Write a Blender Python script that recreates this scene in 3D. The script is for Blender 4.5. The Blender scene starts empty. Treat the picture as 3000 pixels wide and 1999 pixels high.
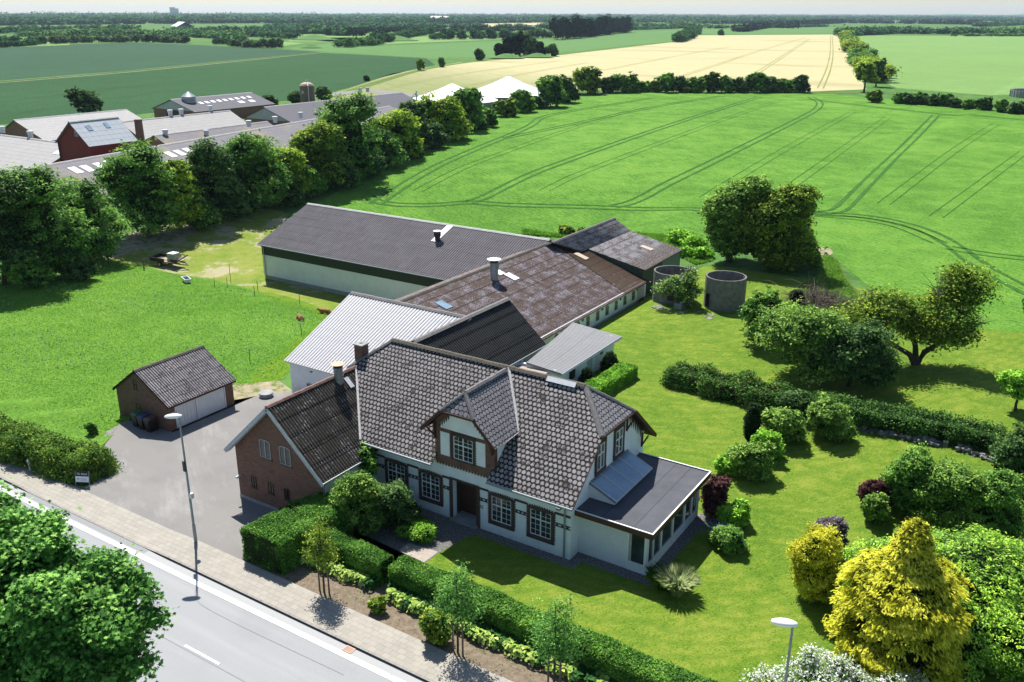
import bpy, bmesh, math, random
import numpy as np
from mathutils import Vector, Matrix
sc = bpy.context.scene
rad = math.radians
# ---------------------------------------------------------------- camera
CAMP = Vector((19.751, -36.541, 27.425)); FPX = 2649.75
_y, _p, _r = rad(-32.696), rad(19.896), rad(0.152)
_fw = Vector((math.sin(_y)*math.cos(_p), math.cos(_y)*math.cos(_p), -math.sin(_p)))
_rt = Vector((math.cos(_y), -math.sin(_y), 0)); _up = _rt.cross(_fw)
_R = _rt*math.cos(_r)+_up*math.sin(_r); _U = -_rt*math.sin(_r)+_up*math.cos(_r)
cd = bpy.data.cameras.new('camera'); cam = bpy.data.objects.new('camera', cd); sc.collection.objects.link(cam)
cam.matrix_world = Matrix(((_R.x, _U.x, -_fw.x, CAMP.x), (_R.y, _U.y, -_fw.y, CAMP.y), (_R.z, _U.z, -_fw.z, CAMP.z), (0, 0, 0, 1)))
cd.sensor_width = 36; cd.lens = FPX*36/3000; cd.clip_start = .5; cd.clip_end = 60000
sc.camera = cam
# ---------------------------------------------------------------- world and sun
SUN_AZ, SUN_EL = 141.5, 55.5      # azimuth counter-clockwise from +X
w = bpy.data.worlds.new('World'); sc.world = w; w.use_nodes = True
nt = w.node_tree; bg = nt.nodes['Background']; sky = nt.nodes.new('ShaderNodeTexSky')
sky.sky_type = 'NISHITA'; sky.sun_disc = False; sky.sun_elevation = rad(SUN_EL); sky.sun_rotation = rad(90-SUN_AZ)
sky.air_density = 1.0; sky.dust_density = .6; sky.ozone_density = 2.5
nt.links.new(sky.outputs[0], bg.inputs[0]); bg.inputs[1].default_value = 0.074
sd = bpy.data.lights.new('sun', 'SUN'); sun = bpy.data.objects.new('sun', sd); sc.collection.objects.link(sun)
sd.energy = 5.0; sd.angle = rad(.53); sd.color = (1, .95, .87)
_d = Vector((math.cos(rad(SUN_AZ))*math.cos(rad(SUN_EL)), math.sin(rad(SUN_AZ))*math.cos(rad(SUN_EL)), math.sin(rad(SUN_EL))))
sun.rotation_euler = _d.to_track_quat('Z', 'Y').to_euler()
sc.view_settings.view_transform = 'Standard'; sc.view_settings.look = 'None'; sc.view_settings.gamma = 1
sc.view_settings.exposure = 0.8
# ---------------------------------------------------------------- ground height and placing
def _ss(t): t = min(max(t, 0), 1); return t*t*(3-2*t)
_c1, _c2 = {}, {}
def _pl(f, c, g, x, y):              # surface made of flat triangles on a grid of g metres
    i, j = math.floor(x/g), math.floor(y/g); a, b = x/g-i, y/g-j
    def v(p, q):
        if (p, q) not in c: c[(p, q)] = f(p*g, q*g)
        return c[(p, q)]
    z0, z3 = v(i, j), v(i+1, j+1)
    if a > b: z1 = v(i+1, j); return z0+(z1-z0)*a+(z3-z1)*b
    z2 = v(i, j+1); return z0+(z2-z0)*b+(z3-z2)*a
def _f1(x, y): return -.65*_ss((-14-x)/5)*_ss((y+9.6)/4.6)
def _f2(x, y): return -2.42*_ss((-29-x)/13)*(1-_ss((-72-x)/40))*_ss((y-16)/18)*(1-_ss((y-64)/50))
def H(x, y): return _pl(_f1, _c1, 1., x, y)+_pl(_f2, _c2, 4., x, y)
OV = 1.275
def ray(px, py): return _fw+_R*((px-1500)/FPX)+_U*((1000-py)/FPX)
def G(ox, oy, dz=0):                 # a spot on the ground seen at overview position ox, oy
    r = ray(ox*OV, oy*OV); z = 0
    for _ in range(30):
        t = (z-CAMP.z)/r.z; p = CAMP+r*t; z = H(p.x, p.y)+dz
    return Vector((p.x, p.y, z))
def top_h(b, oy):                    # height of a thing standing at b whose top is seen at overview row oy
    ox, _ = PR(b); r = ray(ox*OV, oy*OV); t = math.hypot(b.x-CAMP.x, b.y-CAMP.y)/math.hypot(r.x, r.y)
    return CAMP.z+t*r.z-b.z
def PR(p):
    v = Vector(p)-CAMP; d = v.dot(_fw); return ((1500+FPX*v.dot(_R)/d)/OV, (1000-FPX*v.dot(_U)/d)/OV)
def dist(p): return (Vector(p)-CAMP).dot(_fw)
# ---------------------------------------------------------------- colours and materials
def lin(c): return c/12.92 if c <= .04045 else ((c+.055)/1.055)**2.4
def rgb(r, g, b): return (lin(r/255), lin(g/255), lin(b/255), 1)
M = {}
class NT:
    def __init__(s, name, rough=.7, spec=.3, metal=0):
        s.m = bpy.data.materials.new(name); s.m.use_nodes = True; s.t = s.m.node_tree; s.n = s.t.nodes
        s.b = s.n['Principled BSDF']; s.b.inputs['Roughness'].default_value = rough
        s.b.inputs['Specular IOR Level'].default_value = spec; s.b.inputs['Metallic'].default_value = metal
        M[name] = s.m
    def add(s, kind, **kw):
        n = s.n.new(kind)
        for k, v in kw.items():
            if k.startswith('i_'):
                n.inputs[int(k[2:]) if k[2:].isdigit() else k[2:]].default_value = v
            else: setattr(n, k, v)
        return n
    def L(s, a, b): s.t.links.new(a, b)
    def pos(s): 
        if not hasattr(s, 'g'): s.g = s.add('ShaderNodeNewGeometry')
        return s.g.outputs['Position']
    def uv(s):
        if not hasattr(s, 'tc'): s.tc = s.add('ShaderNodeTexCoord')
        return s.tc.outputs['UV']
    def noise(s, scale, detail=4, rough=.55, vec=None, stretch=None, rot=0):
        n = s.add('ShaderNodeTexNoise'); n.inputs['Scale'].default_value = scale; n.inputs['Detail'].default_value = detail
        n.inputs['Roughness'].default_value = rough
        v = vec or s.pos()
        if stretch:
            mp = s.add('ShaderNodeMapping'); mp.inputs['Rotation'].default_value = (0, 0, rot)
            s.L(v, mp.inputs['Vector']); m2 = s.add('ShaderNodeMapping'); m2.inputs['Scale'].default_value = stretch
            s.L(mp.outputs[0], m2.inputs['Vector']); v = m2.outputs[0]
        s.L(v, n.inputs['Vector']); return n.outputs['Fac']
    def math(s, op, a, b=None, c=None, clamp=False):
        n = s.add('ShaderNodeMath', operation=op, use_clamp=clamp)
        for i, x in enumerate((a, b, c)):
            if x is None: continue
            if isinstance(x, (int, float)): n.inputs[i].default_value = x
            else: s.L(x, n.inputs[i])
        return n.outputs[0]
    def step(s, x, a, b): # smooth range
        n = s.add('ShaderNodeMapRange', interpolation_type='SMOOTHSTEP'); s.L(x, n.inputs[0])
        n.inputs[1].default_value = a; n.inputs[2].default_value = b; return n.outputs[0]
    def mix(s, f, a, b):
        n = s.add('ShaderNodeMix', data_type='RGBA')
        for i, x in ((0, f), (6, a), (7, b)):
            if isinstance(x, (int, float, tuple)): n.inputs[i].default_value = x
            else: s.L(x, n.inputs[i])
        return n.outputs[2]
    def ramp(s, f, stops):
        n = s.add('ShaderNodeValToRGB'); s.L(f, n.inputs[0]); e = n.color_ramp.elements
        while len(e) < len(stops): e.new(.5)
        for i, (p, c) in enumerate(stops): e[i].position = p; e[i].color = c
        return n.outputs[0]
    def col(s, c):
        if isinstance(c, tuple): s.b.inputs['Base Color'].default_value = c
        else: s.L(c, s.b.inputs['Base Color'])
        return s
    def bump(s, h, st=.5, d=.05):
        n = s.add('ShaderNodeBump'); n.inputs['Strength'].default_value = st; n.inputs['Distance'].default_value = d
        s.L(h, n.inputs['Height']); s.L(n.outputs[0], s.b.inputs['Normal']); return s
def k(r, g, b): return (r, g, b, 1)
def simple(name, c1, c2, scale=3, rough=.7, spec=.3, metal=0, bump=.2, bd=.02):
    s = NT(name, rough, spec, metal); n = s.noise(scale, 5, .6)
    s.col(s.ramp(n, [(.3, c1), (.7, c2)])).bump(s.noise(scale*6, 4), bump, bd); return s.m
# plaster: white lime render with dirt towards splash zone is wear of its own shape
s = NT('white_plaster', .85, .2); n1 = s.noise(1.3, 5); n2 = s.noise(6, 6, .7)
c = s.mix(s.step(n1, .35, .8), k(.80, .84, .87), k(.69, .74, .78))
sx = s.add('ShaderNodeSeparateXYZ'); s.L(s.pos(), sx.inputs[0])
low = s.math('MULTIPLY', s.step(s.math('ADD', sx.outputs[2], s.math('MULTIPLY', n2, .9)), 1.05, .45), s.step(n2, .35, .65))
c = s.mix(s.math('MULTIPLY', low, .55), c, k(.33, .34, .33)); s.col(c).bump(n2, .25, .02)
s = NT('painted_brick', .8, .25); bt = s.add('ShaderNodeTexBrick'); bt.offset = .5
mp = s.add('ShaderNodeMapping'); mp.inputs['Rotation'].default_value = (rad(90), 0, 0); s.L(s.pos(), mp.inputs[0]); s.L(mp.outputs[0], bt.inputs['Vector'])
bt.inputs['Scale'].default_value = 1; bt.inputs['Brick Width'].default_value = .24; bt.inputs['Row Height'].default_value = .075
bt.inputs['Mortar Size'].default_value = .012; bt.inputs['Color1'].default_value = k(.78, .8, .82); bt.inputs['Color2'].default_value = k(.7, .73, .76); bt.inputs['Mortar'].default_value = k(.55, .58, .6)
s.col(bt.outputs[0]).bump(bt.outputs['Fac'], -.5, .02)
def brick(name, c1, c2, mort):
    s = NT(name, .85, .2); g = s.add('ShaderNodeNewGeometry'); sp = s.add('ShaderNodeSeparateXYZ'); s.L(g.outputs['Position'], sp.inputs[0])
    sn = s.add('ShaderNodeSeparateXYZ'); s.L(g.outputs['Normal'], sn.inputs[0])
    side = s.math('GREATER_THAN', s.math('ABSOLUTE', sn.outputs[0]), .7)
    u = s.math('ADD', s.math('MULTIPLY', side, sp.outputs[1]), s.math('MULTIPLY', s.math('SUBTRACT', 1, side), sp.outputs[0]))
    cx = s.add('ShaderNodeCombineXYZ'); s.L(u, cx.inputs[0]); s.L(sp.outputs[2], cx.inputs[1])
    bt = s.add('ShaderNodeTexBrick'); bt.offset = .5; s.L(cx.outputs[0], bt.inputs['Vector']); bt.inputs['Scale'].default_value = 1
    bt.inputs['Brick Width'].default_value = .24; bt.inputs['Row Height'].default_value = .075; bt.inputs['Mortar Size'].default_value = .009; bt.inputs['Bias'].default_value = -.1
    bt.inputs['Color1'].default_value = c1; bt.inputs['Color2'].default_value = c2; bt.inputs['Mortar'].default_value = mort
    n = s.noise(2.2, 5); c = s.mix(s.math('MULTIPLY', s.step(n, .5, .75), .6), bt.outputs[0], k(c1[0]*.45, c1[1]*.5, c1[2]*.5))
    s.col(c).bump(bt.outputs['Fac'], -.4, .01)
brick('red_brick', k(.20, .095, .07), k(.115, .058, .046), k(.16, .13, .11))
brick('trim_brick', k(.10, .06, .05), k(.055, .036, .034), k(.09, .075, .07))
brick('farm_brick', k(.30, .12, .09), k(.22, .09, .07), k(.25, .2, .17))
# corrugated cement sheets; the ribs are geometry, the sheet joints and the moss come from UV (metres)
def sheet(name, base, dark, moss, amt, scale=.8, joint=.35, spec=.25, rough=.8, patch=None, streak=.5, vj=1.0, groove=0, pitch=.177):
    s = NT(name, rough, spec); uv = s.uv(); su = s.add('ShaderNodeSeparateXYZ'); s.L(uv, su.inputs[0])
    n = s.noise(scale, 6, .65, uv); nf = s.noise(7, 5, .7, uv); ns = s.noise(1, 5, .65, uv, stretch=(5.5, .5, 1))
    c = s.mix(s.step(nf, .3, .7), base, tuple(list(x*.78 for x in base[:3])+[1]))
    c = s.mix(s.math('MULTIPLY', s.step(ns, .45, .7), streak), c, dark)
    fr = s.math('FRACT', s.math('DIVIDE', su.outputs[1], 1.12)); fu = s.math('FRACT', s.math('DIVIDE', su.outputs[0], 1.06))
    j = s.math('MULTIPLY', s.math('LESS_THAN', fr, .06), joint*1.6, clamp=True); ju = s.math('MULTIPLY', s.math('LESS_THAN', fu, .05), joint*vj)
    # each sheet has its own tone
    wn = s.add('ShaderNodeTexWhiteNoise', noise_dimensions='2D'); cx = s.add('ShaderNodeCombineXYZ')
    s.L(s.math('FLOOR', s.math('DIVIDE', su.outputs[0], 1.06)), cx.inputs[0]); s.L(s.math('FLOOR', s.math('DIVIDE', su.outputs[1], 1.12)), cx.inputs[1]); s.L(cx.outputs[0], wn.inputs['Vector'])
    c = s.mix(s.math('MULTIPLY', wn.outputs[0], .3), c, dark)
    mm = s.math('ADD', s.math('MULTIPLY', n, .5), s.math('MULTIPLY', nf, .5))
    mask = s.step(mm, .62-.25*amt, .72-.25*amt)
    if groove:                        # shade in the valleys of the sheets, painted in as dark stripes
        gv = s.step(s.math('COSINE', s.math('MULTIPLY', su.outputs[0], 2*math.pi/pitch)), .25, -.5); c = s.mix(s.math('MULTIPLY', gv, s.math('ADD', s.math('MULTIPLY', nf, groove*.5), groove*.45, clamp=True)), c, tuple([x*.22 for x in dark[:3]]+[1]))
    if patch:                         # extra moss towards part of the roof: (axis, from, to)
        a, p0, p1 = patch; mask = s.math('MAXIMUM', mask, s.math('MULTIPLY', s.step(s.math('ADD', su.outputs[a], s.math('MULTIPLY', n, 3)), p0, p1), s.step(nf, .35, .55)))
    c = s.mix(s.math('MULTIPLY', mask, .9 if amt > 0 else 0), c, moss)
    c = s.mix(s.math('MAXIMUM', j, ju), c, tuple(list(x*.3 for x in dark[:3])+[1]))
    s.col(c).bump(nf, .4, .01)
GREY = k(.21, .20, .22)
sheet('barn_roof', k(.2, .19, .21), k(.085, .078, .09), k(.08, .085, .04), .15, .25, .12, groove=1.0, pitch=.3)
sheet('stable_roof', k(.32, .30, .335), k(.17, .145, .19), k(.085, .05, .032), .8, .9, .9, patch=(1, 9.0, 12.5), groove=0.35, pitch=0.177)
sheet('moss_roof', k(.12, .08, .055), k(.05, .03, .02), k(.055, .03, .015), 1.0, 2, .1)
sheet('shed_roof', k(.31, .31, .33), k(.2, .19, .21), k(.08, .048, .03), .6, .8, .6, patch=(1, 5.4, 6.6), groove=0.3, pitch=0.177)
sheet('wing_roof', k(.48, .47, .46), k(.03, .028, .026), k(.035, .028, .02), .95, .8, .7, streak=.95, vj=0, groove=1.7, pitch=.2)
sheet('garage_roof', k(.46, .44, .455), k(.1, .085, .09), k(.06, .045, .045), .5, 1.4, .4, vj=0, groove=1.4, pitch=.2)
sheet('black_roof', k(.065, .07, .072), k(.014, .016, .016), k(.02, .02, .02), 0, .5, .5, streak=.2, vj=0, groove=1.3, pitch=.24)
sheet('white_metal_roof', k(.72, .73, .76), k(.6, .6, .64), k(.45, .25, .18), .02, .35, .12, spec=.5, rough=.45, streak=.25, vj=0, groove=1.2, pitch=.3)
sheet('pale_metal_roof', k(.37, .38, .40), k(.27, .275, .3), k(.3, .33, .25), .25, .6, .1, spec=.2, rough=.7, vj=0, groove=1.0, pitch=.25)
sheet('farm_roof', k(.40, .395, .39), k(.27, .265, .265), k(.3, .29, .24), .25, .15, .35)
sheet('farm_roof_dark', k(.10, .10, .125), k(.08, .08, .1), k(.1, .1, .1), 0, .3, .15)
sheet('farm_roof_purple', k(.185, .18, .20), k(.12, .115, .135), k(.3, .24, .1), .4, .12, .3)
sheet('red_house_roof', k(.46, .50, .54), k(.34, .38, .43), k(.3, .3, .3), 0, .5, .5)
# diagonal-cornered fibre cement slates with moss in the joints
def slates(name, base, gap, wob, thr, moss, tw=.285, th=.28):
    s = NT(name, .8, .25); uv = s.uv(); su = s.add('ShaderNodeSeparateXYZ'); s.L(uv, su.inputs[0])
    nf = s.noise(11, 4, .7, uv); n = s.noise(.5, 5, .6, uv); nm = s.noise(28, 3, .7, uv)
    v = s.math('DIVIDE', su.outputs[1], th); row = s.math('FLOOR', v)
    u = s.math('ADD', s.math('DIVIDE', su.outputs[0], tw), s.math('MULTIPLY', row, .5)); cu = s.math('FLOOR', u)
    x = s.math('ABSOLUTE', s.math('SUBTRACT', s.math('SUBTRACT', u, cu), .5)); y = s.math('ABSOLUTE', s.math('SUBTRACT', s.math('SUBTRACT', v, row), .5))
    d = s.math('MAXIMUM', s.math('MAXIMUM', x, y), s.math('MULTIPLY', s.math('ADD', x, y), .68))
    wamt = s.math('MULTIPLY', s.step(n, .32, .6), wob)
    d2 = s.math('ADD', s.math('ADD', d, s.math('MULTIPLY', s.math('SUBTRACT', nf, .45), wamt)), s.math('MULTIPLY', s.math('SUBTRACT', nm, .5), wob*.5))
    gapm = s.step(d2, thr, thr+.04)
    cx = s.add('ShaderNodeCombineXYZ'); s.L(cu, cx.inputs[0]); s.L(row, cx.inputs[1]); wn = s.add('ShaderNodeTexWhiteNoise', noise_dimensions='2D'); s.L(cx.outputs[0], wn.inputs['Vector'])
    c = s.mix(s.math('MULTIPLY', wn.outputs[0], .55), base, tuple([a*.55 for a in base[:3]]+[1]))
    c = s.mix(s.math('MULTIPLY', s.step(nm, .5, .8), .4), c, tuple([a*1.35 for a in base[:3]]+[1]))
    lft = s.step(s.math('ADD', su.outputs[0], s.math('MULTIPLY', n, 4)), 13, 4); gapm = s.math('MAXIMUM', gapm, s.math('MULTIPLY', lft, s.step(nf, .56, .64)))
    c = s.mix(gapm, c, gap); n3 = s.noise(1.1, 6, .75, uv)
    c = s.mix(s.math('MULTIPLY', s.step(s.math('ADD', n3, s.math('MULTIPLY', nf, .25)), .78-.1*moss, .86-.1*moss), .8), c, k(.022, .018, .013))
    s.col(c).bump(s.math('SUBTRACT', 1, gapm), .8, .02)
slates('slate_roof', k(.33, .31, .32), k(.012, .010, .008), 1.0, .39, 1.15)
slates('slate_roof_clean', k(.24, .235, .26), k(.016, .015, .016), .25, .44, .2)
simple('ridge_tile', k(.17, .165, .175), k(.10, .095, .09), 5)
simple('ridge_mossy', k(.14, .12, .09), k(.05, .045, .035), 7, bump=.8, bd=.05)
simple('terracotta', k(.24, .13, .10), k(.13, .08, .065), 5)
simple('rusty_metal', k(.62, .38, .26), k(.48, .27, .18), 3, .6)
simple('galvanised', k(.30, .33, .36), k(.22, .25, .28), 5, .45, .5, .5)
simple('pale_metal', k(.55, .57, .6), k(.45, .47, .5), 5, .5, .5)
simple('white_paint', k(.8, .81, .82), k(.7, .71, .73), 5, .6)
simple('white_flashing', k(.5, .5, .5), k(.3, .3, .3), 8, .6)
simple('door_white', k(.74, .78, .8), k(.66, .70, .72), 2, .6)
simple('dark_wood', k(.085, .035, .022), k(.05, .022, .016), 6, .7)
simple('brown_fascia', k(.085, .038, .03), k(.06, .028, .024), 4, .5)
simple('fascia_grey', k(.42, .46, .5), k(.34, .38, .42), 4, .6)
simple('dark_band', k(.022, .03, .034), k(.017, .024, .028), 2, .5)
simple('cladding_pale', k(.72, .72, .76), k(.62, .63, .66), .8, .6)
simple('green_cladding', k(.05, .085, .065), k(.03, .055, .042), 3, .6)
simple('pale_green_cladding', k(.15, .21, .2), k(.11, .16, .15), 3, .6)
simple('concrete', k(.33, .33, .33), k(.21, .22, .22), 1.5, .85)
simple('farm_red', k(.21, .028, .022), k(.17, .024, .02), .6, .7)
simple('farm_gable', k(.5, .47, .52), k(.4, .39, .43), .6, .7)
simple('felt', k(.085, .09, .105), k(.06, .065, .078), 1.2, .85, bump=.3)
simple('gravel', k(.30, .29, .28), k(.05, .05, .05), 9, .9, bump=1, bd=.06)
simple('bark', k(.09, .07, .05), k(.04, .032, .025), 6, .9, bump=1, bd=.05)
simple('pale_bark', k(.2, .18, .15), k(.12, .1, .085), 6, .9)
simple('black_plastic', k(.014, .014, .016), k(.02, .02, .022), 4, .45, .4)
simple('bin_green', k(.03, .14, .05), k(.025, .1, .04), 4, .45, .4)
simple('bin_blue', k(.03, .06, .16), k(.025, .05, .12), 4, .45, .4)
simple('bin_brown', k(.1, .06, .045), k(.08, .05, .04), 4, .45, .4)
simple('lamp_glass', k(.82, .83, .84), k(.8, .8, .8), 4, .3, .5)
simple('lamp_pole', k(.24, .28, .31), k(.17, .2, .23), 3, .5, .5, .4)
simple('curtain', k(.5, .5, .5), k(.35, .35, .36), 3)
simple('old_wood', k(.17, .13, .11), k(.09, .07, .06), 6)
simple('pale_wood', k(.42, .33, .24), k(.3, .22, .16), 5)
simple('silo_brown', k(.17, .14, .075), k(.12, .1, .05), .3, .5)
simple('calf_hide', k(.32, .13, .05), k(.2, .075, .03), 6, .8)
simple('ibc_plastic', k(.62, .62, .5), k(.5, .5, .4), 4)
simple('enamel', k(.75, .78, .8), k(.68, .7, .72), 3, .35, .5)
simple('tent_white', k(.80, .8, .8), k(.76, .77, .78), .1, .5)
simple('stone', k(.28, .27, .26), k(.12, .12, .12), 4, .9)
simple('silo_concrete', k(.23, .22, .205), k(.11, .105, .10), 2.2, .9)
simple('asphalt_grey', k(.20, .195, .19), k(.165, .16, .155), .8, .9)
simple('skylight_panel', k(.75, .77, .8), k(.7, .72, .75), 2, .4)
simple('rooflight_tan', k(.5, .42, .34), k(.42, .35, .28), 2, .5)
simple('sign_white', k(.7, .74, .8), k(.68, .72, .78), 2, .5)
simple('sign_black', k(.01, .01, .012), k(.012, .012, .014), 2, .5)
s = NT('window_glass', .05, .8); n = s.noise(.9, 2); s.col(s.ramp(n, [(.35, k(.012, .018, .022)), (.7, k(.05, .07, .08))]))
s = NT('glass_blue', .12, .8); n = s.noise(.7, 3); s.col(s.ramp(n, [(.35, k(.16, .25, .34)), (.7, k(.27, .37, .46))]))
s = NT('pane', .03, .6); s.b.inputs['Transmission Weight'].default_value = .85; s.b.inputs['IOR'].default_value = 1.1; s.col(k(.75, .8, .8))
# ---- ground materials
def grassy(name, cols, big=.05, mid=.4, fine=3, stretch=None, rot=0, bs=.6, bd=.08, spots=None, contrast=(.3, .7), tuft=9):
    s = NT(name, .95, .08); a = s.noise(big, 4, .55); b = s.noise(mid, 5, .6); f = s.noise(fine, 5, .75, stretch=stretch, rot=rot); t = s.noise(tuft, 3, .8)
    v = s.math('ADD', s.math('ADD', s.math('MULTIPLY', a, .3), s.math('MULTIPLY', b, .3)), s.math('MULTIPLY', f, .4))
    contrast = (.5-(.5-contrast[0])*.62, .5+(contrast[1]-.5)*.62); c = s.ramp(v, [(contrast[0]+(contrast[1]-contrast[0])*i/(len(cols)-1), cc) for i, cc in enumerate(cols)])
    c = s.mix(s.math('MULTIPLY', s.step(t, .42, .62), .42), c, tuple([x*1.35 for x in cols[-1][:3]]+[1])); c = s.mix(s.math('MULTIPLY', s.step(t, .47, .34), .4), c, tuple([x*.6 for x in cols[0][:3]]+[1]))
    if spots: c = s.mix(s.math('MULTIPLY', s.step(s.noise(spots[0], 5, .7), spots[1], spots[1]+.12), spots[3] if len(spots) > 3 else .7), c, spots[2])
    s.col(c).bump(s.math('ADD', f, t), bs, bd); return s
FR = rad(-58)
grassy('base_land', [k(.035, .1, .02), k(.06, .15, .03), k(.1, .17, .05)], .002, .01, .05, bs=0, tuft=.3)
grassy('crop_green', [k(.058, .165, .018), k(.09, .235, .026), k(.14, .285, .04)], .02, .15, 2.4, stretch=(1, .18, 1), rot=FR, bs=1, bd=.3, spots=(.09, .63, k(.045, .16, .03), .5), contrast=(.41, .59), tuft=2.6)
grassy('crop_far_green', [k(.065, .15, .04), k(.10, .2, .06)], .004, .03, .3, bs=.3, bd=.3, tuft=1)
grassy('crop_blue', [k(.022, .062, .032), k(.034, .085, .042)], .01, .05, .5, stretch=(1, .2, 1), rot=rad(-20), bs=.6, bd=.3, tuft=1.2)
grassy('crop_blue_low', [k(.016, .055, .018), k(.028, .085, .028)], .01, .05, .5, stretch=(1, .2, 1), rot=rad(-20), bs=.6, bd=.3, tuft=1.2)
grassy('crop_pale', [k(.12, .22, .065), k(.165, .28, .085)], .01, .08, .8, bs=.8, bd=.3, stretch=(1, .25, 1), rot=rad(-5), spots=(.035, .68, k(.2, .19, .08), .4), tuft=1.6)
s = NT('crop_barley', .95, .1); a = s.noise(.006, 4); b = s.noise(.5, 5, .7, stretch=(1, .12, 1), rot=FR); sx = s.add('ShaderNodeSeparateXYZ'); s.L(s.pos(), sx.inputs[0])
gr = s.step(s.math('ADD', s.math('ADD', s.math('MULTIPLY', sx.outputs[0], .35), s.math('MULTIPLY', sx.outputs[1], .8)), s.math('MULTIPLY', a, 50)), 150, 275)
c1 = s.ramp(b, [(.3, k(.37, .335, .18)), (.7, k(.46, .42, .24))]); c0 = s.ramp(b, [(.3, k(.17, .20, .075)), (.7, k(.24, .26, .11))])
c = s.mix(gr, c0, c1); c = s.mix(s.math('MULTIPLY', s.step(s.noise(.018, 3, .5, stretch=(.25, 1, 1)), .56, .68), .5), c, k(.27, .25, .13)); s.col(c).bump(s.noise(1, 3), .5, .2)
grassy('lawn', [k(.045, .12, .010), k(.105, .185, .016), k(.19, .235, .035)], .16, .8, 4, bs=.8, bd=.06, contrast=(.36, .64), spots=(.5, .66, k(.26, .21, .06), .5), stretch=(1, .5, 1), rot=rad(25))
_lw = bpy.data.materials['lawn']; _t = _lw.node_tree; _pb = _t.nodes['Principled BSDF']; _src = _pb.inputs['Base Color'].links[0].from_socket
_g = _t.nodes.new('ShaderNodeNewGeometry'); _sub = _t.nodes.new('ShaderNodeVectorMath'); _sub.operation = 'SUBTRACT'; _sub.inputs[1].default_value = (-26, 60, 0); _t.links.new(_g.outputs['Position'], _sub.inputs[0])
_ln = _t.nodes.new('ShaderNodeVectorMath'); _ln.operation = 'LENGTH'; _t.links.new(_sub.outputs[0], _ln.inputs[0]); _nz = _t.nodes.new('ShaderNodeTexNoise'); _nz.inputs['Scale'].default_value = .12; _t.links.new(_g.outputs['Position'], _nz.inputs['Vector'])
_m1 = _t.nodes.new('ShaderNodeMath'); _m1.operation = 'MULTIPLY_ADD'; _t.links.new(_nz.outputs['Fac'], _m1.inputs[0]); _m1.inputs[1].default_value = 9; _t.links.new(_ln.outputs['Value'], _m1.inputs[2])
_m2 = _t.nodes.new('ShaderNodeMath'); _m2.operation = 'MULTIPLY'; _t.links.new(_m1.outputs[0], _m2.inputs[0]); _m2.inputs[1].default_value = 5.2; _m3 = _t.nodes.new('ShaderNodeMath'); _m3.operation = 'SINE'; _t.links.new(_m2.outputs[0], _m3.inputs[0])
_mr = _t.nodes.new('ShaderNodeMapRange'); _t.links.new(_m3.outputs[0], _mr.inputs[0]); _mr.inputs[1].default_value = -.2; _mr.inputs[2].default_value = .9; _mr.inputs[4].default_value = .32
_mx = _t.nodes.new('ShaderNodeMix'); _mx.data_type = 'RGBA'; _t.links.new(_mr.outputs[0], _mx.inputs[0]); _t.links.new(_src, _mx.inputs[6]); _mx.inputs[7].default_value = (.06, .15, .012, 1); _t.links.new(_mx.outputs[2], _pb.inputs['Base Color'])
grassy('lawn_lush', [k(.05, .14, .01), k(.09, .185, .012), k(.14, .215, .02)], .1, .6, 4, bs=.8, bd=.05, contrast=(.33, .66))
grassy('meadow', [k(.045, .13, .012), k(.08, .19, .02), k(.13, .245, .035)], .07, .5, 3, bs=.6, bd=.12, contrast=(.34, .66), spots=(.3, .70, k(.12, .25, .07), .4), tuft=5)
grassy('worn_yard', [k(.085, .17, .015), k(.14, .205, .022), k(.22, .235, .06)], .12, .6, 3, bs=.5, bd=.05, contrast=(.36, .62), spots=(.2, .5, k(.36, .32, .22), .8))
grassy('rough_grass', [k(.05, .12, .015), k(.1, .17, .03), k(.17, .2, .07)], .2, .8, 4, bs=1, bd=.2)
grassy('field_hedge', [k(.012, .035, .01), k(.03, .07, .02)], .2, .8, 4)
s = NT('dirt_track', .95, .1); n = s.noise(1.2, 6, .7); s.col(s.ramp(n, [(.3, k(.36, .31, .23)), (.52, k(.26, .23, .15)), (.62, k(.1, .15, .03))])).bump(n, .5, .1)
s = NT('soil', .95, .1); n = s.noise(3, 7, .7); f = s.noise(14, 5, .8)
c = s.ramp(s.math('ADD', s.math('MULTIPLY', n, .5), s.math('MULTIPLY', f, .5)), [(.38, k(.11, .085, .06)), (.55, k(.22, .18, .13)), (.68, k(.33, .28, .22))]); s.col(c).bump(f, .8, .05)
s = NT('rut', .95, .1); n = s.noise(1.5, 5, .7); s.col(s.ramp(n, [(.35, k(.02, .09, .012)), (.6, k(.045, .14, .02)), (.72, k(.2, .2, .1))])).bump(n, 1, .2)  # dark soil and lower leaves, plus the crop's side shadows put into the colour
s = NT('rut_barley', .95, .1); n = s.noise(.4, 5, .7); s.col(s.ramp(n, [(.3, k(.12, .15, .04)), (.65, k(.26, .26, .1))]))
s = NT('asphalt_road', .88, .25); n = s.noise(.25, 4); f = s.noise(30, 4, .8); l = s.noise(.7, 5, .6, stretch=(.1, 1.6, 1))
c = s.mix(s.step(f, .3, .7), k(.23, .24, .25), k(.31, .32, .33)); c = s.mix(s.math('MULTIPLY', s.step(l, .45, .7), .3), c, k(.35, .355, .355)); c = s.mix(s.math('MULTIPLY', s.step(n, .5, .7), .25), c, k(.19, .2, .215))
s.col(c).bump(f, .3, .01)
s = NT('asphalt_patch', .85, .25); f = s.noise(26, 4, .8); n = s.noise(.6, 3); s.col(s.mix(s.step(f, .3, .7), k(.29, .3, .305), k(.37, .375, .38))).bump(f, .3, .01)
s = NT('asphalt_gutter', .9, .2); f = s.noise(26, 4, .8); s.col(s.mix(s.step(f, .3, .7), k(.2, .21, .22), k(.28, .285, .29)))
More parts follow.
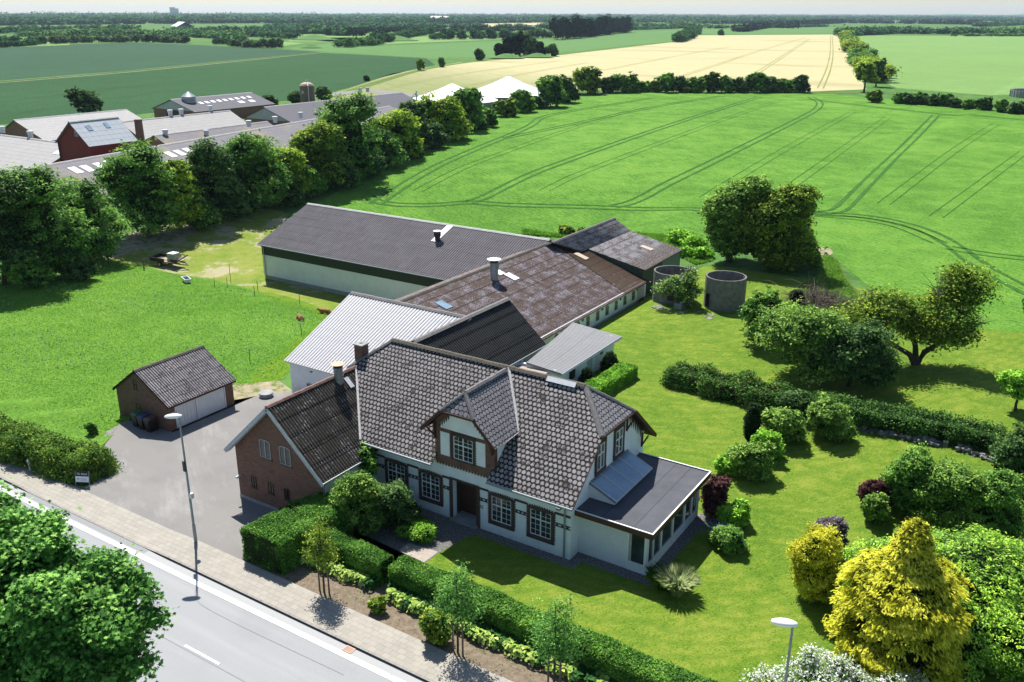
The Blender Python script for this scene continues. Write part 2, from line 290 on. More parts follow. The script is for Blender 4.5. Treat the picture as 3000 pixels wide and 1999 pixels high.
s = NT('asphalt_drive', .9, .2); n = s.noise(.35, 5, .6); l = s.noise(.5, 6, .7, stretch=(.35, 1.5, 1), rot=rad(35)); f = s.noise(24, 4, .8)
c = s.mix(s.step(f, .3, .7), k(.17, .167, .162), k(.225, .22, .213)); c = s.mix(s.math('MULTIPLY', s.step(l, .5, .72), .55), c, k(.30, .295, .285)); c = s.mix(s.math('MULTIPLY', s.step(n, .45, .7), .35), c, k(.145, .144, .142)); s.col(c).bump(f, .3, .01)
s = NT('paving', .9, .2); br = s.add('ShaderNodeTexBrick'); br.offset = .5; mp = s.add('ShaderNodeMapping'); s.L(s.pos(), mp.inputs[0]); s.L(mp.outputs[0], br.inputs['Vector'])
br.inputs['Scale'].default_value = 1; br.inputs['Brick Width'].default_value = .42; br.inputs['Row Height'].default_value = .31; br.inputs['Mortar Size'].default_value = .01
br.inputs['Color1'].default_value = k(.33, .315, .28); br.inputs['Color2'].default_value = k(.285, .27, .24); br.inputs['Mortar'].default_value = k(.2, .185, .155)
n = s.noise(.8, 6, .65); f = s.noise(12, 4, .8); c = s.mix(s.math('MULTIPLY', s.step(n, .4, .7), .5), br.outputs[0], k(.38, .345, .29)); c = s.mix(s.math('MULTIPLY', s.step(f, .5, .8), .5), c, k(.2, .18, .15)); s.col(c).bump(f, .4, .02)
s = NT('road_paint', .7, .3); f = s.noise(22, 5, .8); s.col(s.mix(s.step(f, .58, .75), k(.82, .82, .8), k(.55, .55, .55)))
simple('kerb_dark', k(.03, .03, .032), k(.07, .065, .06), 6, .9)
simple('kerb_stone', k(.3, .29, .27), k(.2, .19, .18), 6, .9)
s = NT('path_tile', .9, .2); n = s.noise(3, 6, .7); s.col(s.ramp(n, [(.3, k(.3, .24, .18)), (.6, k(.36, .33, .3)), (.8, k(.3, .32, .34))]))
# ---- leaves
def leaf(name, dark, mid, light, trans=.26, rough=.7, spec=.1):
    if name[:5] == 'leaf_' and not any(q in name for q in ('gold', 'purple', 'cypress', 'hosta', 'pine')):
        g_ = (2.0, 2.3, 2.6) if 'far' in name else (1.7, 2.2, 2.9)
        dark, mid, light = [(c_[0]*f*1.25, c_[1]*f*1.05, c_[2]*f, 1) for c_, f in zip((dark, mid, light), g_)]; pass
    s = NT(name, rough, spec); at = s.add('ShaderNodeAttribute', attribute_name='tint')
    n = s.noise(.35, 3); v = s.math('ADD', s.math('MULTIPLY', at.outputs['Fac'], .75), s.math('MULTIPLY', n, .25))
    c = s.ramp(v, [(.15, dark), (.5, mid), (.88, light)]); s.col(c)
    tr = s.add('ShaderNodeBsdfTranslucent'); mx = s.add('ShaderNodeMixShader'); mx.inputs[0].default_value = trans
    s.L(c, tr.inputs[0]); s.L(s.b.outputs[0], mx.inputs[1]); s.L(tr.outputs[0], mx.inputs[2])
    s.L(mx.outputs[0], s.n['Material Output'].inputs[0]); return s.m
leaf('leaf_green', k(.012, .045, .008), k(.035, .105, .018), k(.085, .175, .03))
leaf('leaf_yellowgreen', k(.03, .075, .008), k(.075, .15, .014), k(.16, .24, .022))
leaf('leaf_dark', k(.006, .024, .007), k(.018, .055, .014), k(.05, .1, .03))
leaf('leaf_olive', k(.012, .034, .006), k(.048, .10, .012), k(.12, .19, .02))
leaf('leaf_maple', k(.012, .05, .010), k(.035, .115, .022), k(.09, .2, .045))
leaf('leaf_grey', k(.012, .045, .008), k(.045, .11, .018), k(.11, .2, .04))
leaf('leaf_hedge', k(.01, .045, .006), k(.035, .11, .016), k(.09, .19, .03))
leaf('leaf_bright', k(.03, .11, .01), k(.07, .19, .018), k(.13, .27, .03))
leaf('leaf_laurel', k(.03, .095, .01), k(.075, .185, .02), k(.17, .30, .03), .28, .5, .22)
leaf('leaf_hosta', k(.1, .22, .03), k(.32, .48, .09), k(.6, .68, .2), .25)
leaf('leaf_hosta_dark', k(.012, .06, .012), k(.03, .11, .02), k(.06, .17, .04), .2)
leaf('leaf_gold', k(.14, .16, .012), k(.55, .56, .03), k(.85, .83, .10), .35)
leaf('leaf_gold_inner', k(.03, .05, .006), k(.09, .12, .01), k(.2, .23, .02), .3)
leaf('leaf_purple', k(.03, .012, .016), k(.09, .035, .038), k(.19, .09, .08), .3)
leaf('leaf_purplegrey', k(.06, .05, .06), k(.16, .13, .15), k(.3, .27, .28), .3)
leaf('leaf_cypress', k(.005, .018, .006), k(.012, .036, .01), k(.025, .06, .016), .15)
leaf('leaf_far', k(.012, .042, .018), k(.022, .066, .026), k(.035, .092, .034), .1, .95, .0)
leaf('leaf_farlight', k(.028, .075, .026), k(.042, .105, .034), k(.062, .14, .044), .1, .95, .0)
leaf('leaf_pine', k(.006, .016, .01), k(.014, .032, .018), k(.024, .045, .026), .1, .95, 0)
leaf('petal_white', k(.55, .57, .52), k(.72, .73, .7), k(.82, .82, .8), .2)
leaf('petal_blue', k(.1, .08, .3), k(.2, .18, .5), k(.35, .35, .65), .2)
leaf('blade', k(.03, .1, .008), k(.07, .18, .015), k(.14, .25, .04), .3)
leaf('blade_pale', k(.2, .3, .1), k(.42, .52, .22), k(.75, .8, .5), .4)
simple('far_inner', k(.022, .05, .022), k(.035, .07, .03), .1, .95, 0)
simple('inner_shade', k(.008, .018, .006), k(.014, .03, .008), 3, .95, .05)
simple('brush', k(.2, .15, .13), k(.1, .075, .065), 5, .9)
# ---------------------------------------------------------------- building helpers
WL = {}
def V(*a): return Vector(a)
def tag(o, label=None, cat=None, group=None, kind=None):
    if label: o['label'] = label
    if cat: o['category'] = cat
    if group: o['group'] = group
    if kind: o['kind'] = kind
    return o
def thing(name, label, cat, loc=(0, 0, 0), group=None, kind=None):
    o = bpy.data.objects.new(name, None); sc.collection.objects.link(o); o.location = loc; o.empty_display_size = .3
    WL[o] = Vector(loc); return tag(o, label, cat, group, kind)
class MB:
    def __init__(s): s.v = []; s.f = []; s.uv = []; s.mi = []; s.cur = 0
    def face(s, pts, uv=None):
        b = len(s.v); s.v += [tuple(p) for p in pts]; s.f.append(tuple(range(b, b+len(pts)))); s.uv.append(uv); s.mi.append(s.cur); return s
    def hexa(s, p):   # 8 points: bottom 4 ccw, top 4 ccw
        for q in ((3, 2, 1, 0), (4, 5, 6, 7), (0, 1, 5, 4), (1, 2, 6, 5), (2, 3, 7, 6), (3, 0, 4, 7)): s.face([p[i] for i in q])
        return s
    def box(s, x0, x1, y0, y1, z0, z1, m=None):
        p = [V(x0, y0, z0), V(x1, y0, z0), V(x1, y1, z0), V(x0, y1, z0), V(x0, y0, z1), V(x1, y0, z1), V(x1, y1, z1), V(x0, y1, z1)]
        if m: p = [m @ q for q in p]
        return s.hexa(p)
    def prism(s, pts, n):   # planar polygon pushed along vector n
        n = Vector(n); a = [Vector(p) for p in pts]; nn = (a[1]-a[0]).cross(a[2]-a[1])
        if nn.dot(n) > 0: a.reverse()
        b = [p+n for p in a]; s.face(a); s.face(list(reversed(b)))
        for i in range(len(a)): j = (i+1) % len(a); s.face([a[j], a[i], b[i], b[j]])
        return s
    def bar(s, a, b, w, h=None, up=(0, 0, 1)):
        a, b = Vector(a), Vector(b); h = h or w; d = (b-a).normalized(); u = Vector(up)
        if abs(d.dot(u)) > .98: u = V(1, 0, 0)
        r = d.cross(u).normalized()*w/2; t = r.cross(d).normalized()*h/2
        return s.hexa([a-r-t, a+r-t, b+r-t, b-r-t, a-r+t, a+r+t, b+r+t, b-r+t])
    def tube(s, path, radii, n=7, cap=True):
        rings = []; P = [Vector(p) for p in path]
        if isinstance(radii, (int, float)): radii = [radii]*len(P)
        for i, p in enumerate(P):
            d = (P[min(i+1, len(P)-1)]-P[max(i-1, 0)]).normalized(); u = V(0, 0, 1) if abs(d.z) < .9 else V(1, 0, 0)
            r = d.cross(u).normalized(); t = r.cross(d)
            rings.append([p+(r*math.cos(a)+t*math.sin(a))*radii[i] for a in [2*math.pi*q/n for q in range(n)]])
        for A, B in zip(rings, rings[1:]):
            for q in range(n): s.face([A[q], A[(q+1) % n], B[(q+1) % n], B[q]])
        if cap: s.face(list(reversed(rings[0]))); s.face(rings[-1])
        return s
    def cyl(s, x, y, z0, z1, r0, r1=None, n=20, cap=True): return s.tube([(x, y, z0), (x, y, z1)], [r0, r0 if r1 is None else r1], n, cap)
    def build(s, name, mats, parent=None, smooth=False, label=None, kind=None):
        off = WL.get(parent, V(0, 0, 0)) if parent else V(0, 0, 0)
        me = bpy.data.meshes.new(name); me.from_pydata([(x-off.x, y-off.y, z-off.z) for x, y, z in s.v], [], s.f)
        for m in ([mats] if isinstance(mats, str) else mats): me.materials.append(M[m])
        me.polygons.foreach_set('material_index', s.mi)
        if any(u is not None for u in s.uv):
            l = me.uv_layers.new(name='UVMap'); arr = []
            for f, u in zip(s.f, s.uv): arr += [c for q in (u or [(0, 0)]*len(f)) for c in q]
            l.data.foreach_set('uv', arr)
        if smooth: me.polygons.foreach_set('use_smooth', [True]*len(me.polygons))
        me.update(); bm = bmesh.new(); bm.from_mesh(me); bmesh.ops.remove_doubles(bm, verts=bm.verts, dist=1e-4); bm.to_mesh(me); bm.free()
        o = bpy.data.objects.new(name, me); sc.collection.objects.link(o)
        if parent: o.parent = parent; WL[o] = off
        if label: o['label'] = label
        if kind: o['kind'] = kind
        return o
def single(mb, name, mats, label, cat, group=None, kind=None, smooth=False):
    return tag(mb.build(name, mats, smooth=smooth), label, cat, group, kind)
def uvplane(pts, o, du, dv): return [((Vector(p)-o).dot(du), (Vector(p)-o).dot(dv)) for p in pts]
def flat_roof_poly(mb, pts, thick=.07, origin=None, du=None):
    P = [Vector(p) for p in pts]; n = (P[1]-P[0]).cross(P[2]-P[1]).normalized()
    if n.z < 0: P.reverse(); n = -n
    du = Vector(du).normalized() if du else (P[1]-P[0]).normalized(); dv = du.cross(n).normalized()
    if dv.z > 0: dv = -dv
    o = Vector(origin) if origin else P[0]
    mb.face(P, uvplane(P, o, du, dv)); Q = [p-n*thick for p in P]; mb.face(list(reversed(Q)))
    for i in range(len(P)): j = (i+1) % len(P); mb.face([P[i], Q[i], Q[j], P[j]])
    return mb
def corrugated(mb, e0, e1, r1, r0, pitch=.177, amp=.026, row=1.12, lift=.018, seg=4, thick=.06, clipx=None):
    """sheet roof: e0-e1 eave, r0-r1 ridge"""
    e0, e1, r0, r1 = map(Vector, (e0, e1, r0, r1)); L = max((e1-e0).length, (r1-r0).length); S = max((r0-e0).length, (r1-e1).length)
    n = (e1-e0).cross(r0-e0).normalized()
    if n.z < 0: n = -n
    N = max(2, int(L/pitch)*seg); rows = max(1, int(math.ceil(S/row)))
    for j in range(rows):
        t0 = min(1, j*row/S); t1 = min(1, (j+1)*row/S)      # measured from ridge
        prev = None
        for i in range(N+1):
            u = i/N; a = math.cos(2*math.pi*i/seg)*amp; E_ = e0.lerp(e1, u); R_ = r0.lerp(r1, u)
            hi = R_.lerp(E_, t0)+n*a; lo = R_.lerp(E_, t1)+n*(a+lift)
            cur = (hi, lo, i/seg*pitch, t0*S, t1*S)
            if prev:
                mb.face([prev[1], cur[1], cur[0], prev[0]], [(prev[2], prev[4]), (cur[2], cur[4]), (cur[2], cur[3]), (prev[2], prev[3])])
            prev = cur
    q = [e0, e1, r1, r0]; mb.face([p-n*(amp+.012) for p in q]) ; mb.face([p-n*(amp+thick) for p in reversed(q)])
    for i in range(4): a, b = q[i], q[(i+1) % 4]; mb.face([a-n*amp, a-n*(amp+thick), b-n*(amp+thick), b-n*amp])
    return mb
def ridge_cap(mb, a, b, w=.22, h=.07, step=0):
    a, b = Vector(a), Vector(b); d = (b-a).normalized(); L = (b-a).length; n = max(1, int(L/step)) if step else 1; s = d.cross(V(0, 0, 1)).normalized()
    for i in range(n):
        p = a+d*(L*i/n); q = a+d*(L*(i+1)/n); k2 = .012*(i % 2)
        A = [p-s*w-V(0, 0, h*1.6), p-s*w*.35+V(0, 0, h+k2), p+s*w*.35+V(0, 0, h+k2), p+s*w-V(0, 0, h*1.6)]; B = [x+(q-p) for x in A]
        for j in range(3): mb.face([A[j], A[j+1], B[j+1], B[j]])
        mb.face(A); mb.face(list(reversed(B))); mb.face([A[3], A[0], B[0], B[3]])
    return mb
# ---------------------------------------------------------------- ground sheets
def ground_poly(name, pts, mat, dz=.004, kind='structure', parent=None, label=None, sm=0):
    for _ in range(sm):
        pts = [q for a, b in zip(pts, list(pts[1:])+[pts[0]]) for q in (Vector(a).lerp(Vector(b), .25), Vector(a).lerp(Vector(b), .75))]
    bm = bmesh.new(); vs = [bm.verts.new((p[0], p[1], 0)) for p in pts]; f = bm.faces.new(vs); bmesh.ops.triangulate(bm, faces=[f])
    if name == 'ground':
        for c_ in (-6000, -3000, -1500, -800, -400, -200, 0, 200, 400, 800, 1500, 3000, 6000, 10000):
            for no in ((1, 0, 0), (0, 1, 0)): bmesh.ops.bisect_plane(bm, geom=bm.verts[:]+bm.edges[:]+bm.faces[:], plane_co=(c_, c_, 0), plane_no=no)
    lo = [min(p[q] for p in pts) for q in (0, 1)]; hi = [max(p[q] for p in pts) for q in (0, 1)]
    for g, (x0, x1, y0, y1) in ((1, (-20, -13, -11, -4)), (4, (-116, -24, 12, 120))):
        if hi[0] < x0 or lo[0] > x1 or hi[1] < y0 or (g > 1 and lo[1] > y1): continue
        cuts = [((x, 0, 0), (1, 0, 0)) for x in range(x0, x1+1, g)]
        if lo[1] <= y1: cuts += [((0, y, 0), (0, 1, 0)) for y in range(y0, y1+1, g)]
        for co, no in cuts: bmesh.ops.bisect_plane(bm, geom=bm.verts[:]+bm.edges[:]+bm.faces[:], plane_co=co, plane_no=no)
        for c_ in (range(x0-y1, x1-y0+1, g) if lo[1] <= y1 else ()): bmesh.ops.bisect_plane(bm, geom=bm.verts[:]+bm.edges[:]+bm.faces[:], plane_co=(c_, 0, 0), plane_no=(1, -1, 0))
    for v in bm.verts: v.co.z = H(v.co.x, v.co.y)+dz
    bmesh.ops.recalc_face_normals(bm, faces=bm.faces)
    for f in bm.faces:
        if f.normal.z < 0: f.normal_flip()
    me = bpy.data.meshes.new(name); bm.to_mesh(me); bm.free(); me.materials.append(M[mat])
    o = bpy.data.objects.new(name, me); sc.collection.objects.link(o)
    if kind: o['kind'] = kind
    if parent: o.parent = parent
    return o
def OG(l, dz=0): return [G(x, y, dz) for x, y in l]
def strips(mb, pts, w, dz, off=0, rng=None, smooth=2):
    P = [Vector((p[0], p[1], 0)) for p in pts]
    for _ in range(smooth):       # Chaikin
        Q = [P[0]]
        for a, b in zip(P, P[1:]): Q += [a.lerp(b, .25), a.lerp(b, .75)]
        P = Q+[P[-1]]
    Q = [P[0]]
    for p0, p1 in zip(P, P[1:]):
        n_ = max(1, min(200, int((p1-p0).length/(2.0 if min(p0.y, p1.y) < 420 else 20)))); Q += [p0.lerp(p1, (i_+1)/n_) for i_ in range(n_)]
    P = Q; prev = None
    for i, p in enumerate(P):
        d = (P[min(i+1, len(P)-1)]-P[max(i-1, 0)]).normalized(); s = V(-d.y, d.x, 0); c = p+s*off; ww = w*(rng.uniform(.75, 1.25) if rng else 1)/2
        a = c-s*ww; b = c+s*ww; a.z = H(a.x, a.y)+dz; b.z = H(b.x, b.y)+dz
        if prev: mb.face([prev[0], a, b, prev[1]])
        prev = (a, b)

bg_ = [V(-14000, -900, 0), V(9000, -900, 0), V(9000, 15000, 0), V(-14000, 15000, 0)]
ground_poly('ground', bg_, 'base_land', -.02)
ground_poly('meadow', OG([(-420, 900), (-300, 690), (0, 640), (230, 575), (700, 500), (960, 640), (830, 810), (690, 800), (655, 870), (520, 905), (270, 990), (200, 1060), (0, 1040), (-250, 1000)]), 'meadow', .004)
ground_poly('yard_grass', OG([(225, 560), (300, 530), (520, 500), (640, 470), (760, 560), (800, 640), (1000, 700), (960, 760), (730, 708), (590, 668), (480, 640), (400, 630), (330, 610), (230, 600)]), 'worn_yard', .008, sm=3)
ground_poly('grass_strip', OG([(590, 672), (640, 676), (730, 702), (900, 760), (840, 830), (760, 790), (640, 870), (620, 900), (560, 868), (660, 800), (755, 735), (700, 712)]), 'lawn_lush', .012, sm=3)
ground_poly('farm_track', OG([(180, 590), (225, 560), (300, 535), (420, 505), (470, 520), (400, 560), (310, 575), (240, 600)]), 'dirt_track', .016, sm=3)
ground_poly('lawn', [V(-14, -6.3, 0), V(-6.6, -6.6, 0), V(14.5, -7.2, 0), V(40, -7.2, 0), V(60, 10, 0), V(75, 60, 0), V(20, 60, 0), V(-4, 62, 0), V(-17, 62, 0), V(-17.4, 24, 0), V(-13.8, 9, 0), V(-13.8, -1, 0)], 'lawn', .004)
FIELD = [(655, 500), (760, 450), (900, 370), (1090, 290), (1130, 265), (1290, 228), (1480, 213), (1700, 212), (1900, 216), (2100, 233), (2353, 258), (2700, 300), (2700, 800), (2353, 765), (2230, 755), (2150, 725), (2060, 700), (1985, 650), (1925, 600), (1890, 572), (1850, 560), (1640, 565), (1540, 545), (1300, 545), (1100, 530), (800, 530)]
ground_poly('crop_field', OG(FIELD), 'crop_green', .012)
ground_poly('barley_field', OG([(800, 205), (900, 170), (1050, 145), (1290, 127), (1560, 96), (1600, 82), (1925, 80), (1958, 140), (1990, 206), (1860, 211), (1500, 200), (1240, 212), (1100, 212), (940, 222), (850, 225), (700, 232)]), 'crop_barley', .012)
ground_poly('far_crop_field', OG([(1945, 82), (2450, 84), (2600, 260), (2353, 222), (2060, 203), (2020, 185), (1985, 120)]), 'crop_pale', .012)
ground_poly('blue_green_field', OG([(-250, 112), (0, 108), (150, 103), (300, 99), (430, 103), (640, 114), (735, 120), (600, 133), (300, 162), (0, 186), (-250, 198)]), 'crop_blue', .012)
ground_poly('left_green_field', OG([(-250, 206), (0, 190), (300, 167), (600, 137), (740, 122), (860, 128), (980, 135), (1000, 150), (960, 158), (880, 178), (800, 203), (700, 228), (560, 240), (350, 260), (150, 280), (0, 286), (-250, 310)]), 'crop_blue_low', .012)
ground_poly('middle_field', OG([(660, 112), (760, 100), (830, 108), (1140, 95), (1280, 90), (1440, 76), (1600, 68), (1932, 63), (1930, 78), (1590, 80), (1555, 94), (1290, 122), (1130, 132), (990, 134), (860, 126), (745, 119)]), 'crop_far_green', .012)
rnd = random.Random(5)
for nm, pts, mat in [('distant_field', [(655, 88), (900, 86), (1150, 82), (1270, 76), (1270, 82), (1140, 92), (830, 104), (780, 98)], 'crop_pale'), ('distant_field', [(1105, 50), (1250, 50), (1250, 58), (1120, 62)], 'crop_barley'),
    ('distant_field', [(0, 100), (160, 97), (160, 104), (0, 110)], 'crop_pale'), ('distant_field', [(280, 74), (380, 73), (380, 77), (280, 79)], 'crop_pale'), ('distant_field', [(180, 62), (235, 60), (235, 64), (190, 65)], 'crop_pale'),
    ('distant_field', [(500, 65), (730, 60), (730, 66), (500, 72)], 'crop_pale'), ('distant_field', [(680, 82), (820, 72), (850, 82), (790, 96), (660, 96)], 'crop_pale'), ('distant_field', [(860, 40), (1000, 39), (1000, 42), (860, 43)], 'crop_barley'),
    ('distant_field', [(10, 40), (120, 38), (190, 40), (100, 43)], 'crop_barley'), ('distant_field', [(1490, 40), (1560, 39), (1560, 41), (1490, 42)], 'crop_barley'), ('distant_field', [(380, 84), (470, 82), (520, 86), (430, 90)], 'crop_pale'),
    ('distant_field', [(2030, 47), (2100, 46), (2100, 48), (2030, 49)], 'crop_pale'), ('distant_field', [(560, 104), (640, 108), (700, 100), (640, 96), (540, 98)], 'crop_pale')]:
    ground_poly(nm, OG(pts), mat, .02)
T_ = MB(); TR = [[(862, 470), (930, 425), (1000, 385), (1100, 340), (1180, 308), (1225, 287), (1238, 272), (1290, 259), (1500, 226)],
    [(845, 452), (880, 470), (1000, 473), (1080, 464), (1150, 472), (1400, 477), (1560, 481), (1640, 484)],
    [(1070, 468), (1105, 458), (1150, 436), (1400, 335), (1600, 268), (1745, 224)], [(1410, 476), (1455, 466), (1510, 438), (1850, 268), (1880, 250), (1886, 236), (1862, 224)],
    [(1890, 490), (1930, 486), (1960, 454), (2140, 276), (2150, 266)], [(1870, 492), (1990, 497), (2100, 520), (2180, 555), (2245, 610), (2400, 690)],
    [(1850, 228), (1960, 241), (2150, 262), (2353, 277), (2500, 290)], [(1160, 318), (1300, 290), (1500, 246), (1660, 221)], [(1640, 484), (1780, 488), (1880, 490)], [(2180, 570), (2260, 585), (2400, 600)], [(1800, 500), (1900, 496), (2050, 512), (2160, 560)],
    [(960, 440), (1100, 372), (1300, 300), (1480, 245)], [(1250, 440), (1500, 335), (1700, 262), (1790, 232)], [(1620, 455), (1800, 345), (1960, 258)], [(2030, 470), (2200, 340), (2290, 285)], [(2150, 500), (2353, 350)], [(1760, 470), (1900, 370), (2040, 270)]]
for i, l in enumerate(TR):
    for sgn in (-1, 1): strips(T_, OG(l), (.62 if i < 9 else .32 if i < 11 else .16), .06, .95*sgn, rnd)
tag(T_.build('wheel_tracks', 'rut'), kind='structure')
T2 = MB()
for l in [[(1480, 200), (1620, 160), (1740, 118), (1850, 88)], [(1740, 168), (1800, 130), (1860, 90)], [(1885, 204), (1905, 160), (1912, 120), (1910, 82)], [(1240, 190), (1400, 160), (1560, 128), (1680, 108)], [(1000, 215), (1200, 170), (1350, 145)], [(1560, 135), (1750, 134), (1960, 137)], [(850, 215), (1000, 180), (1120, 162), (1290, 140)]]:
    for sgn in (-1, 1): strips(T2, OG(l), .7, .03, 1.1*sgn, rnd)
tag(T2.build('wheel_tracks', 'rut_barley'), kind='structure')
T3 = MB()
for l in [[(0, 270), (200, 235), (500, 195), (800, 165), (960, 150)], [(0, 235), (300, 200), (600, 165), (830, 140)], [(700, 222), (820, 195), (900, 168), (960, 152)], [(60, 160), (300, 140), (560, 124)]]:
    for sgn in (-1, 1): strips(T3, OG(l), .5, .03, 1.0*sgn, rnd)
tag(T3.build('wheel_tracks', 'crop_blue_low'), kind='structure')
MGT = MB(); strips(MGT, OG([(-100, 197), (0, 189), (300, 165), (600, 135), (735, 121)]), 2.6, .03); tag(MGT.build('field_edge', 'field_hedge'), kind='structure'); MGS = MB(); strips(MGS, OG([(-100, 199.5), (0, 191), (300, 167), (600, 136.4), (735, 122)]), 1.6, .035); tag(MGS.build('field_path', 'dirt_track'), kind='structure')
MG2 = MB(); strips(MG2, OG([(700, 236), (790, 215), (860, 192), (960, 162), (1060, 145), (1150, 137), (1290, 126), (1560, 95)]), 5, .03); strips(MG2, OG([(1120, 220), (1500, 206), (1860, 213), (2100, 215), (2360, 245)]), 4, .034); tag(MG2.build('field_edge', 'rough_grass'), kind='structure')
yd = MB(); strips(yd, OG([(740, 222), (840, 208), (900, 214), (960, 222)]), 9, .04); tag(yd.build('farm_yard', 'asphalt_grey'), kind='structure')
fy = ground_poly('farmyard_grass', OG([(860, 262), (910, 236), (950, 250), (960, 300), (900, 330), (840, 290)]), 'lawn_lush', .03, sm=3)
# road, pavement, driveway: the street runs along X
def band(name, x0, x1, y0, y1, mat, dz): return ground_poly(name, [V(x0, y0, 0), V(x1, y0, 0), V(x1, y1, 0), V(x0, y1, 0)], mat, dz)
band('road', -140, 90, -24.5, -11.6, 'asphalt_road', .004)
band('road_edge_strip', -140, 90, -12.04, -11.6, 'asphalt_patch', .009)
band('gutter_patch', -31.2, -19.6, -11.95, -11.6, 'asphalt_gutter', .014)
ground_poly('road_patch', [V(-2.5, -13, 0), V(90, -13, 0), V(90, -24, 0), V(-9.5, -24, 0)], 'asphalt_patch', .009)
PAINT = MB(); x = -139.4
while x < 89:
    x1 = x+4.9
    for a in np.arange(x, x1, 1.2):
        b = min(a+1.2, x1-.04)
        PAINT.face([V(a, -12.36, 0+.02), V(b, -12.36, 0+.02), V(b, -12.06, 0+.02), V(a, -12.06, 0+.02)])
    x = x1
x = -131.5
while x < 88:
    if not (-11.4 < x < -9 and False): PAINT.face([V(x, -15.77, 0+.02), V(x+2.35, -15.77, 0+.02), V(x+2.35, -15.65, 0+.02), V(x, -15.65, 0+.02)])
    x += 7.5
for a in np.arange(-139, 88, 1.2): PAINT.face([V(a, -19.4, 0+.02), V(a+1.2, -19.4, 0+.02), V(a+1.2, -19.1, 0+.02), V(a, -19.1, 0+.02)])
SM = MB(); strips(SM, [(-140, -15.9), (-40, -15.92), (-9, -15.86), (90, -15.9)], .035, .016, 0, rnd, 1); strips(SM, [(-2.6, -13), (-5, -16.2), (-6.4, -19), (-9.6, -24)], .05, .016, 0, rnd); strips(SM, [(-15, -12.04), (-14.2, -13.1), (-12.5, -13.4), (-4, -13.2)], .03, .016, 0, rnd); tag(SM.build('road_seams', 'asphalt_gutter'), kind='structure')
tag(PAINT.build('road_markings', 'road_paint'), kind='structure')
SW = MB()
DRP = lambda a: -.09*_ss(a+32.2)*(1-_ss(a+19.6))
for a in np.arange(-140, 90, 1.0):
    z0, z1 = .12+DRP(a), .12+DRP(a+1)
    SW.face([V(a, -11.48, z0), V(a+1, -11.48, z1), V(a+1, -9.62, z1), V(a, -9.62, z0)])
    SW.face([V(a, -9.62, z0), V(a+1, -9.62, z1), V(a+1, -9.62, z1-.2), V(a, -9.62, z0-.2)])
tag(SW.build('pavement', 'paving'), kind='structure')
KB = MB()
for a in np.arange(-140, 90, 1.0):
    z0, z1 = .124+DRP(a), .124+DRP(a+1)
    KB.cur = 0; KB.face([V(a, -11.6, z0), V(a+.985, -11.6, z1), V(a+.985, -11.48, z1), V(a, -11.48, z0)])
    KB.cur = 1; KB.face([V(a, -11.6, z0), V(a, -11.6, z0-.2), V(a+1, -11.6, z1-.2), V(a+1, -11.6, z1)])
tag(KB.build('kerb', ['kerb_stone', 'kerb_dark']), kind='structure')
ground_poly('driveway', [V(-28.6, -9.64, 0), V(-14.3, -9.64, 0), V(-14.3, -4.1, 0), V(-20.6, -4.1, 0), V(-20.6, 9.3, 0), V(-30.5, 9.3, 0), V(-32, 7.2, 0), V(-32, -.5, 0), V(-36.5, -1.0, 0), V(-36.0, -3.2, 0), V(-32.5, -5.6, 0), V(-29.4, -7.9, 0)], 'asphalt_drive', .03)
ground_poly('garage_apron', [V(-33.6, 5.2, 0), V(-30.6, 6.8, 0), V(-29.6, 9.2, 0), V(-32.8, 10.4, 0), V(-35.5, 7.5, 0)], 'dirt_track', .026)
ground_poly('verge', [V(-14.4, -9.64, 0), V(22, -9.64, 0), V(22, -6.2, 0), V(-12.2, -6.0, 0), V(-13.2, -4.0, 0), V(-14.4, -4.2, 0)], 'soil', .034)
ground_poly('left_verge', [V(-90, -9.64, 0), V(-28.6, -9.64, 0), V(-29.3, -7.9, 0), V(-36, -6, 0), V(-90, -6, 0)], 'soil', .02)
ground_poly('garden_path', [V(-12.8, -2.6, 0), V(-10, -1.6, 0), V(-8.2, -.2, 0), V(-5.5, -.2, 0), V(-6.0, -1.6, 0), V(-6.3, -3.3, 0), V(-6.4, -6.4, 0), V(-8.6, -6.2, 0), V(-9.0, -4.4, 0), V(-11, -4.2, 0), V(-13, -4.2, 0)], 'gravel', .010)
ground_poly('path_tiles', [V(-8.3, -3.4, 0), V(-6.35, -3.2, 0), V(-6.45, -6.4, 0), V(-7.9, -6.4, 0)], 'path_tile', .018)
ground_poly('gravel_border', [V(-13.6, -.75, 0), V(-8, -.65, 0), V(-8, .05, 0), V(-13.6, .05, 0)], 'gravel', .014)
ground_poly('gravel_border', [V(-5.9, -.7, 0), V(.5, -.65, 0), V(.65, .15, 0), V(4.6, .2, 0), V(4.7, 8.4, 0), V(3.97, 8.4, 0), V(3.97, .93, 0), V(.0, .93, 0), V(0, .0, 0), V(-5.9, .0, 0)], 'gravel', .014)
ground_poly('bare_soil', OG([(1850, 572), (1895, 568), (1918, 578), (1905, 590), (1880, 585)]), 'dirt_track', .022, sm=3)
ground_poly('rough_margin', OG([(1895, 575), (1930, 600), (1945, 640), (1990, 690), (1960, 712), (1900, 705), (1850, 712), (1800, 735), (1740, 765), (1700, 775), (1735, 735), (1800, 690), (1850, 660), (1880, 630), (1885, 600)]), 'rough_grass', .018, sm=2)
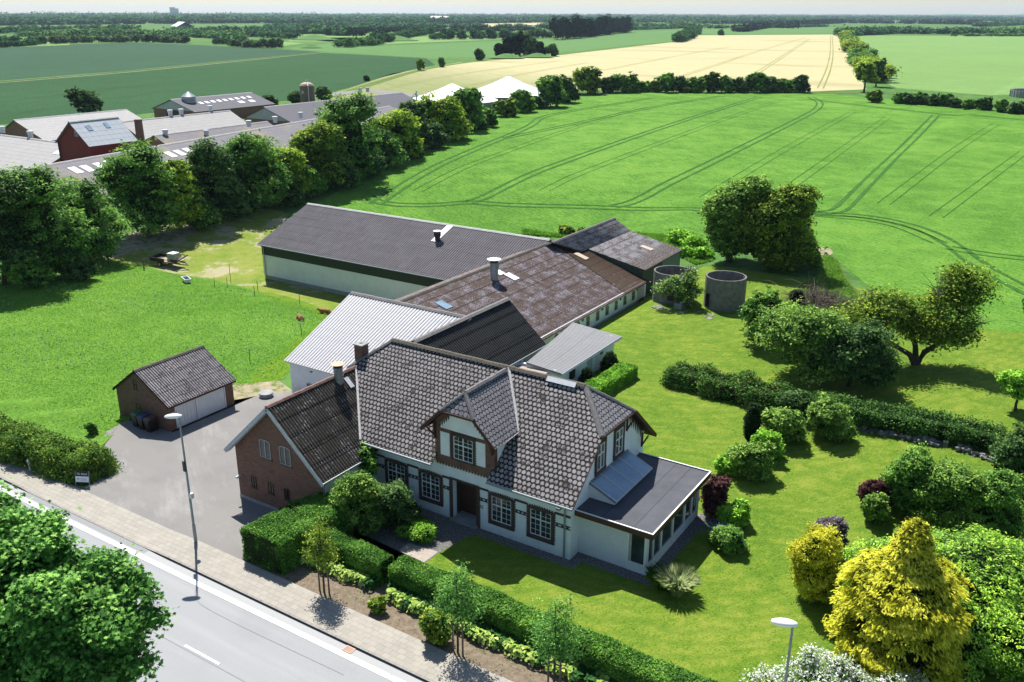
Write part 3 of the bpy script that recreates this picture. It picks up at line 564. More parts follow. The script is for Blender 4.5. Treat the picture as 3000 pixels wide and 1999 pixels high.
# ---------------------------------------------------------------- farmhouse
class Fr:    # a wall frame: origin, horizontal axis, outward normal
    def __init__(s, o, u, n): s.o = Vector(o); s.u = Vector(u); s.n = Vector(n)
    def p(s, a, z, d=0): return s.o+s.u*a+V(0, 0, z)+s.n*d
    def slab(s, mb, a0, a1, z0, z1, d0, d1): 
        q = [s.p(a0, z0, d0), s.p(a1, z0, d0), s.p(a1, z1, d0), s.p(a0, z1, d0)]; return mb.prism(q, s.n*(d1-d0))
    def poly(s, mb, pts, d0, d1): return mb.prism([s.p(a, z, d0) for a, z in pts], s.n*(d1-d0))
def arch_pts(a0, a1, z0, z1, rise, n=6):
    top = [(a1+(a0-a1)*i/n, z1+rise*(1-(2*i/n-1)**2)) for i in range(n+1)]; return [(a0, z0), (a1, z0)]+top
def casement(par, F, a0, a1, z0, z1, cols=2, split=.66, sub=(2, 2, 3), mat='white_paint', glass='window_glass', rise=0, bar=.036, thin=.015, name='window', d=.0, label=None):
    g = MB(); F.poly(g, arch_pts(a0, a1, z0, z1, rise), d+.004, d+.014)
    f = MB(); fr = bar
    F.slab(f, a0-.0, a1, z0, z0+fr, d+.015, d+.05); F.slab(f, a0, a0+fr, z0+fr+.001, z1, d+.015, d+.05); F.slab(f, a1-fr, a1, z0+fr+.001, z1, d+.015, d+.05)
    n = 6; w = a1-a0
    for i in range(n):
        za = z1+rise*(1-(2*i/n-1)**2); zb = z1+rise*(1-(2*(i+1)/n-1)**2); x0, x1 = a0+w*i/n, a0+w*(i+1)/n
        F.poly(f, [(x0, za-fr), (x1, zb-fr), (x1, zb), (x0, za)], d+.051, d+.053)
    for c in range(1, cols):
        x = a0+w*c/cols; F.slab(f, x-fr*.8, x+fr*.8, z0+fr+.002, z1+rise-.01, d+.016, d+.052)
    if split:
        zs = z0+(z1-z0)*split; F.slab(f, a0+fr, a1-fr, zs-fr*.8, zs+fr*.8, d+.017, d+.049)
    if sub:
        nc, nt_, nb = sub
        for c in range(cols):
            xa, xb = a0+w*c/cols, a0+w*(c+1)/cols
            for q in range(1, nc): x = xa+(xb-xa)*q/nc; F.slab(f, x-thin/2, x+thin/2, z0+fr, z1, d+.018, d+.036)
        zs = z0+(z1-z0)*(split or 1)
        for q in range(1, nb): zz = z0+(zs-z0)*q/nb; F.slab(f, a0+fr, a1-fr, zz-thin/2, zz+thin/2, d+.0185, d+.037)
        for q in range(1, nt_): zz = zs+(z1-zs)*q/nt_; F.slab(f, a0+fr, a1-fr, zz-thin/2, zz+thin/2, d+.0185, d+.037)
    o = f.build(name, mat, par, label=label); g.build('pane', glass, o); return o
def surround(par, F, a0, a1, z0, z1, b=.2, d=.06, sill=.26, teeth=True, top=.14, mat='trim_brick', name='brick_surround'):
    m = MB(); F.slab(m, a0-b, a0, z0, z1+top, .002, d); F.slab(m, a1, a1+b, z0, z1+top, .002, d); F.slab(m, a0+.001, a1-.001, z1+.02, z1+top+.002, .002, d+.004)
    F.slab(m, a0-b-.02, a1+b+.02, z0-sill, z0-.002, .002, d+.03)
    if teeth:
        z = z0+.03
        while z < z1+top-.07:
            F.slab(m, a0-b-.055, a0-b-.001, z, z+.075, .002, d-.01); F.slab(m, a1+b+.001, a1+b+.055, z, z+.075, .002, d-.01); z += .15
        x = a0-b; n = int((a1-a0+2*b)/.15); w = a1-a0+2*b
        for i in range(n+1):
            xc = x+w*i/n; hgt = .05+.05*(1-(2*i/n-1)**2); F.slab(m, xc-.035, xc+.035, z1+top+.003, z1+top+.003+hgt+.05, .002, d-.01)
        F.poly(m, [(a0-b, z1+top+.003)]+[(a1+b, z1+top+.003)]+[(a1+b-w*i/8, z1+top+.004+.08*(1-(2*i/8-1)**2)) for i in range(9)], .003, d-.004)
    return m.build(name, mat, par)
fh = thing('farmhouse', 'white rendered farmhouse with patterned slate roof, brick window surrounds and a central front gable', 'house', (-8.5, 4.4, 0))
FR_ = Fr((0, 0, 0), (1, 0, 0), (0, -1, 0)); GR = Fr((0, 0, 0), (0, 1, 0), (1, 0, 0))
hs = .89; ze = 3.62
def zr(y): return ze+hs*(y+.7)
m = MB(); DX0, DX1 = -7.68, -6.03
# front wall leaves a real porch recess for the door
for a, b in ((-17.2, DX0), (DX1, 0)): m.box(a, b, 0, .35, -.1, 4.12)
m.box(DX0, DX1, 0, .35, 2.6, 4.12); m.box(-17.2, 0, 8.45, 8.8, -.1, 4.12)
for x0 in (0, -17.2): 
    q = [V(x0, .351, -.1), V(x0, 8.449, -.1), V(x0, 8.449, 4.2), V(x0, 6.35, 6.3), V(x0, 2.45, 6.3), V(x0, .351, 4.35)]
    m.prism(q, V(-.3 if x0 == 0 else .3, 0, 0))
m.build('wall', 'white_plaster', fh)
m = MB(); m.box(DX0-.12, DX0, .36, 1.0, 0, 2.6); m.box(DX1, DX1+.12, .36, 1.0, 0, 2.6); m.box(DX0-.12, DX1+.12, .36, 1.0, 2.601, 2.75); m.build('porch', 'trim_brick', fh)
m = MB(); m.box(DX0-.1, DX1+.1, -.25, 1.0, -.05, .14); m.build('doorstep', 'concrete', fh)
dr = MB(); dr.box(DX0, DX1, .85, .92, .14, 2.6); dr.box(DX0+.45, DX1-.25, .8, .85, .16, 2.2)
for zz in (.4, 1.3): dr.box(DX0+.6, DX1-.4, .79, .8, zz, zz+.7)
dro = dr.build('front_door', 'dark_wood', fh); hb = MB(); hb.bar((DX1-.35, .76, 1.15), (DX1-.48, .76, 1.15), .03); hb.build('door_handle', 'galvanised', dro)
for a in (-12.44, -9.89, -4.99, -2.47):
    casement(fh, FR_, a, a+1.29, .87, 2.38, rise=.07); surround(fh, FR_, a, a+1.29, .87, 2.38)
m = MB(); z = .0
while z < 2.5:
    for a, s_ in ((DX0, -1), (DX1, 1)):
        e = a+s_*.19; FR_.slab(m, min(e, e+s_*.055)-.0, max(e, e+s_*.055), z+.1, z+.175, .002, .05)
    z += .15
FR_.slab(m, DX0-.19, DX0, 0, 2.7, .002, .055); FR_.slab(m, DX1, DX1+.19, 0, 2.7, .002, .055); FR_.slab(m, DX0+.001, DX1-.001, 2.58, 2.702, .002, .058)
m.build('door_surround', 'trim_brick', fh)
# string courses, one part per wall field
segs = [(-17, -12.7), (-10.95, -10.15), (-8.4, -7.9), (-5.82, -5.25), (-3.5, -2.73), (-.97, -.02)]
for a, b in segs:
    m = MB(); FR_.slab(m, a, b, 2.53, 2.66, .002, .04); m.build('brick_band', 'trim_brick', fh); m = MB()
    FR_.slab(m, a, b, 1.98, 2.03, .002, .04); FR_.slab(m, a, b, 1.82, 1.87, .002, .04)
    n = max(1, int((b-a)/.24))
    for i in range(n): c = a+(b-a)*(i+.5)/n; FR_.slab(m, c-.06, c+.06, 1.871, 1.979, .002, .038)
    m.build('chain_band', 'trim_brick', fh)
# the house number
def text(name, body, size, loc, rot, mat, par=None, ext=.008):
    c = bpy.data.curves.new(name, 'FONT'); c.body = body; c.size = size; c.extrude = ext; c.align_x = 'CENTER'; c.align_y = 'CENTER'
    t = bpy.data.objects.new(name, c); sc.collection.objects.link(t); bpy.context.view_layer.update()
    me = bpy.data.meshes.new_from_object(t); bpy.data.objects.remove(t); o = bpy.data.objects.new(name, me); sc.collection.objects.link(o); me.materials.clear(); me.materials.append(M[mat])
    o.rotation_euler = rot; o.location = Vector(loc)-WL.get(par, V(0, 0, 0)); o.parent = par; return o
text('house_number', '22', .26, (-5.7, -.02, 1.44), (rad(90), 0, 0), 'black_plastic', fh, .012)
# roof
rf = MB(); XR, XL = .46, -17.6
A = [V(XL, -.7, ze), V(-8.62, -.7, ze), V(-8.62, .02, zr(.02)), V(-4.87, .02, zr(.02)), V(-4.87, -.7, ze), V(XR, -.7, ze), V(XR, 2.41, 6.45), V(-1.7, 4.4, 8.16), V(-15.4, 4.4, 8.16), V(XL, 2.41, 6.45)]
P = A; n = V(0, -hs, 1).normalized(); du = V(1, 0, 0); dv = V(0, -1, -hs).normalized(); o = V(-15.4, 4.4, 8.16)
rf.face(P, uvplane(P, o, du, dv)); Q = [p-n*.07 for p in P]; rf.face(list(reversed(Q)))
for i in range(len(P)): j = (i+1) % len(P); rf.face([P[i], Q[i], Q[j], P[j]])
B_ = [V(x, 8.8-y, z) for x, y, z in [(XL, -.7, ze), (XR, -.7, ze), (XR, 2.41, 6.45), (-1.7, 4.4, 8.16), (-15.4, 4.4, 8.16), (XL, 2.41, 6.45)]]
flat_roof_poly(rf, B_, du=V(1, 0, 0)); rf.cur = 1
flat_roof_poly(rf, [V(XR, 2.41, 6.45), V(XR, 6.39, 6.45), V(-1.7, 4.4, 8.16)], du=V(0, 1, 0)); flat_roof_poly(rf, [V(XL, 2.41, 6.45), V(XL, 6.39, 6.45), V(-15.4, 4.4, 8.16)], du=V(0, 1, 0))
rf.build('roof', ['slate_roof', 'slate_roof_clean'], fh)
m = MB(); ridge_cap(m, (-15.4, 4.4, 8.2), (-1.7, 4.4, 8.2), .2, .05, 1.1); m.build('ridge', 'ridge_mossy', fh)
for a, b in (((-1.7, 4.4, 8.2), (.46, 2.41, 6.47)), ((-1.7, 4.4, 8.2), (.46, 6.39, 6.47)), ((-15.4, 4.4, 8.2), (-17.6, 2.41, 6.47)), ((-15.4, 4.4, 8.2), (-17.6, 6.39, 6.47))): m = MB(); ridge_cap(m, a, b, .17, .04, .9); m.build('hip_ridge', 'ridge_tile', fh)
m = MB(); m.prism([V(-4.05, 4.3, 8.235), V(-2.2, 4.3, 8.235), V(-2.2, 4.08, 8.02), V(-4.05, 4.08, 8.02)], V(0, -.02, .03)); m.build('ridge_patch', 'pale_metal', fh)
# front gable
dg = MB(); yf = -.12; XA, XB, XM = -8.76, -4.74, -6.74
q = [(XA, 3.55), (XB, 3.55), (XB, 6.05), (-5.72, 7.03), (-7.76, 7.03), (XA, 6.05)]; dg.prism([V(a, yf, z) for a, z in q], V(0, .3, 0))
for i in range(20): c = XA+.1+(XB-XA-.2)*i/19; dg.prism([V(c-.06, yf-.0, 3.549), V(c+.06, yf, 3.549), V(c+.035, yf, 3.40), V(c-.035, yf, 3.40)], V(0, .1, 0))
dg.prism([V(XA, yf+.301, 3.9), V(XA, 2.2, 6.02), V(XA, yf+.301, 6.02)], V(.2, 0, 0))
gw = dg.build('gable_wall', 'red_brick', fh)
m = MB(); m.prism([V(XB, yf+.301, 3.9), V(XB, 2.2, 6.02), V(XB, yf+.301, 6.02)], V(-.2, 0, 0))
GF = Fr((0, yf, 0), (1, 0, 0), (0, -1, 0))
m.build('cheek_wall', 'white_plaster', gw)
for a, b in ((-8.37, -7.74), (-6.0, -5.33)): m = MB(); GF.slab(m, a, b, 4.05, 5.48, .002, .02); m.build('gable_panel', 'white_plaster', gw)
m = MB(); GF.poly(m, [(-8.37, 5.72), (-5.38, 5.72), (-5.38, 5.95), (-6.12, 6.68), (-7.6, 6.68), (-8.37, 5.98)], .002, .02)
m.build('gable_panel', 'white_plaster', gw)
casement(gw, GF, -7.44, -6.14, 4.07, 5.42, rise=.08, d=.0); surround(gw, GF, -7.44, -6.14, 4.07, 5.42, b=.16, sill=.1, d=.06)
m = MB()
for i in range(13): c = -8.0+2.5*i/12; GF.poly(m, [(c-.08, 6.75), (c+.08, 6.75), (c, 6.56)], .021, .035)
for i in range(5):
    GF.poly(m, [(-8.42+.15*i, 5.9+.14*i), (-8.27+.15*i, 6.05+.14*i), (-8.35+.15*i, 5.72+.14*i)], .021, .035); GF.poly(m, [(-5.33-.15*i, 5.9+.14*i), (-5.48-.15*i, 6.05+.14*i), (-5.4-.15*i, 5.72+.14*i)], .021, .035)
m.build('timber_fringe', 'dark_wood', gw)
dr2 = MB(); dr2.cur = 0
def zm(y): return (y+0)  # noqa
yv = (5.7-ze)/hs-.7
for sg in (1, -1):
    X = lambda x: XM+sg*(x-XM)
    pts = [V(X(-4.29), -.75, 5.7), V(X(-4.29), yv, 5.7), V(XM, 4.42, 8.17), V(XM, .06, 8.15), V(X(-5.65), -.75, 7.1)]
    flat_roof_poly(dr2, pts, du=V(0, 1, 0), origin=V(XM, 0, 8.15))
flat_roof_poly(dr2, [V(-5.65, -.75, 7.1), V(XM, .06, 8.15), V(2*XM+5.65, -.75, 7.1)], du=V(1, 0, 0))
drf = dr2.build('gable_roof', 'slate_roof_clean', fh)
m = MB(); ridge_cap(m, (XM, .06, 8.19), (XM, 4.0, 8.19), .17, .04, .8); ridge_cap(m, (XM, .06, 8.19), (-5.6, -.78, 7.12), .12, .035, .6); ridge_cap(m, (XM, .06, 8.19), (2*XM+5.6, -.78, 7.12), .12, .035, .6); m.build('ridge', 'ridge_tile', drf)
m = MB()
for sg in (1, -1):
    X = lambda x: XM+sg*(x-XM)
    m.bar((X(-4.24), -.8, 5.64), (X(-5.65), -.8, 7.05), .05, .17)
    m.bar((X(-4.8), -.2, 5.1), (X(-4.62), -.72, 5.85), .09); m.bar((X(-4.8), -.24, 5.0), (X(-4.8), -.24, 6.0), .1); m.bar((X(-4.66), -.7, 5.93), (X(-4.66), -.1, 5.93), .08)
m.bar((-5.65, -.8, 7.05), (2*XM+5.65, -.8, 7.05), .05, .12); m.build('bargeboard', 'dark_wood', drf)
m = MB(); m.bar((XM+.06, 4.3, 8.2), (-4.33, 1.72, 5.77), .14, .03); m.bar((-4.28, 1.72, 5.77), (-4.28, -.0, 5.66), .02, .02); m.build('valley_flashing', 'white_flashing', fh)
# half-hip verge boards and brackets at the right end
m = MB(); m.bar((XR+.02, 2.3, 6.36), (XR+.02, 6.5, 6.36), .05, .12); m.bar((XR+.02, 6.42, 6.36), (XR+.02, 9.55, 3.6), .06, .2); m.bar((XR+.02, 2.38, 6.36), (XR+.02, -.72, 3.58), .03, .06)
for yy, zz in ((6.3, 5.9), (8.5, 4.0)): m.bar((.03, yy, zz-.75), (XR-.03, yy, zz), .09); m.bar((.04, yy, zz-.8), (.04, yy, zz+.1), .1)
m.build('bargeboard', 'dark_wood', fh)
m = MB()
for i in range(8): yy = 6.45+.26*i; zt = 6.45-.88*(yy-6.3)*1.02; GR.poly(m, [(yy-.12, zt), (yy+.12, zt-.2), (yy+.02, zt-.75-.05*(i % 3))], .01, .03)
m.build('timber_fringe', 'dark_wood', fh)
for a, w_ in ((2.72, .82), (4.92, .88)):
    casement(fh, GR, a, a+w_, 4.08, 5.58, cols=2, split=.62, sub=None, bar=.05); surround(fh, GR, a, a+w_, 4.08, 5.58, b=.2, sill=.2, top=.12)
# gutters and downpipe
m = MB(); m.tube([(-4.85, -.78, 3.56), (.46, -.78, 3.56)], .06, 6); m.tube([(-17.5, -.78, 3.56), (-8.62, -.78, 3.56)], .06, 6); m.build('gutter', 'galvanised', fh)
m = MB(); m.tube([(-.35, -.78, 3.5), (-.35, -.6, 3.35), (-.33, -.09, 3.1), (-.33, -.09, .05), (-.2, -.3, .02)], .05, 8); m.box(-.43, -.2, -.9, -.68, 3.35, 3.5); m.build('downpipe', 'galvanised', fh)
# chimney
CX, CY = -17.2, 3.4
m = MB(); m.box(CX-.31, CX+.31, CY-.31, CY+.31, 5.6, 7.78)
for i in range(6): m.box(CX-.322, CX+.322, CY-.322, CY+.322, 6.7+i*.18, 6.74+i*.18)
ch = m.build('chimney', 'red_brick', fh); m = MB(); m.box(CX-.37, CX+.37, CY-.37, CY+.37, 7.781, 7.86); cc = m.build('chimney_cap', 'concrete', ch)
m = MB(); m.box(CX-.09, CX+.09, CY-.09, CY+.09, 7.862, 7.875); m.build('flue_hole', 'black_plastic', ch)
# ---------------------------------------------------------------- flat-roofed sun room
an = thing('sun_room', 'flat-roofed white brick extension with felt roof, brown fascia and a band of windows', 'building', (2, 4.5, 0))
m = MB(); m.box(.004, 2.86, .93, 1.13, -.1, 2.56); m.box(.004, 3.97, 7.8, 8.0, -.1, 2.56); m.build('wall', 'painted_brick', an)
m = MB(); m.box(2.9, 3.85, 1.16, 1.2, -.1, 2.5); m.box(.1, 3.75, 1.3, 7.7, 0, .06); m.build('floor', 'path_tile', an)
AF = Fr((0, .93, 0), (1, 0, 0), (0, -1, 0)); AR = Fr((3.97, 0, 0), (0, 1, 0), (1, 0, 0))
m = MB()
AF.slab(m, 2.862, 2.95, 0, 2.56, -.1, .03); AF.slab(m, 3.83, 3.97, 0, 2.56, -.1, .03); AF.slab(m, 2.951, 3.829, .0, .09, -.1, .025); AF.slab(m, 2.951, 3.829, .44, .53, -.1, .025); AF.slab(m, 2.951, 3.829, 2.44, 2.56, -.1, .025)
ys = [1.05, 1.75, 2.75, 4.3, 5.95, 7.0, 7.95]
for i, yy in enumerate(ys): wv = .045 if i in (1, 5) else .07; AR.slab(m, yy-wv, yy+wv, 0 if wv > .05 else .53, 2.56, -.12, .03)
for z0, z1 in ((.0, .08), (.45, .53), (2.46, 2.56)): AR.slab(m, .931, 8.0, z0, z1, -.1, .02)
m.build('window_frame', 'white_paint', an)
m = MB(); AF.slab(m, 2.951, 3.829, .09, .44, -.08, .0); AR.slab(m, 1.06, 7.9, .08, .45, -.08, .0); m.build('panel', 'door_white', an)
m = MB(); AF.slab(m, 2.951, 3.829, .53, 2.44, -.06, -.05); AR.slab(m, 1.06, 7.9, .53, 2.46, -.06, -.05); m.build('glazing', 'window_glass', an)
m = MB()
for y0 in (7.1, 7.45): AR.slab(m, y0, y0+.18, .9, 2.4, -.045, -.035)
AF.slab(m, 2.96, 3.08, .55, 2.4, -.045, -.035); m.build('curtain', 'curtain', an)
m = MB(); m.box(.004, 4.45, .41, 8.27, 2.58, 2.84); m.build('roof', 'felt', an)
m = MB(); m.box(.004, 4.48, .37, .409, 2.55, 2.885); m.box(.004, 4.48, 8.271, 8.31, 2.55, 2.885); m.box(4.451, 4.49, .41, 8.27, 2.55, 2.885); fa = m.build('fascia', 'brown_fascia', an)
m = MB(); m.box(.004, 4.5, .35, .43, 2.886, 2.91); m.box(.004, 4.5, 8.25, 8.33, 2.886, 2.91); m.box(4.42, 4.5, .431, 8.249, 2.886, 2.91); m.build('roof_edge', 'white_paint', fa)
m = MB()
for xx in (1.5, 2.4, 3.3): m.box(xx, xx+.035, .44, 8.24, 2.841, 2.846)
m.build('felt_seam', 'black_plastic', an)
m = MB(); m.prism([V(.004, 2.02, 2.845), V(1.52, 2.02, 2.845), V(1.52, 2.02, 3.0), V(.004, 2.02, 3.66)], V(0, .06, 0)); m.prism([V(.004, 6.42, 2.845), V(1.52, 6.42, 2.845), V(1.52, 6.42, 3.0), V(.004, 6.42, 3.66)], V(0, .06, 0)); m.prism([V(1.46, 2.081, 2.845), V(1.46, 6.419, 2.845), V(1.46, 6.419, 3.0), V(1.46, 2.081, 3.0)], V(.06, 0, 0)); sk = m.build('skylight', 'door_white', an)
m = MB(); T0, T1 = V(.03, 0, 3.76), V(1.62, 0, 3.06)
def SKP(t, y, d=0): p = T0.lerp(T1, t); p.y = y; return p+V(.4, 0, .92)*d
m.prism([SKP(0, 2.0), SKP(1, 2.0), SKP(1, 6.5), SKP(0, 6.5)], V(.012, 0, .028)); m.build('pane', 'glass_blue', sk)
m = MB()
for i in range(5): yy = 2.0+4.5*i/4; m.bar(SKP(0, yy, .03), SKP(1, yy, .03), .05, .06, up=(0, 1, .0))
m.bar(SKP(1, 1.98, .02), SKP(1, 6.52, .02), .07, .05); m.build('glazing_bar', 'pale_metal', sk)
m = MB(); m.bar(SKP(0, 1.95, .03), SKP(0, 6.6, .03), .22, .04, up=(.4, 0, 1)); m.bar(SKP(0, 1.96, -.03), SKP(1, 1.96, -.03), .05, .14, up=(0, 1, 0)); m.build('flashing', 'lamp_pole', sk)
# ---------------------------------------------------------------- brick wing
wg = thing('brick_wing', 'red brick wing with steep mossy corrugated roof beside the driveway', 'building', (-17.3, 0, -.6))
WX0, WX1, WY = -20.85, -13.55, -4.2; wr = 6.57; wx = -17.05; we = 2.93
m = MB(); m.prism([V(WX0, WY, -.75), V(WX1, WY, -.75), V(WX1, WY, 2.9), V(wx, WY, 6.36), V(WX0, WY, 2.9)], V(0, .3, 0)); m.box(WX0, WX0+.3, WY+.301, 8.5, -.75, 2.85); m.build('wall', 'red_brick', wg)
m = MB(); m.box(WX1-.3, WX1+.0, WY+.301, .0, -.3, 2.9); m.box(WX1-.1, WX1+.05, WY-.02, WY+.3, -.3, 2.9); m.build('side_wall', 'white_plaster', wg)
m = MB(); corrugated(m, (wx+3.95, -4.8, we), (wx+3.95, 0.6, we), (wx, 0.6, wr), (wx, -4.8, wr), row=1.05, pitch=.2, amp=.032)
corrugated(m, (wx+1.9, .6, wr-1.9*.925), (wx+1.9, 2.7, wr-1.9*.925), (wx, 2.7, wr), (wx, .6, wr), row=1.05, pitch=.2, amp=.032)
m.face([V(wx, -4.8, wr), V(wx, 8.6, wr), V(wx-3.95, 8.6, we), V(wx-3.95, -4.8, we)], [(0, 0), (13, 0), (13, 5), (0, 5)]); m.face([V(wx, -4.8, wr-.06), V(wx-3.95, -4.8, we-.06), V(wx-3.95, 8.6, we-.06), V(wx, 8.6, wr-.06)]); m.build('roof', 'wing_roof', wg)
m = MB(); ridge_cap(m, (wx, -4.82, wr+.03), (wx, 2.9, wr+.03), .15, .04, .42); m.build('ridge', 'terracotta', wg)
m = MB()
for sg in (1, -1): m.bar((wx, -4.82, wr-.14), (wx+sg*4.0, -4.82, we-.18), .05, .24); m.bar((wx, -4.62, wr-.26), (wx+sg*3.95, -4.62, we-.28), .3, .03)
m.build('bargeboard', 'fascia_grey', wg)
WF = Fr((0, WY, 0), (1, 0, 0), (0, -1, 0))
for a in (-18.6, -16.96): casement(wg, WF, a, a+.88, 2.82, 3.9, cols=2, split=None, sub=None, mat='fascia_grey', rise=.1)
for a in (-18.6, -16.96): m = MB(); WF.slab(m, a-.08, a+.96, 2.7, 2.8, .002, .06); m.build('sill', 'ridge_mossy', wg)
for a in (-19.68, -18.22, -16.88):
    casement(wg, WF, a, a+.42, .5, 1.18, cols=2, split=None, sub=None, mat='dark_wood', rise=.03, bar=.04); q = MB(); WF.slab(q, a-.06, a+.48, .38, .48, .002, .06); q.build('sill', 'trim_brick', wg)
m = MB(); m.box(WX0, WX1, WY-.04, WY-.002, -.75, -.38); m.build('plinth', 'concrete', wg)
m = MB(); m.tube([(wx+4.02, -4.8, we-.08), (wx+4.02, -.75, we-.08)], .055, 6); m.build('gutter', 'galvanised', wg); m = MB(); m.tube([(wx-4.02, -4.85, we-.08), (wx-4.02, 8.5, we-.08)], .055, 6); m.build('gutter', 'galvanised', wg); m = MB(); m.tube([(wx+4.0, -4.6, we-.1), (WX1+.1, -4.35, 2.5), (WX1+.1, -4.35, -.2)], .045, 7); m.build('downpipe', 'galvanised', wg)
m = MB(); m.box(-20.75, -20.6, WY-.16, WY, .88, .98); m.tube([(-20.68, WY-.12, .93), (-20.68, WY-.3, .88)], [.07, .09], 8); m.build('wall_lamp', 'pale_metal', wg)
m = MB(); m.cyl(-16.8, .8, 6.0, 6.95, .28, .28, 18); m.cyl(-16.8, .8, 6.6, 6.66, .30, .30, 18); m.cyl(-16.8, .8, 6.96, 7.2, .27, .31, 18, True); vt = m.build('roof_vent', 'galvanised', wg, smooth=False)
m = MB(); m.cyl(-16.8, .8, 7.201, 7.32, .24, .24, 16); m.build('vent_throat', 'black_plastic', vt)
m = MB(); m.cyl(-16.8, .8, 7.40, 7.41, .43, .43, 24); m.cyl(-16.8, .8, 7.411, 7.5, .43, .03, 24); m.build('vent_cap', 'rusty_metal', vt)
m = MB(); m.prism([V(-16.7, 1.15, 6.33), V(-16.7, 1.5, 6.33), V(-16.15, 1.5, 5.82), V(-16.15, 1.15, 5.82)], V(.0, 0, .03)); m.build('roof_window', 'pale_metal', wg)
# white lead valley between wing and main roof
m = MB(); m.bar((-13.88, -.72, 3.72), (-17.0, 2.62, 6.62), .13, .05); m.build('valley_flashing', 'white_flashing', wg)
# ---------------------------------------------------------------- garage
gg = -.65
ga = thing('brick_garage', 'small red brick garage with mossy corrugated roof and two white doors', 'garage', (-35, 2.3, gg))
GX0, GX1, GY0, GY1 = -37.95, -32.2, -.6, 5.25; gxm = -35.3
m = MB(); m.prism([V(GX0, GY0, gg-.1), V(GX1, GY0, gg-.1), V(GX1, GY0, 1.52), V(gxm, GY0, 3.25), V(GX0, GY0, 1.5)], V(0, .25, 0)); m.prism([V(GX0, GY1-.25, gg-.1), V(GX1, GY1-.25, gg-.1), V(GX1, GY1-.25, 1.52), V(gxm, GY1-.25, 3.25), V(GX0, GY1-.25, 1.5)], V(0, .25, 0))
m.box(GX0, GX0+.25, GY0+.251, GY1-.251, gg-.1, 1.5); m.box(GX1-.25, GX1, GY0+.251, .0, gg-.1, 1.5); m.box(GX1-.25, GX1, 4.5, GY1-.251, gg-.1, 1.5); m.box(GX1-.25, GX1, .001, 4.499, 1.40, 1.52)
m.build('wall', 'red_brick', ga)
GG = Fr((GX1, 0, 0), (0, 1, 0), (1, 0, 0))
m = MB()
for i in range(12): a = .02+i*.15; GG.slab(m, a, a+.135, gg+.03, 1.38, -.10, -.06+.012*(i % 2))
m.build('garage_door', 'door_white', ga, label='ribbed white garage door')
m = MB(); GG.slab(m, 1.98, 4.42, gg+.03, 1.38, -.10, -.05)
for i in range(4): GG.slab(m, 1.98, 4.42, gg+.4+i*.48, gg+.415+i*.48, -.049, -.044)
d2 = m.build('garage_door', 'door_white', ga, label='smooth white up-and-over garage door')
for a, b in ((1.84, 1.96), (4.43, 4.5), (0, .02)): m = MB(); GG.slab(m, a, b, gg, 1.38, -.09, .0); m.build('door_frame', 'white_paint', ga)
m = MB(); corrugated(m, (GX1+.32, GY0-.12, 1.36), (GX1+.32, GY1+.15, 1.36), (gxm, GY1+.15, 3.4), (gxm, GY0-.12, 3.4), row=1.3, pitch=.2, amp=.032); corrugated(m, (GX0-.3, GY1+.15, 1.36), (GX0-.3, GY0-.12, 1.36), (gxm, GY0-.12, 3.4), (gxm, GY1+.15, 3.4), row=1.3, pitch=.2); m.build('roof', 'garage_roof', ga)
m = MB(); ridge_cap(m, (gxm, GY0-.13, 3.44), (gxm, GY1+.16, 3.44), .16, .04, .5); m.build('ridge', 'ridge_mossy', ga)
m = MB()
for s_, xe in ((1, GX1+.3), (-1, GX0-.28)): m.bar((gxm, GY0-.1, 3.3), (xe, GY0-.1, 1.27), .04, .14)
m.bar((GX1+.3, GY0, 1.27), (GX1+.3, GY1+.1, 1.27), .03, .1); m.build('bargeboard', 'dark_wood', ga)
GFr = Fr((0, GY0, 0), (1, 0, 0), (0, -1, 0))
for z0, z1 in ((1.85, 2.62), (-.0, .78)): casement(ga, GFr, -35.72, -35.36, z0, z1, cols=1, split=.5, sub=None, mat='dark_wood', bar=.04)
m = MB(); m.box(GX1-.02, GX1+.12, -.45, -.12, .45, .8); m.build('letter_box', 'pale_metal', ga)
def bin_(x, y, lid, label):
    t = thing('wheelie_bin', label, 'bin', (x, y, gg), 'wheelie bins by the garage'); m = MB(); z = gg+.03
    p = [V(x-.23, y-.26, z), V(x+.23, y-.26, z), V(x+.23, y+.22, z), V(x-.23, y+.22, z), V(x-.29, y-.36, z+.92), V(x+.29, y-.36, z+.92), V(x+.29, y+.34, z+.92), V(x-.29, y+.34, z+.92)]; m.hexa(p); m.build('body', 'black_plastic', t)
    m = MB(); m.prism([V(x-.31, y-.39, z+.93), V(x-.31, y+.37, z+.95), V(x-.31, y+.3, z+1.04), V(x-.31, y-.2, z+1.03)], V(.62, 0, 0)); m.build('lid', lid, t)
    for sx_ in (-1, 1): m = MB(); m.tube([(x+sx_*.2, y+.28, z+.1), (x+sx_*.27, y+.28, z+.1)], .11, 12); m.build('wheel', 'black_plastic', t)
bin_(-35.0, -1.15, 'bin_green', 'black wheelie bin with green lid beside brick garage'); bin_(-34.25, -1.2, 'bin_blue', 'black wheelie bin with blue lid, middle of three beside garage'); bin_(-33.5, -1.2, 'bin_brown', 'black wheelie bin with brown lid, nearest the garage corner')
m = MB(); m.cyl(-31.3, 7.6, gg, gg+.28, .5, .5, 20); m.cyl(-31.3, 7.6, gg+.281, gg+.36, .56, .56, 20); single(m, 'well_cover', 'concrete', 'round concrete well cover behind the garage', 'well cover')
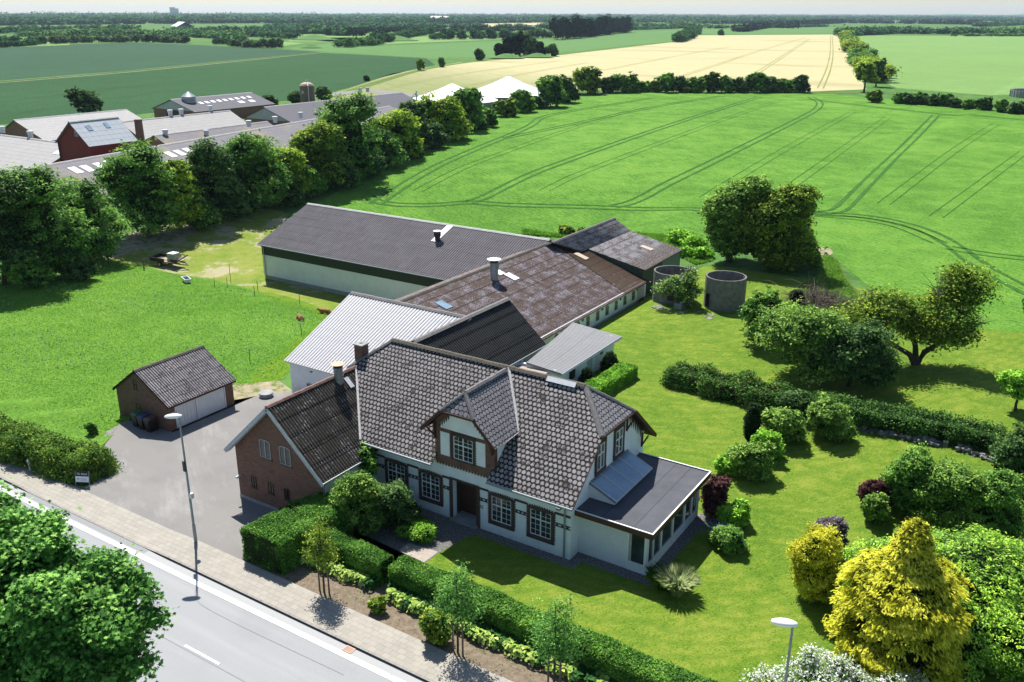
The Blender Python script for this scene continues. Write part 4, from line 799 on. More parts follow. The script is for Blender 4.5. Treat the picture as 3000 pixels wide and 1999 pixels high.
# ---------------------------------------------------------------- white barn with black-roofed cross wing
wb = thing('white_barn', 'white walled barn with bright white ribbed metal roof and a black cross roof', 'barn', (-24, 14, -.6))
m = MB(); m.box(-30.1, -14.9, 9.19, 9.45, -.8, 2.1); m.prism([V(-30.1, 9.451, -.8), V(-30.1, 24.2, -.8), V(-30.1, 24.2, 2.1), V(-30.1, 16.8, 5.45), V(-30.1, 9.451, 2.2)], V(.25, 0, 0)); m.box(-15.4, -15.15, 9.451, 22.2, -.8, 2.2)
m.prism([V(-21.6, 22.2, -.8), V(-15.15, 22.2, -.8), V(-15.15, 22.2, 2.3), V(-18.5, 22.2, 5.4), V(-21.6, 22.2, 2.9)], V(0, -.2, 0)); m.build('wall', 'white_plaster', wb)
m = MB(); corrugated(m, (-30.34, 8.85, 2.14), (-19, 8.85, 2.14), (-18.2, 16.82, 5.62), (-30.34, 16.82, 5.62), pitch=.3, amp=.035, row=2.7, lift=.004); corrugated(m, (-18.5, 24.8, 2.14), (-30.34, 24.8, 2.14), (-30.34, 16.82, 5.62), (-18.5, 16.82, 5.62), pitch=.3, amp=.035, row=2.7, lift=.004); m.build('roof', 'white_metal_roof', wb)
m = MB(); ridge_cap(m, (-30.36, 16.82, 5.66), (-18.6, 16.82, 5.66), .25, .05, 1.2); m.build('ridge', 'ridge_tile', wb)
m = MB(); corrugated(m, (-14.86, 8.6, 2.4), (-14.86, 22.42, 2.4), (-18.5, 22.42, 5.66), (-18.5, 8.6, 5.66), row=1.22, lift=.025, pitch=.24, amp=.035); m.face([V(-18.5, 8.6, 5.6), V(-18.5, 22.42, 5.6), V(-22.1, 22.42, 2.4), V(-22.1, 8.6, 2.4)]); m.build('cross_roof', 'black_roof', wb)
m = MB(); ridge_cap(m, (-18.5, 8.6, 5.72), (-18.5, 22.45, 5.72), .3, .05, 1.1); m.build('ridge', 'ridge_tile', wb)
m = MB(); m.tube([(-14.8, 8.6, 2.34), (-14.8, 22.4, 2.34)], .06, 6); m.tube([(-14.8, 19.6, 2.3), (-15.1, 19.6, 1.9), (-15.1, 19.6, -.4)], .045, 6); m.build('gutter', 'galvanised', wb)
BF = Fr((0, 9.19, 0), (1, 0, 0), (0, -1, 0)); casement(wb, BF, -28.4, -26.9, .0, .62, cols=2, split=None, sub=None, mat='pale_metal'); m = MB(); BF.slab(m, -27.9, -27.7, 1.62, 1.7, .0, .1); m.build('wall_lamp', 'lamp_pole', wb)
# ---------------------------------------------------------------- big barn
bb = thing('big_barn', 'long white clad barn with dark upper band and dark grey corrugated roof', 'barn', (-45, 45, -3))
BX0 = -63.1; m = MB(); BR = -27.75; m.prism([V(BX0, 36.73, -3.3), V(BX0, 53.07, -3.3), V(BX0, 53.07, 1.1), V(BX0, 44.9, 4.55), V(BX0, 36.73, 1.1)], V(.2, 0, 0)); m.box(BR-.3, BR-.1, 36.9, 53.07, -3.3, 1.1); m.box(BX0+.2, BR-.3, 52.87, 53.07, -3.3, 1.1)
m.box(BX0+.201, BR-.1, 36.73, 36.87, -3.3, -2.55); m.build('plinth_and_gables', 'concrete', bb)
m = MB(); x = BX0
while x < BR-.4: m.box(x, x+.255, 36.67, 36.728, -2.55, 0); m.box(x+.255, x+.27, 36.71, 36.727, -2.55, 0); x += .27
m.build('cladding', 'cladding_pale', bb)
m = MB(); m.box(BX0-.03, -34.4, 36.62, 36.727, .001, 1.3); m.box(BX0-.03, BX0, 36.66, 36.87, -2.6, 0); m.build('dark_band', 'dark_band', bb)
m = MB(); m.box(-34.39, -28.9, 36.64, 36.727, .001, 1.25); m.build('cladding_end', 'pale_green_cladding', bb)
m = MB(); corrugated(m, (-63.2, 36.1, 1.37), (BR, 36.1, 1.37), (BR, 44.9, 4.77), (-63.2, 44.9, 4.77), row=1.5, lift=.012, seg=4, pitch=.3, amp=.04); corrugated(m, (BR, 53.7, 1.37), (-63.2, 53.7, 1.37), (-63.2, 44.9, 4.77), (BR, 44.9, 4.77), row=3, lift=.008, pitch=.3, seg=3); m.build('roof', 'barn_roof', bb)
m = MB(); ridge_cap(m, (-63.25, 44.9, 4.82), (BR, 44.9, 4.82), .24, .05, 1.1); m.build('ridge', 'white_flashing', bb)
m = MB(); m.tube([(-63.2, 36.04, 1.31), (-28.5, 36.04, 1.31)], .06, 6); m.tube([(-62.7, 36.1, 1.26), (-62.7, 36.5, .9), (-62.7, 36.55, -3)], .06, 7); m.tube([(-34.5, 36.1, 1.26), (-34.5, 36.5, .9), (-34.5, 36.55, -2.5)], .06, 7); m.build('gutter', 'galvanised', bb)
def onroof(px, py, nrm, p0):    # where a sight line to (px,py) of the full picture meets a roof plane
    r = ray(px, py); n = Vector(nrm); t = (Vector(p0)-CAMP).dot(n)/n.dot(r); return CAMP+r*t
bn = V(0, -3.4/8.8, 1); v0 = onroof(1282, 706, bn, (-40, 36.1, 1.37))
m = MB(); m.cyl(v0.x, v0.y, v0.z-.4, v0.z+.9, .3, .3, 14); m.cyl(v0.x, v0.y, v0.z+.5, v0.z+1.0, .38, .4, 14); va = m.build('roof_vent', 'black_plastic', bb)
m = MB(); m.cyl(v0.x, v0.y, v0.z+1.12, v0.z+1.2, .5, .06, 16); m.build('vent_cap', 'pale_metal', va)
m = MB(); q = bn.normalized(); a, b = v0+V(-.1, .5, .19)+q*.05, v0+V(.8, 2.6, 1.0)+q*.05; m.bar(v0+V(-.3, -.3, -.1)+q*.06, v0+V(-.3, 3.0, 1.16)+q*.06, .8, .03, up=tuple(q)); m.build('roof_sheet', 'pale_metal', bb)
# ---------------------------------------------------------------- low stable
st = thing('low_stable', 'low white stable with arched windows under a long patchy moss-stained roof', 'stable', (-22, 34, -.6))
SX = -17.5; m = MB(); m.box(SX-.25, SX, 22.5, 47.3, -.8, 1.35); m.prism([V(-30, 19.4, -.8), V(SX-.251, 19.4, -.8), V(SX-.251, 19.4, 1.2), V(-27.7, 19.4, 4.3), V(-30, 19.4, 3.5)], V(0, .2, 0)); m.box(-30, -29.8, 19.7, 30.8, -.8, 3.5); m.prism([V(-37, 47.3, -.8), V(SX-.251, 47.3, -.8), V(SX-.251, 47.3, 1.2), V(-27.7, 47.3, 4.3), V(-37, 47.3, 1.4)], V(0, -.2, 0))
m.build('wall', 'white_plaster', st)
sr = V((4.5-1.24)/(27.7-17.3), 0, 1)
m = MB(); corrugated(m, (-17.25, 19.2, 1.24), (-17.25, 46.0, 1.24), (-27.7, 46.0, 4.5), (-27.7, 19.2, 4.5), row=1.15, lift=.022); m.face([V(-27.7, 19.2, 4.45), V(-27.7, 47.4, 4.45), V(-30.2, 47.4, 3.65), V(-30.2, 19.2, 3.65)], [(0, 0), (35, 0), (35, 10), (0, 10)]); m.build('roof', 'stable_roof', st)
m = MB(); corrugated(m, (-17.25, 42.0, 1.26), (-17.25, 47.45, 1.26), (-27.6, 47.45, 4.53), (-27.6, 45.0, 4.53), row=1.15, lift=.02); m.build('mossy_roof_strip', 'moss_roof', st, label='roof end covered in brown moss')
m = MB(); ridge_cap(m, (-27.7, 19.2, 4.56), (-27.7, 46.0, 4.56), .22, .05, 1.1); m.build('ridge', 'ridge_mossy', st)
SF = Fr((SX, 0, 0), (0, 1, 0), (1, 0, 0))
for i in range(9):
    a = 28.4+1.95*i; casement(st, SF, a, a+.62, .0, .85, cols=2, split=.6, sub=None, mat='concrete', bar=.035, rise=.1)
    if i % 2 == 0: m = MB(); SF.slab(m, a+1.1, a+1.45, .75, .95, .004, .02); m.build('air_vent', 'dark_band', st)
m = MB(); m.box(SX+.002, SX+.05, 22.6, 47.2, -.8, -.3); m.build('plinth', 'concrete', st)
m = MB(); SF.slab(m, 45.3, 46.9, -.6, 1.0, .004, .05); m.build('stable_door', 'fascia_grey', st)
v0 = onroof(1448, 818, sr, (-17.25, 30, 1.24))
m = MB(); m.cyl(v0.x, v0.y, v0.z-.4, v0.z+1.5, .38, .38, 18); m.cyl(v0.x, v0.y, v0.z+.9, v0.z+1.25, .42, .42, 18); m.cyl(v0.x, v0.y, v0.z+1.3, v0.z+1.62, .40, .46, 18); va = m.build('roof_vent', 'galvanised', st)
m = MB(); m.cyl(v0.x, v0.y, v0.z+1.621, v0.z+1.85, .36, .36, 14); m.build('vent_throat', 'black_plastic', va)
m = MB(); m.cyl(v0.x, v0.y, v0.z+1.9, v0.z+1.92, .68, .68, 24); m.cyl(v0.x, v0.y, v0.z+1.921, v0.z+2.05, .68, .04, 24); m.build('vent_cap', 'pale_metal', va)
def roof_sheet(par, px, py, nrm, p0, along, w_, l_, mat, name='roof_light', at=None):
    c = at or onroof(px, py, nrm, p0); n = Vector(nrm).normalized(); a = Vector(along).normalized(); b = n.cross(a).normalized(); m = MB()
    m.prism([c+a*w_/2+b*l_/2+n*.05, c-a*w_/2+b*l_/2+n*.05, c-a*w_/2-b*l_/2+n*.05, c+a*w_/2-b*l_/2+n*.05], n*.02); return m.build(name, mat, par)
for px, py, mt in ((1499, 812, 'skylight_panel'), (1300, 895, 'glass_blue'), (1462, 800, 'skylight_panel')): roof_sheet(st, px, py, sr, (-17.25, 30, 1.24), (0, 1, 0), .9, 1.3 if px != 1462 else .9, mt)
roof_sheet(st, 1703, 752, sr, (-17.25, 30, 1.28), (0, 1, 0), .8, 1.5, 'rooflight_tan')
# ---------------------------------------------------------------- green shed
gs = thing('green_shed', 'green board clad shed with bent grey mossy roof behind the stable', 'shed', (-22, 52, -.6))
K = [(-26.6, 4.95), (-24.5, 3.72), (-17.75, 2.35)]; Y0, Y1 = 47.5, 57.8
m = MB(); corrugated(m, (-24.5, 46.1, 3.72), (-24.5, Y1, 3.72), (-26.6, Y1, 4.95), (-26.6, 43.4, 4.95), row=1.2, lift=.02); corrugated(m, (-17.75, Y0-.05, 2.35), (-17.95, Y1, 2.35), (-24.5, Y1, 3.70), (-24.5, Y0-.05, 3.70), row=1.2, lift=.02); m.face([V(-26.6, 43.4, 4.9), V(-26.6, Y1, 4.9), V(-33, Y1, 1.6), V(-33, 43.4, 1.6)], [(0, 0), (10, 0), (10, 6), (0, 6)]); m.build('roof', 'shed_roof', gs)
m = MB(); ridge_cap(m, (-26.6, 43.4, 5.0), (-26.6, Y1, 5.0), .2, .05, 1.1); m.build('ridge', 'ridge_tile', gs)
m = MB(); x = -27.5
while x < -18.2: zt = 2.3+(-17.9-x)*.2 if x > -24.5 else 3.6+(-24.5-x)*.5; m.box(x, x+.17, Y0, Y0+.04+.02*(int(x*5) % 2), -.8, min(zt, 4.4)); x += .18
y = Y0+.1
while y < Y1-.2: m.box(-18.2-.03*(int(y*5) % 2), -18.08, y, y+.17, -.8, 2.35); y += .18
m.build('cladding', 'green_cladding', gs)
m = MB(); m.box(-18.075, -18.05, 52.6, 57.4, -.8, 2.3); m.build('end_panel', 'pale_green_cladding', gs)
roof_sheet(gs, 1895, 728, (.2, 0, 1), (-17.75, 50, 2.35), (0, 1, 0), .8, 1.4, 'rooflight_tan')
# ---------------------------------------------------------------- lean-to
lt = thing('lean_to', 'small white outhouse with pale corrugated pitched roof beside the round bushes', 'outhouse', (-13.5, 23, -.1))
lz0, lz1 = 2.05, 2.42
m = MB(); m.box(-11.75, -11.55, 18.6, 28.1, -.3, 2.0); m.box(-15.3, -11.76, 18.6, 18.8, -.3, 2.1); m.box(-15.5, -11.76, 27.9, 28.1, -.4, 2.1); m.build('wall', 'white_plaster', lt)
m = MB(); corrugated(m, (-11.05, 18.35, lz0), (-11.05, 28.35, lz0), (-15.7, 28.35, lz1), (-14.2, 18.35, lz1-.12), row=2.4, lift=.008, pitch=.25, amp=.03); m.build('roof', 'pale_metal_roof', lt)
m = MB(); m.bar((-11.02, 18.33, lz0-.03), (-11.02, 28.36, lz0-.03), .04, .12); m.tube([(-10.97, 18.3, lz0-.1), (-10.97, 28.3, lz0-.1)], .05, 6); m.bar((-10.98, 18.34, lz0-.1), (-12.3, 18.34, lz0-.02), .04, .1); m.build('gutter', 'fascia_grey', lt)
LF = Fr((-11.55, 0, 0), (0, 1, 0), (1, 0, 0)); casement(lt, LF, 20.4, 21.3, .7, 1.75, cols=2, split=None, sub=None, mat='dark_band', bar=.05)
m = MB(); LF.slab(m, 23.3, 24.2, 0, 1.85, .004, .03); d_ = m.build('door', 'fascia_grey', lt); m = MB(); LF.slab(m, 23.25, 24.25, 1.86, 1.95, .004, .05); m.build('lintel', 'dark_band', lt)
casement(lt, LF, 25.6, 26.0, 1.2, 1.8, cols=1, split=None, sub=None, mat='dark_band', bar=.04)
fl = MB(); fl.box(-14.85, -12.3, 9.0, 18.3, -.3, 1.85); fo = thing('link_building', 'low flat-roofed link between the farmhouse and the outhouse', 'building', (-13.5, 13, -.1)); fl.build('wall', 'white_plaster', fo); m = MB(); m.box(-14.86, -12.2, 8.9, 18.34, 1.851, 1.97); m.build('roof', 'path_tile', fo)
# ---------------------------------------------------------------- concrete silos
def silo(cx, cy, r, z0, z1, label, hatch):
    t = thing('concrete_silo', label, 'silo', (cx, cy, z0), 'round concrete silos behind the stable'); m = MB(); n = 48
    rings = int((z1-z0)/.82); cs = [(math.cos(2*math.pi*i/n), math.sin(2*math.pi*i/n)) for i in range(n)]
    for j in range(rings):
        a, b = z0+(z1-z0)*j/rings, z0+(z1-z0)*(j+1)/rings-.015; rr = r+.012*(j % 2)
        for i in range(n):
            c, d = cs[i], cs[(i+1) % n]; m.face([(cx+c[0]*rr, cy+c[1]*rr, a), (cx+d[0]*rr, cy+d[1]*rr, a), (cx+d[0]*rr, cy+d[1]*rr, b), (cx+c[0]*rr, cy+c[1]*rr, b)])
            m.face([(cx+c[0]*(rr-.03), cy+c[1]*(rr-.03), b), (cx+d[0]*(rr-.03), cy+d[1]*(rr-.03), b), (cx+d[0]*(rr-.03), cy+d[1]*(rr-.03), b+.016), (cx+c[0]*(rr-.03), cy+c[1]*(rr-.03), b+.016)])
    for i in range(n):
        c, d = cs[i], cs[(i+1) % n]; ri = r-.14
        m.face([(cx+c[0]*r, cy+c[1]*r, z1), (cx+d[0]*r, cy+d[1]*r, z1), (cx+d[0]*ri, cy+d[1]*ri, z1), (cx+c[0]*ri, cy+c[1]*ri, z1)]); m.face([(cx+d[0]*ri, cy+d[1]*ri, z0), (cx+c[0]*ri, cy+c[1]*ri, z0), (cx+c[0]*ri, cy+c[1]*ri, z1), (cx+d[0]*ri, cy+d[1]*ri, z1)])
    for i in range(12): c = (math.cos(.26+i*math.pi/6), math.sin(.26+i*math.pi/6)); m.box(cx+c[0]*r-.02, cx+c[0]*r+.02, cy+c[1]*r-.02, cy+c[1]*r+.02, z0, z1-.02)
    m.build('wall', 'silo_concrete', t); m = MB(); m.cyl(cx, cy, z0+.2, z0+.3, r-.15, r-.15, 40); m.build('floor', 'gravel', t)
    a = math.atan2(CAMP.y-cy, CAMP.x-cx)+hatch; R3 = Matrix.Translation((cx, cy, z0)) @ Matrix.Rotation(a, 4, 'Z'); m = MB(); m.box(r-.05, r+.04, -.3, .3, .7 if hatch > -.5 else .4, 1.75, R3); m.build('hatch', 'black_plastic', t)
silo(-14.35, 46.9, 1.98, -.3, 3.0, 'stained round concrete silo with an overgrown apple tree against it', -.1); silo(-9.0, 47.4, 1.98, -.2, 3.15, 'clean grey round concrete silo standing free on the lawn', -.95)
m = MB(); m.box(-12.9, -12.1, 43.9, 44.6, -.3, .55); single(m, 'concrete_block', 'concrete', 'concrete block under the hatch of the overgrown silo', 'block')
rb = MB(); rg = random.Random(4)
for i in range(46):
    c = V(-12.5+rg.uniform(-2.3, 4), 43.6+rg.uniform(-.8, 1.0), -.1); s_ = rg.uniform(.08, .3); R3 = Matrix.Translation(c) @ Matrix.Rotation(rg.uniform(0, 6), 4, 'Z') @ Matrix.Rotation(rg.uniform(-.5, .5), 4, 'X'); rb.box(-s_, s_, -s_*.6, s_*.6, -.1, s_*.5, R3)
single(rb, 'rubble', 'stone', 'broken stones and rubble at the foot of the silos', 'rubble', kind='stuff')
# ---------------------------------------------------------------- street furniture and yard things
def lamp(x, y, h, label, ang, extras):
    z = .12; t = thing('street_lamp', label, 'street lamp', (x, y, z), 'street lamps along the pavement'); m = MB()
    m.tube([(x, y, z-.2), (x, y, z+1.1)], [.095, .09], 12); m.tube([(x, y, z+1.1), (x, y, z+h)], [.07, .042], 12); m.build('pole', 'lamp_pole', t)
    d = V(math.cos(ang), math.sin(ang), 0); s = V(-d.y, d.x, 0); m = MB(); m.tube([V(x, y, z+h-.12), V(x, y, z+h)], .055, 8); m.build('bracket', 'lamp_pole', t)
    c = V(x, y, z+h+.05)+d*.28; m = MB(); n = 16; prev = None
    for zz, sc_ in ((-.07, .75), (-.03, 1.0), (.04, .96), (.09, .7), (.11, .3)):
        ring = [c+d*(math.cos(2*math.pi*i/n)*.46*sc_)+s*(math.sin(2*math.pi*i/n)*.2*sc_)+V(0, 0, zz) for i in range(n)]
        if prev:
            for i in range(n): m.face([prev[i], prev[(i+1) % n], ring[(i+1) % n], ring[i]])
        else: m.face(list(reversed(ring)))
        prev = ring
    m.face(prev); m.build('lamp_head', 'lamp_glass', t, smooth=True)
    if extras:
        m = MB(); m.box(x-.09, x+.09, y-.13, y-.06, z+4.35, z+4.95); m.build('control_box', 'dark_band', t)
        m = MB(); m.box(x+.08, x+.26, y-.09, y+.09, z+2.75, z+3.05); m.build('sensor_box', 'pale_metal', t)
lamp(-18.06, -9.75, 7.5, 'tall grey street lamp with boxes on its pole at the driveway', rad(180+40), True)
lamp(13.95, -9.75, 7.75, 'street lamp in front of the white flowering shrub', rad(180+20), False)
t = thing('sale_sign', 'small white and black estate agent sign standing by the left hedge', 'sign', (-27.6, -7.9, 0), None); p = G(190, 1120); 
for o_ in (t,): o_.location = p; WL[t] = Vector(p)
R3 = Matrix.Translation(p) @ Matrix.Rotation(rad(28), 4, 'Z') @ Matrix.Rotation(rad(-12), 4, 'X'); m = MB(); m.box(-.42, .42, -.015, .015, .32, .68, R3); m.build('lower_panel', 'sign_white', t); m = MB(); m.box(-.42, .42, -.015, .015, .682, .98, R3); up_ = m.build('upper_panel', 'sign_black', t)
m = MB()
for x in (-.43, .43): m.box(x-.015, x+.015, -.015, .015, 0, 1.0, R3)
m.box(-.42, .42, -.012, .012, .0, .03, R3); m.build('stand', 'galvanised', t)
for body, sz, zz, mt in (('TIL SALG', .17, .83, 'sign_white'), ):
    o_ = text('lettering', body, sz, (0, 0, 0), (0, 0, 0), mt, t, .004); o_.matrix_basis = Matrix.Translation(-p) @ R3 @ Matrix.Translation((0, -.022, zz)) @ Matrix.Rotation(rad(90), 4, 'X')
m = MB(); m.box(-.33, -.19, -.022, -.0151, .45, .58, R3)
for zz in (.54, .48, .42): m.box(-.1, .3, -.02, -.0151, zz, zz+.025, R3)
m.build('logo', 'fascia_grey', t)
m = MB(); m.box(-4.95-.26, -4.95+.26, -12.02, -11.64, .02, .034); dg_ = thing('storm_drain', 'rusty iron storm drain grate in the gutter', 'drain', (-4.95, -11.83, 0)); m.build('frame', 'rusty_metal', dg_)
m = MB()
for i in range(7): m.box(-5.16+i*.065, -5.13+i*.065, -11.98, -11.68, .0345, .04)
m.build('grate', 'black_plastic', dg_)
m = MB(); p = G(70, 1085); m.cyl(p.x, p.y, p.z, p.z+.85, .05, .05, 8); m.box(p.x-.07, p.x+.07, p.y-.06, p.y+.06, p.z+.6, p.z+.86); single(m, 'marker_post', 'white_paint', 'short white marker post in front of the left hedge', 'post')
# fence posts
posts = [((250, 605), 585, .09, 'thick gatepost at the end of the farm track'), ((331, 620), 598, .09, 'thick gatepost nearest the trailer'), ((528, 630), 608, .035, None), ((592, 667), 646, .035, None), ((522, 660), 638, .03, None), ((585, 681), 658, .035, None), ((688, 699), 676, .035, None), ((692, 770), 745, .035, None), ((574, 832), 802, .035, None), ((158, 695), 678, .03, None), ((530, 650), 636, .03, None), ((125, 640), 620, .03, None), ((493, 660), 637, .035, None)]
PL = {3: 'thin fence post just right of the farmyard bathtub row, below the barn corner', 2: 'thin fence post standing behind the bathtub', 5: 'leaning fence post in front of the big barn, left of two', 6: 'leaning fence post in front of the big barn, right of two', 7: 'fence post next to the white barn roof edge', 8: 'tall dark fence post between garage and white barn', 9: 'fence stake in the shade of the left trees', 4: 'thin stake in the grass between bathtub and barn', 10: 'short stake just behind the bathtub rim', 11: 'fence stake deep in the shade under the leftmost trees', 12: 'slim fence post to the right of the bathtub'}
for i, (b, ty, r_, lb) in enumerate(posts):
    p = G(*b); m = MB(); h_ = max(1.0, min(1.5, top_h(p, ty))); m.tube([p-V(0, 0, .1), p+V(.03, .02, h_*.5), p+V(-.06 if i % 2 else .04, .03, h_)], [r_, r_, r_*.85], 6)
    single(m, 'fence_post', 'old_wood', lb or PL[i], 'fence post', 'fence posts round the meadow')
WM = MB()
wp = [G(250, 605), G(331, 620), G(493, 660), G(592, 667), G(688, 699), G(692, 770), G(574, 832)]
for a, b in zip(wp, wp[1:]): WM.tube([a+V(0, 0, .9), b+V(0, 0, .9)], .006, 4)
single(WM, 'fence_wire', 'galvanised', 'thin single wire running between the meadow fence posts', 'fence wire')
# bathtub
p = G(429, 650); t = thing('bathtub', 'old white bathtub used as a water trough in the meadow', 'bathtub', p); R3 = Matrix.Translation(p) @ Matrix.Rotation(rad(-24), 4, 'Z')
m = MB(); O_ = [(-.85, -.38), (.85, -.38), (.85, .38), (-.85, .38)]; I_ = [(x*.88, y*.8) for x, y in O_]; Bt = [(x*.7, y*.62) for x, y in O_]; U_ = [(x*.82, y*.78) for x, y in O_]
P3 = lambda l, z: [R3 @ V(x, y, z) for x, y in l]
for (a, za), (b, zb) in (((O_, .6), (I_, .6)), ((I_, .6), (Bt, .22)), ((O_, .57), (O_, .6)), ((U_, .12), (O_, .57))):
    A, B = P3(a, za), P3(b, zb)
    for i in range(4): m.face([A[i], A[(i+1) % 4], B[(i+1) % 4], B[i]])
m.face(P3(U_, .12)[::-1]); m.face(P3(Bt, .22)); m.build('tub', 'enamel', t)
m = MB(); m.prism(P3([(x*.8, y*.72) for x, y in O_], .42), V(0, 0, .01)); m.build('water', 'window_glass', t)
for x, y in ((-.65, -.25), (.65, -.25), (.65, .25), (-.65, .25)): m = MB(); m.box(x-.04, x+.04, y-.04, y+.04, 0, .13, R3); m.build('foot', 'dark_band', t)
# trailer
p = G(388, 612); t = thing('farm_trailer', 'old dark tipping farm trailer parked in the grass', 'trailer', p); R3 = Matrix.Translation(p) @ Matrix.Rotation(rad(8), 4, 'Z')
m = MB(); m.box(-2.0, 1.9, -.95, .95, .75, .85, R3); m.build('bed', 'pale_wood', t)
m = MB(); m.box(-2.0, .3, -1.0, -.951, .75, 1.2, R3); m.box(-2.0, .3, .951, 1.0, .75, 1.2, R3); m.box(-2.06, -2.001, -1.0, 1.0, .75, 1.3, R3); m.build('side_board', 'black_plastic', t)
m = MB(); m.box(-1.9, 2.4, -.5, -.4, .55, .74, R3); m.box(-1.9, 2.4, .4, .5, .55, .74, R3); m.bar(R3 @ V(2.4, -.45, .6), R3 @ V(3.3, 0, .5), .1); m.bar(R3 @ V(2.4, .45, .6), R3 @ V(3.3, 0, .5), .1); m.box(1.3, 2.3, -.9, -.8, .7, 1.3, R3); m.bar(R3 @ V(1.9, -.9, .8), R3 @ V(2.5, .9, 1.5), .12); m.build('chassis', 'black_plastic', t)
for sy in (-1, 1):
    m = MB(); m.tube([R3 @ V(-.6, sy*.78, .38), R3 @ V(-.6, sy*.98, .38)], .38, 18); wl = m.build('wheel', 'black_plastic', t); m = MB(); m.tube([R3 @ V(-.6, sy*.985, .38), R3 @ V(-.6, sy*1.0, .38)], .18, 12); m.build('rim', 'rusty_metal', wl)
m = MB()
for i in range(6): m.bar(R3 @ V(-1.6+.1*i, -.7+.22*i, .9), R3 @ V(.5-.15*i, -.3+.1*i, .93), .12, .04)
single(m, 'planks', 'pale_wood', 'loose pale planks lying on the farm trailer', 'planks', kind='stuff')
t = thing('liquid_tank', 'white plastic liquid container in a wire cage on the trailer', 'tank', R3 @ V(.9, .1, .86)); m = MB(); m.box(.35, 1.4, -.42, .62, .95, 1.75, R3); m.build('tank', 'ibc_plastic', t); m = MB(); m.box(.33, 1.42, -.44, .64, 1.751, 1.8, R3); m.build('top', 'white_paint', t)
m = MB()
for q in range(6):
    a = .35+1.05*q/5; m.bar(R3 @ V(a, -.45, .86), R3 @ V(a, -.45, 1.8), .025); b = -.42+1.04*q/5; m.bar(R3 @ V(1.43, b, .86), R3 @ V(1.43, b, 1.8), .025)
for q in range(4): z = .9+.28*q; m.bar(R3 @ V(.33, -.455, z), R3 @ V(1.43, -.455, z), .02); m.bar(R3 @ V(1.44, -.45, z), R3 @ V(1.44, .64, z), .02)
m.build('cage', 'galvanised', t)
# calves lying in the meadow: one skinned body each
def calf(p, ang, label, up):
    me = bpy.data.meshes.new('calf'); J = [(0, 0, .34), (.35, 0, .38), (.62, 0, .36), (-.3, 0, .34), (-.52, 0, .28), (.8, 0, .36+up*.2), (.95, 0, .35+up*.35), (1.14, 0, .3+up*.3), (.5, .2, .14), (.72, .27, .07), (.45, .3, .05), (.5, -.2, .14), (.74, -.25, .07), (.48, -.28, .05), (-.4, .24, .18), (-.05, .33, .09), (-.3, .36, .05), (-.4, -.24, .18), (-.08, -.32, .09), (-.32, -.34, .05), (-.64, .04, .2), (-.66, .1, .06), (.9, .13, .42+up*.37), (.9, -.13, .42+up*.37)]
    Rr = [.27, .26, .22, .27, .2, .13, .12, .07, .1, .055, .045, .1, .055, .045, .14, .06, .045, .14, .06, .045, .03, .025, .035, .035]
    Ed = [(0, 1), (1, 2), (0, 3), (3, 4), (2, 5), (5, 6), (6, 7), (2, 8), (8, 9), (9, 10), (2, 11), (11, 12), (12, 13), (4, 14), (14, 15), (15, 16), (4, 17), (17, 18), (18, 19), (4, 20), (20, 21), (6, 22), (6, 23)]
    me.from_pydata([(x, y, z) for x, y, z in J], Ed, []); o = bpy.data.objects.new('calf', me); sc.collection.objects.link(o)
    sk_ = o.modifiers.new('skin', 'SKIN'); 
    if not me.skin_vertices: bpy.context.view_layer.update()
    for i, v in enumerate(me.skin_vertices[0].data): v.radius = (Rr[i], Rr[i]*.95); v.use_root = (i == 0)
    sb = o.modifiers.new('sub', 'SUBSURF'); sb.levels = sb.render_levels = 2; me.materials.append(M['calf_hide']); o.location = p; o.rotation_euler = (0, 0, ang); o.scale = (.95,)*3
    tag(o, label, 'calf', 'calves resting in the meadow'); return o
def mk_calf(*a):
    o = calf(*a); bpy.context.view_layer.update(); d = bpy.context.evaluated_depsgraph_get(); nm = bpy.data.meshes.new_from_object(o.evaluated_get(d)); o.modifiers.clear(); o.data = nm; nm.polygons.foreach_set('use_smooth', [True]*len(nm.polygons)); return o
mk_calf(G(690, 737), rad(150), 'brown calf lying in the open meadow with its head low', 0)
mk_calf(G(750, 722), rad(200), 'brown calf lying half hidden behind the white barn roof', .5)
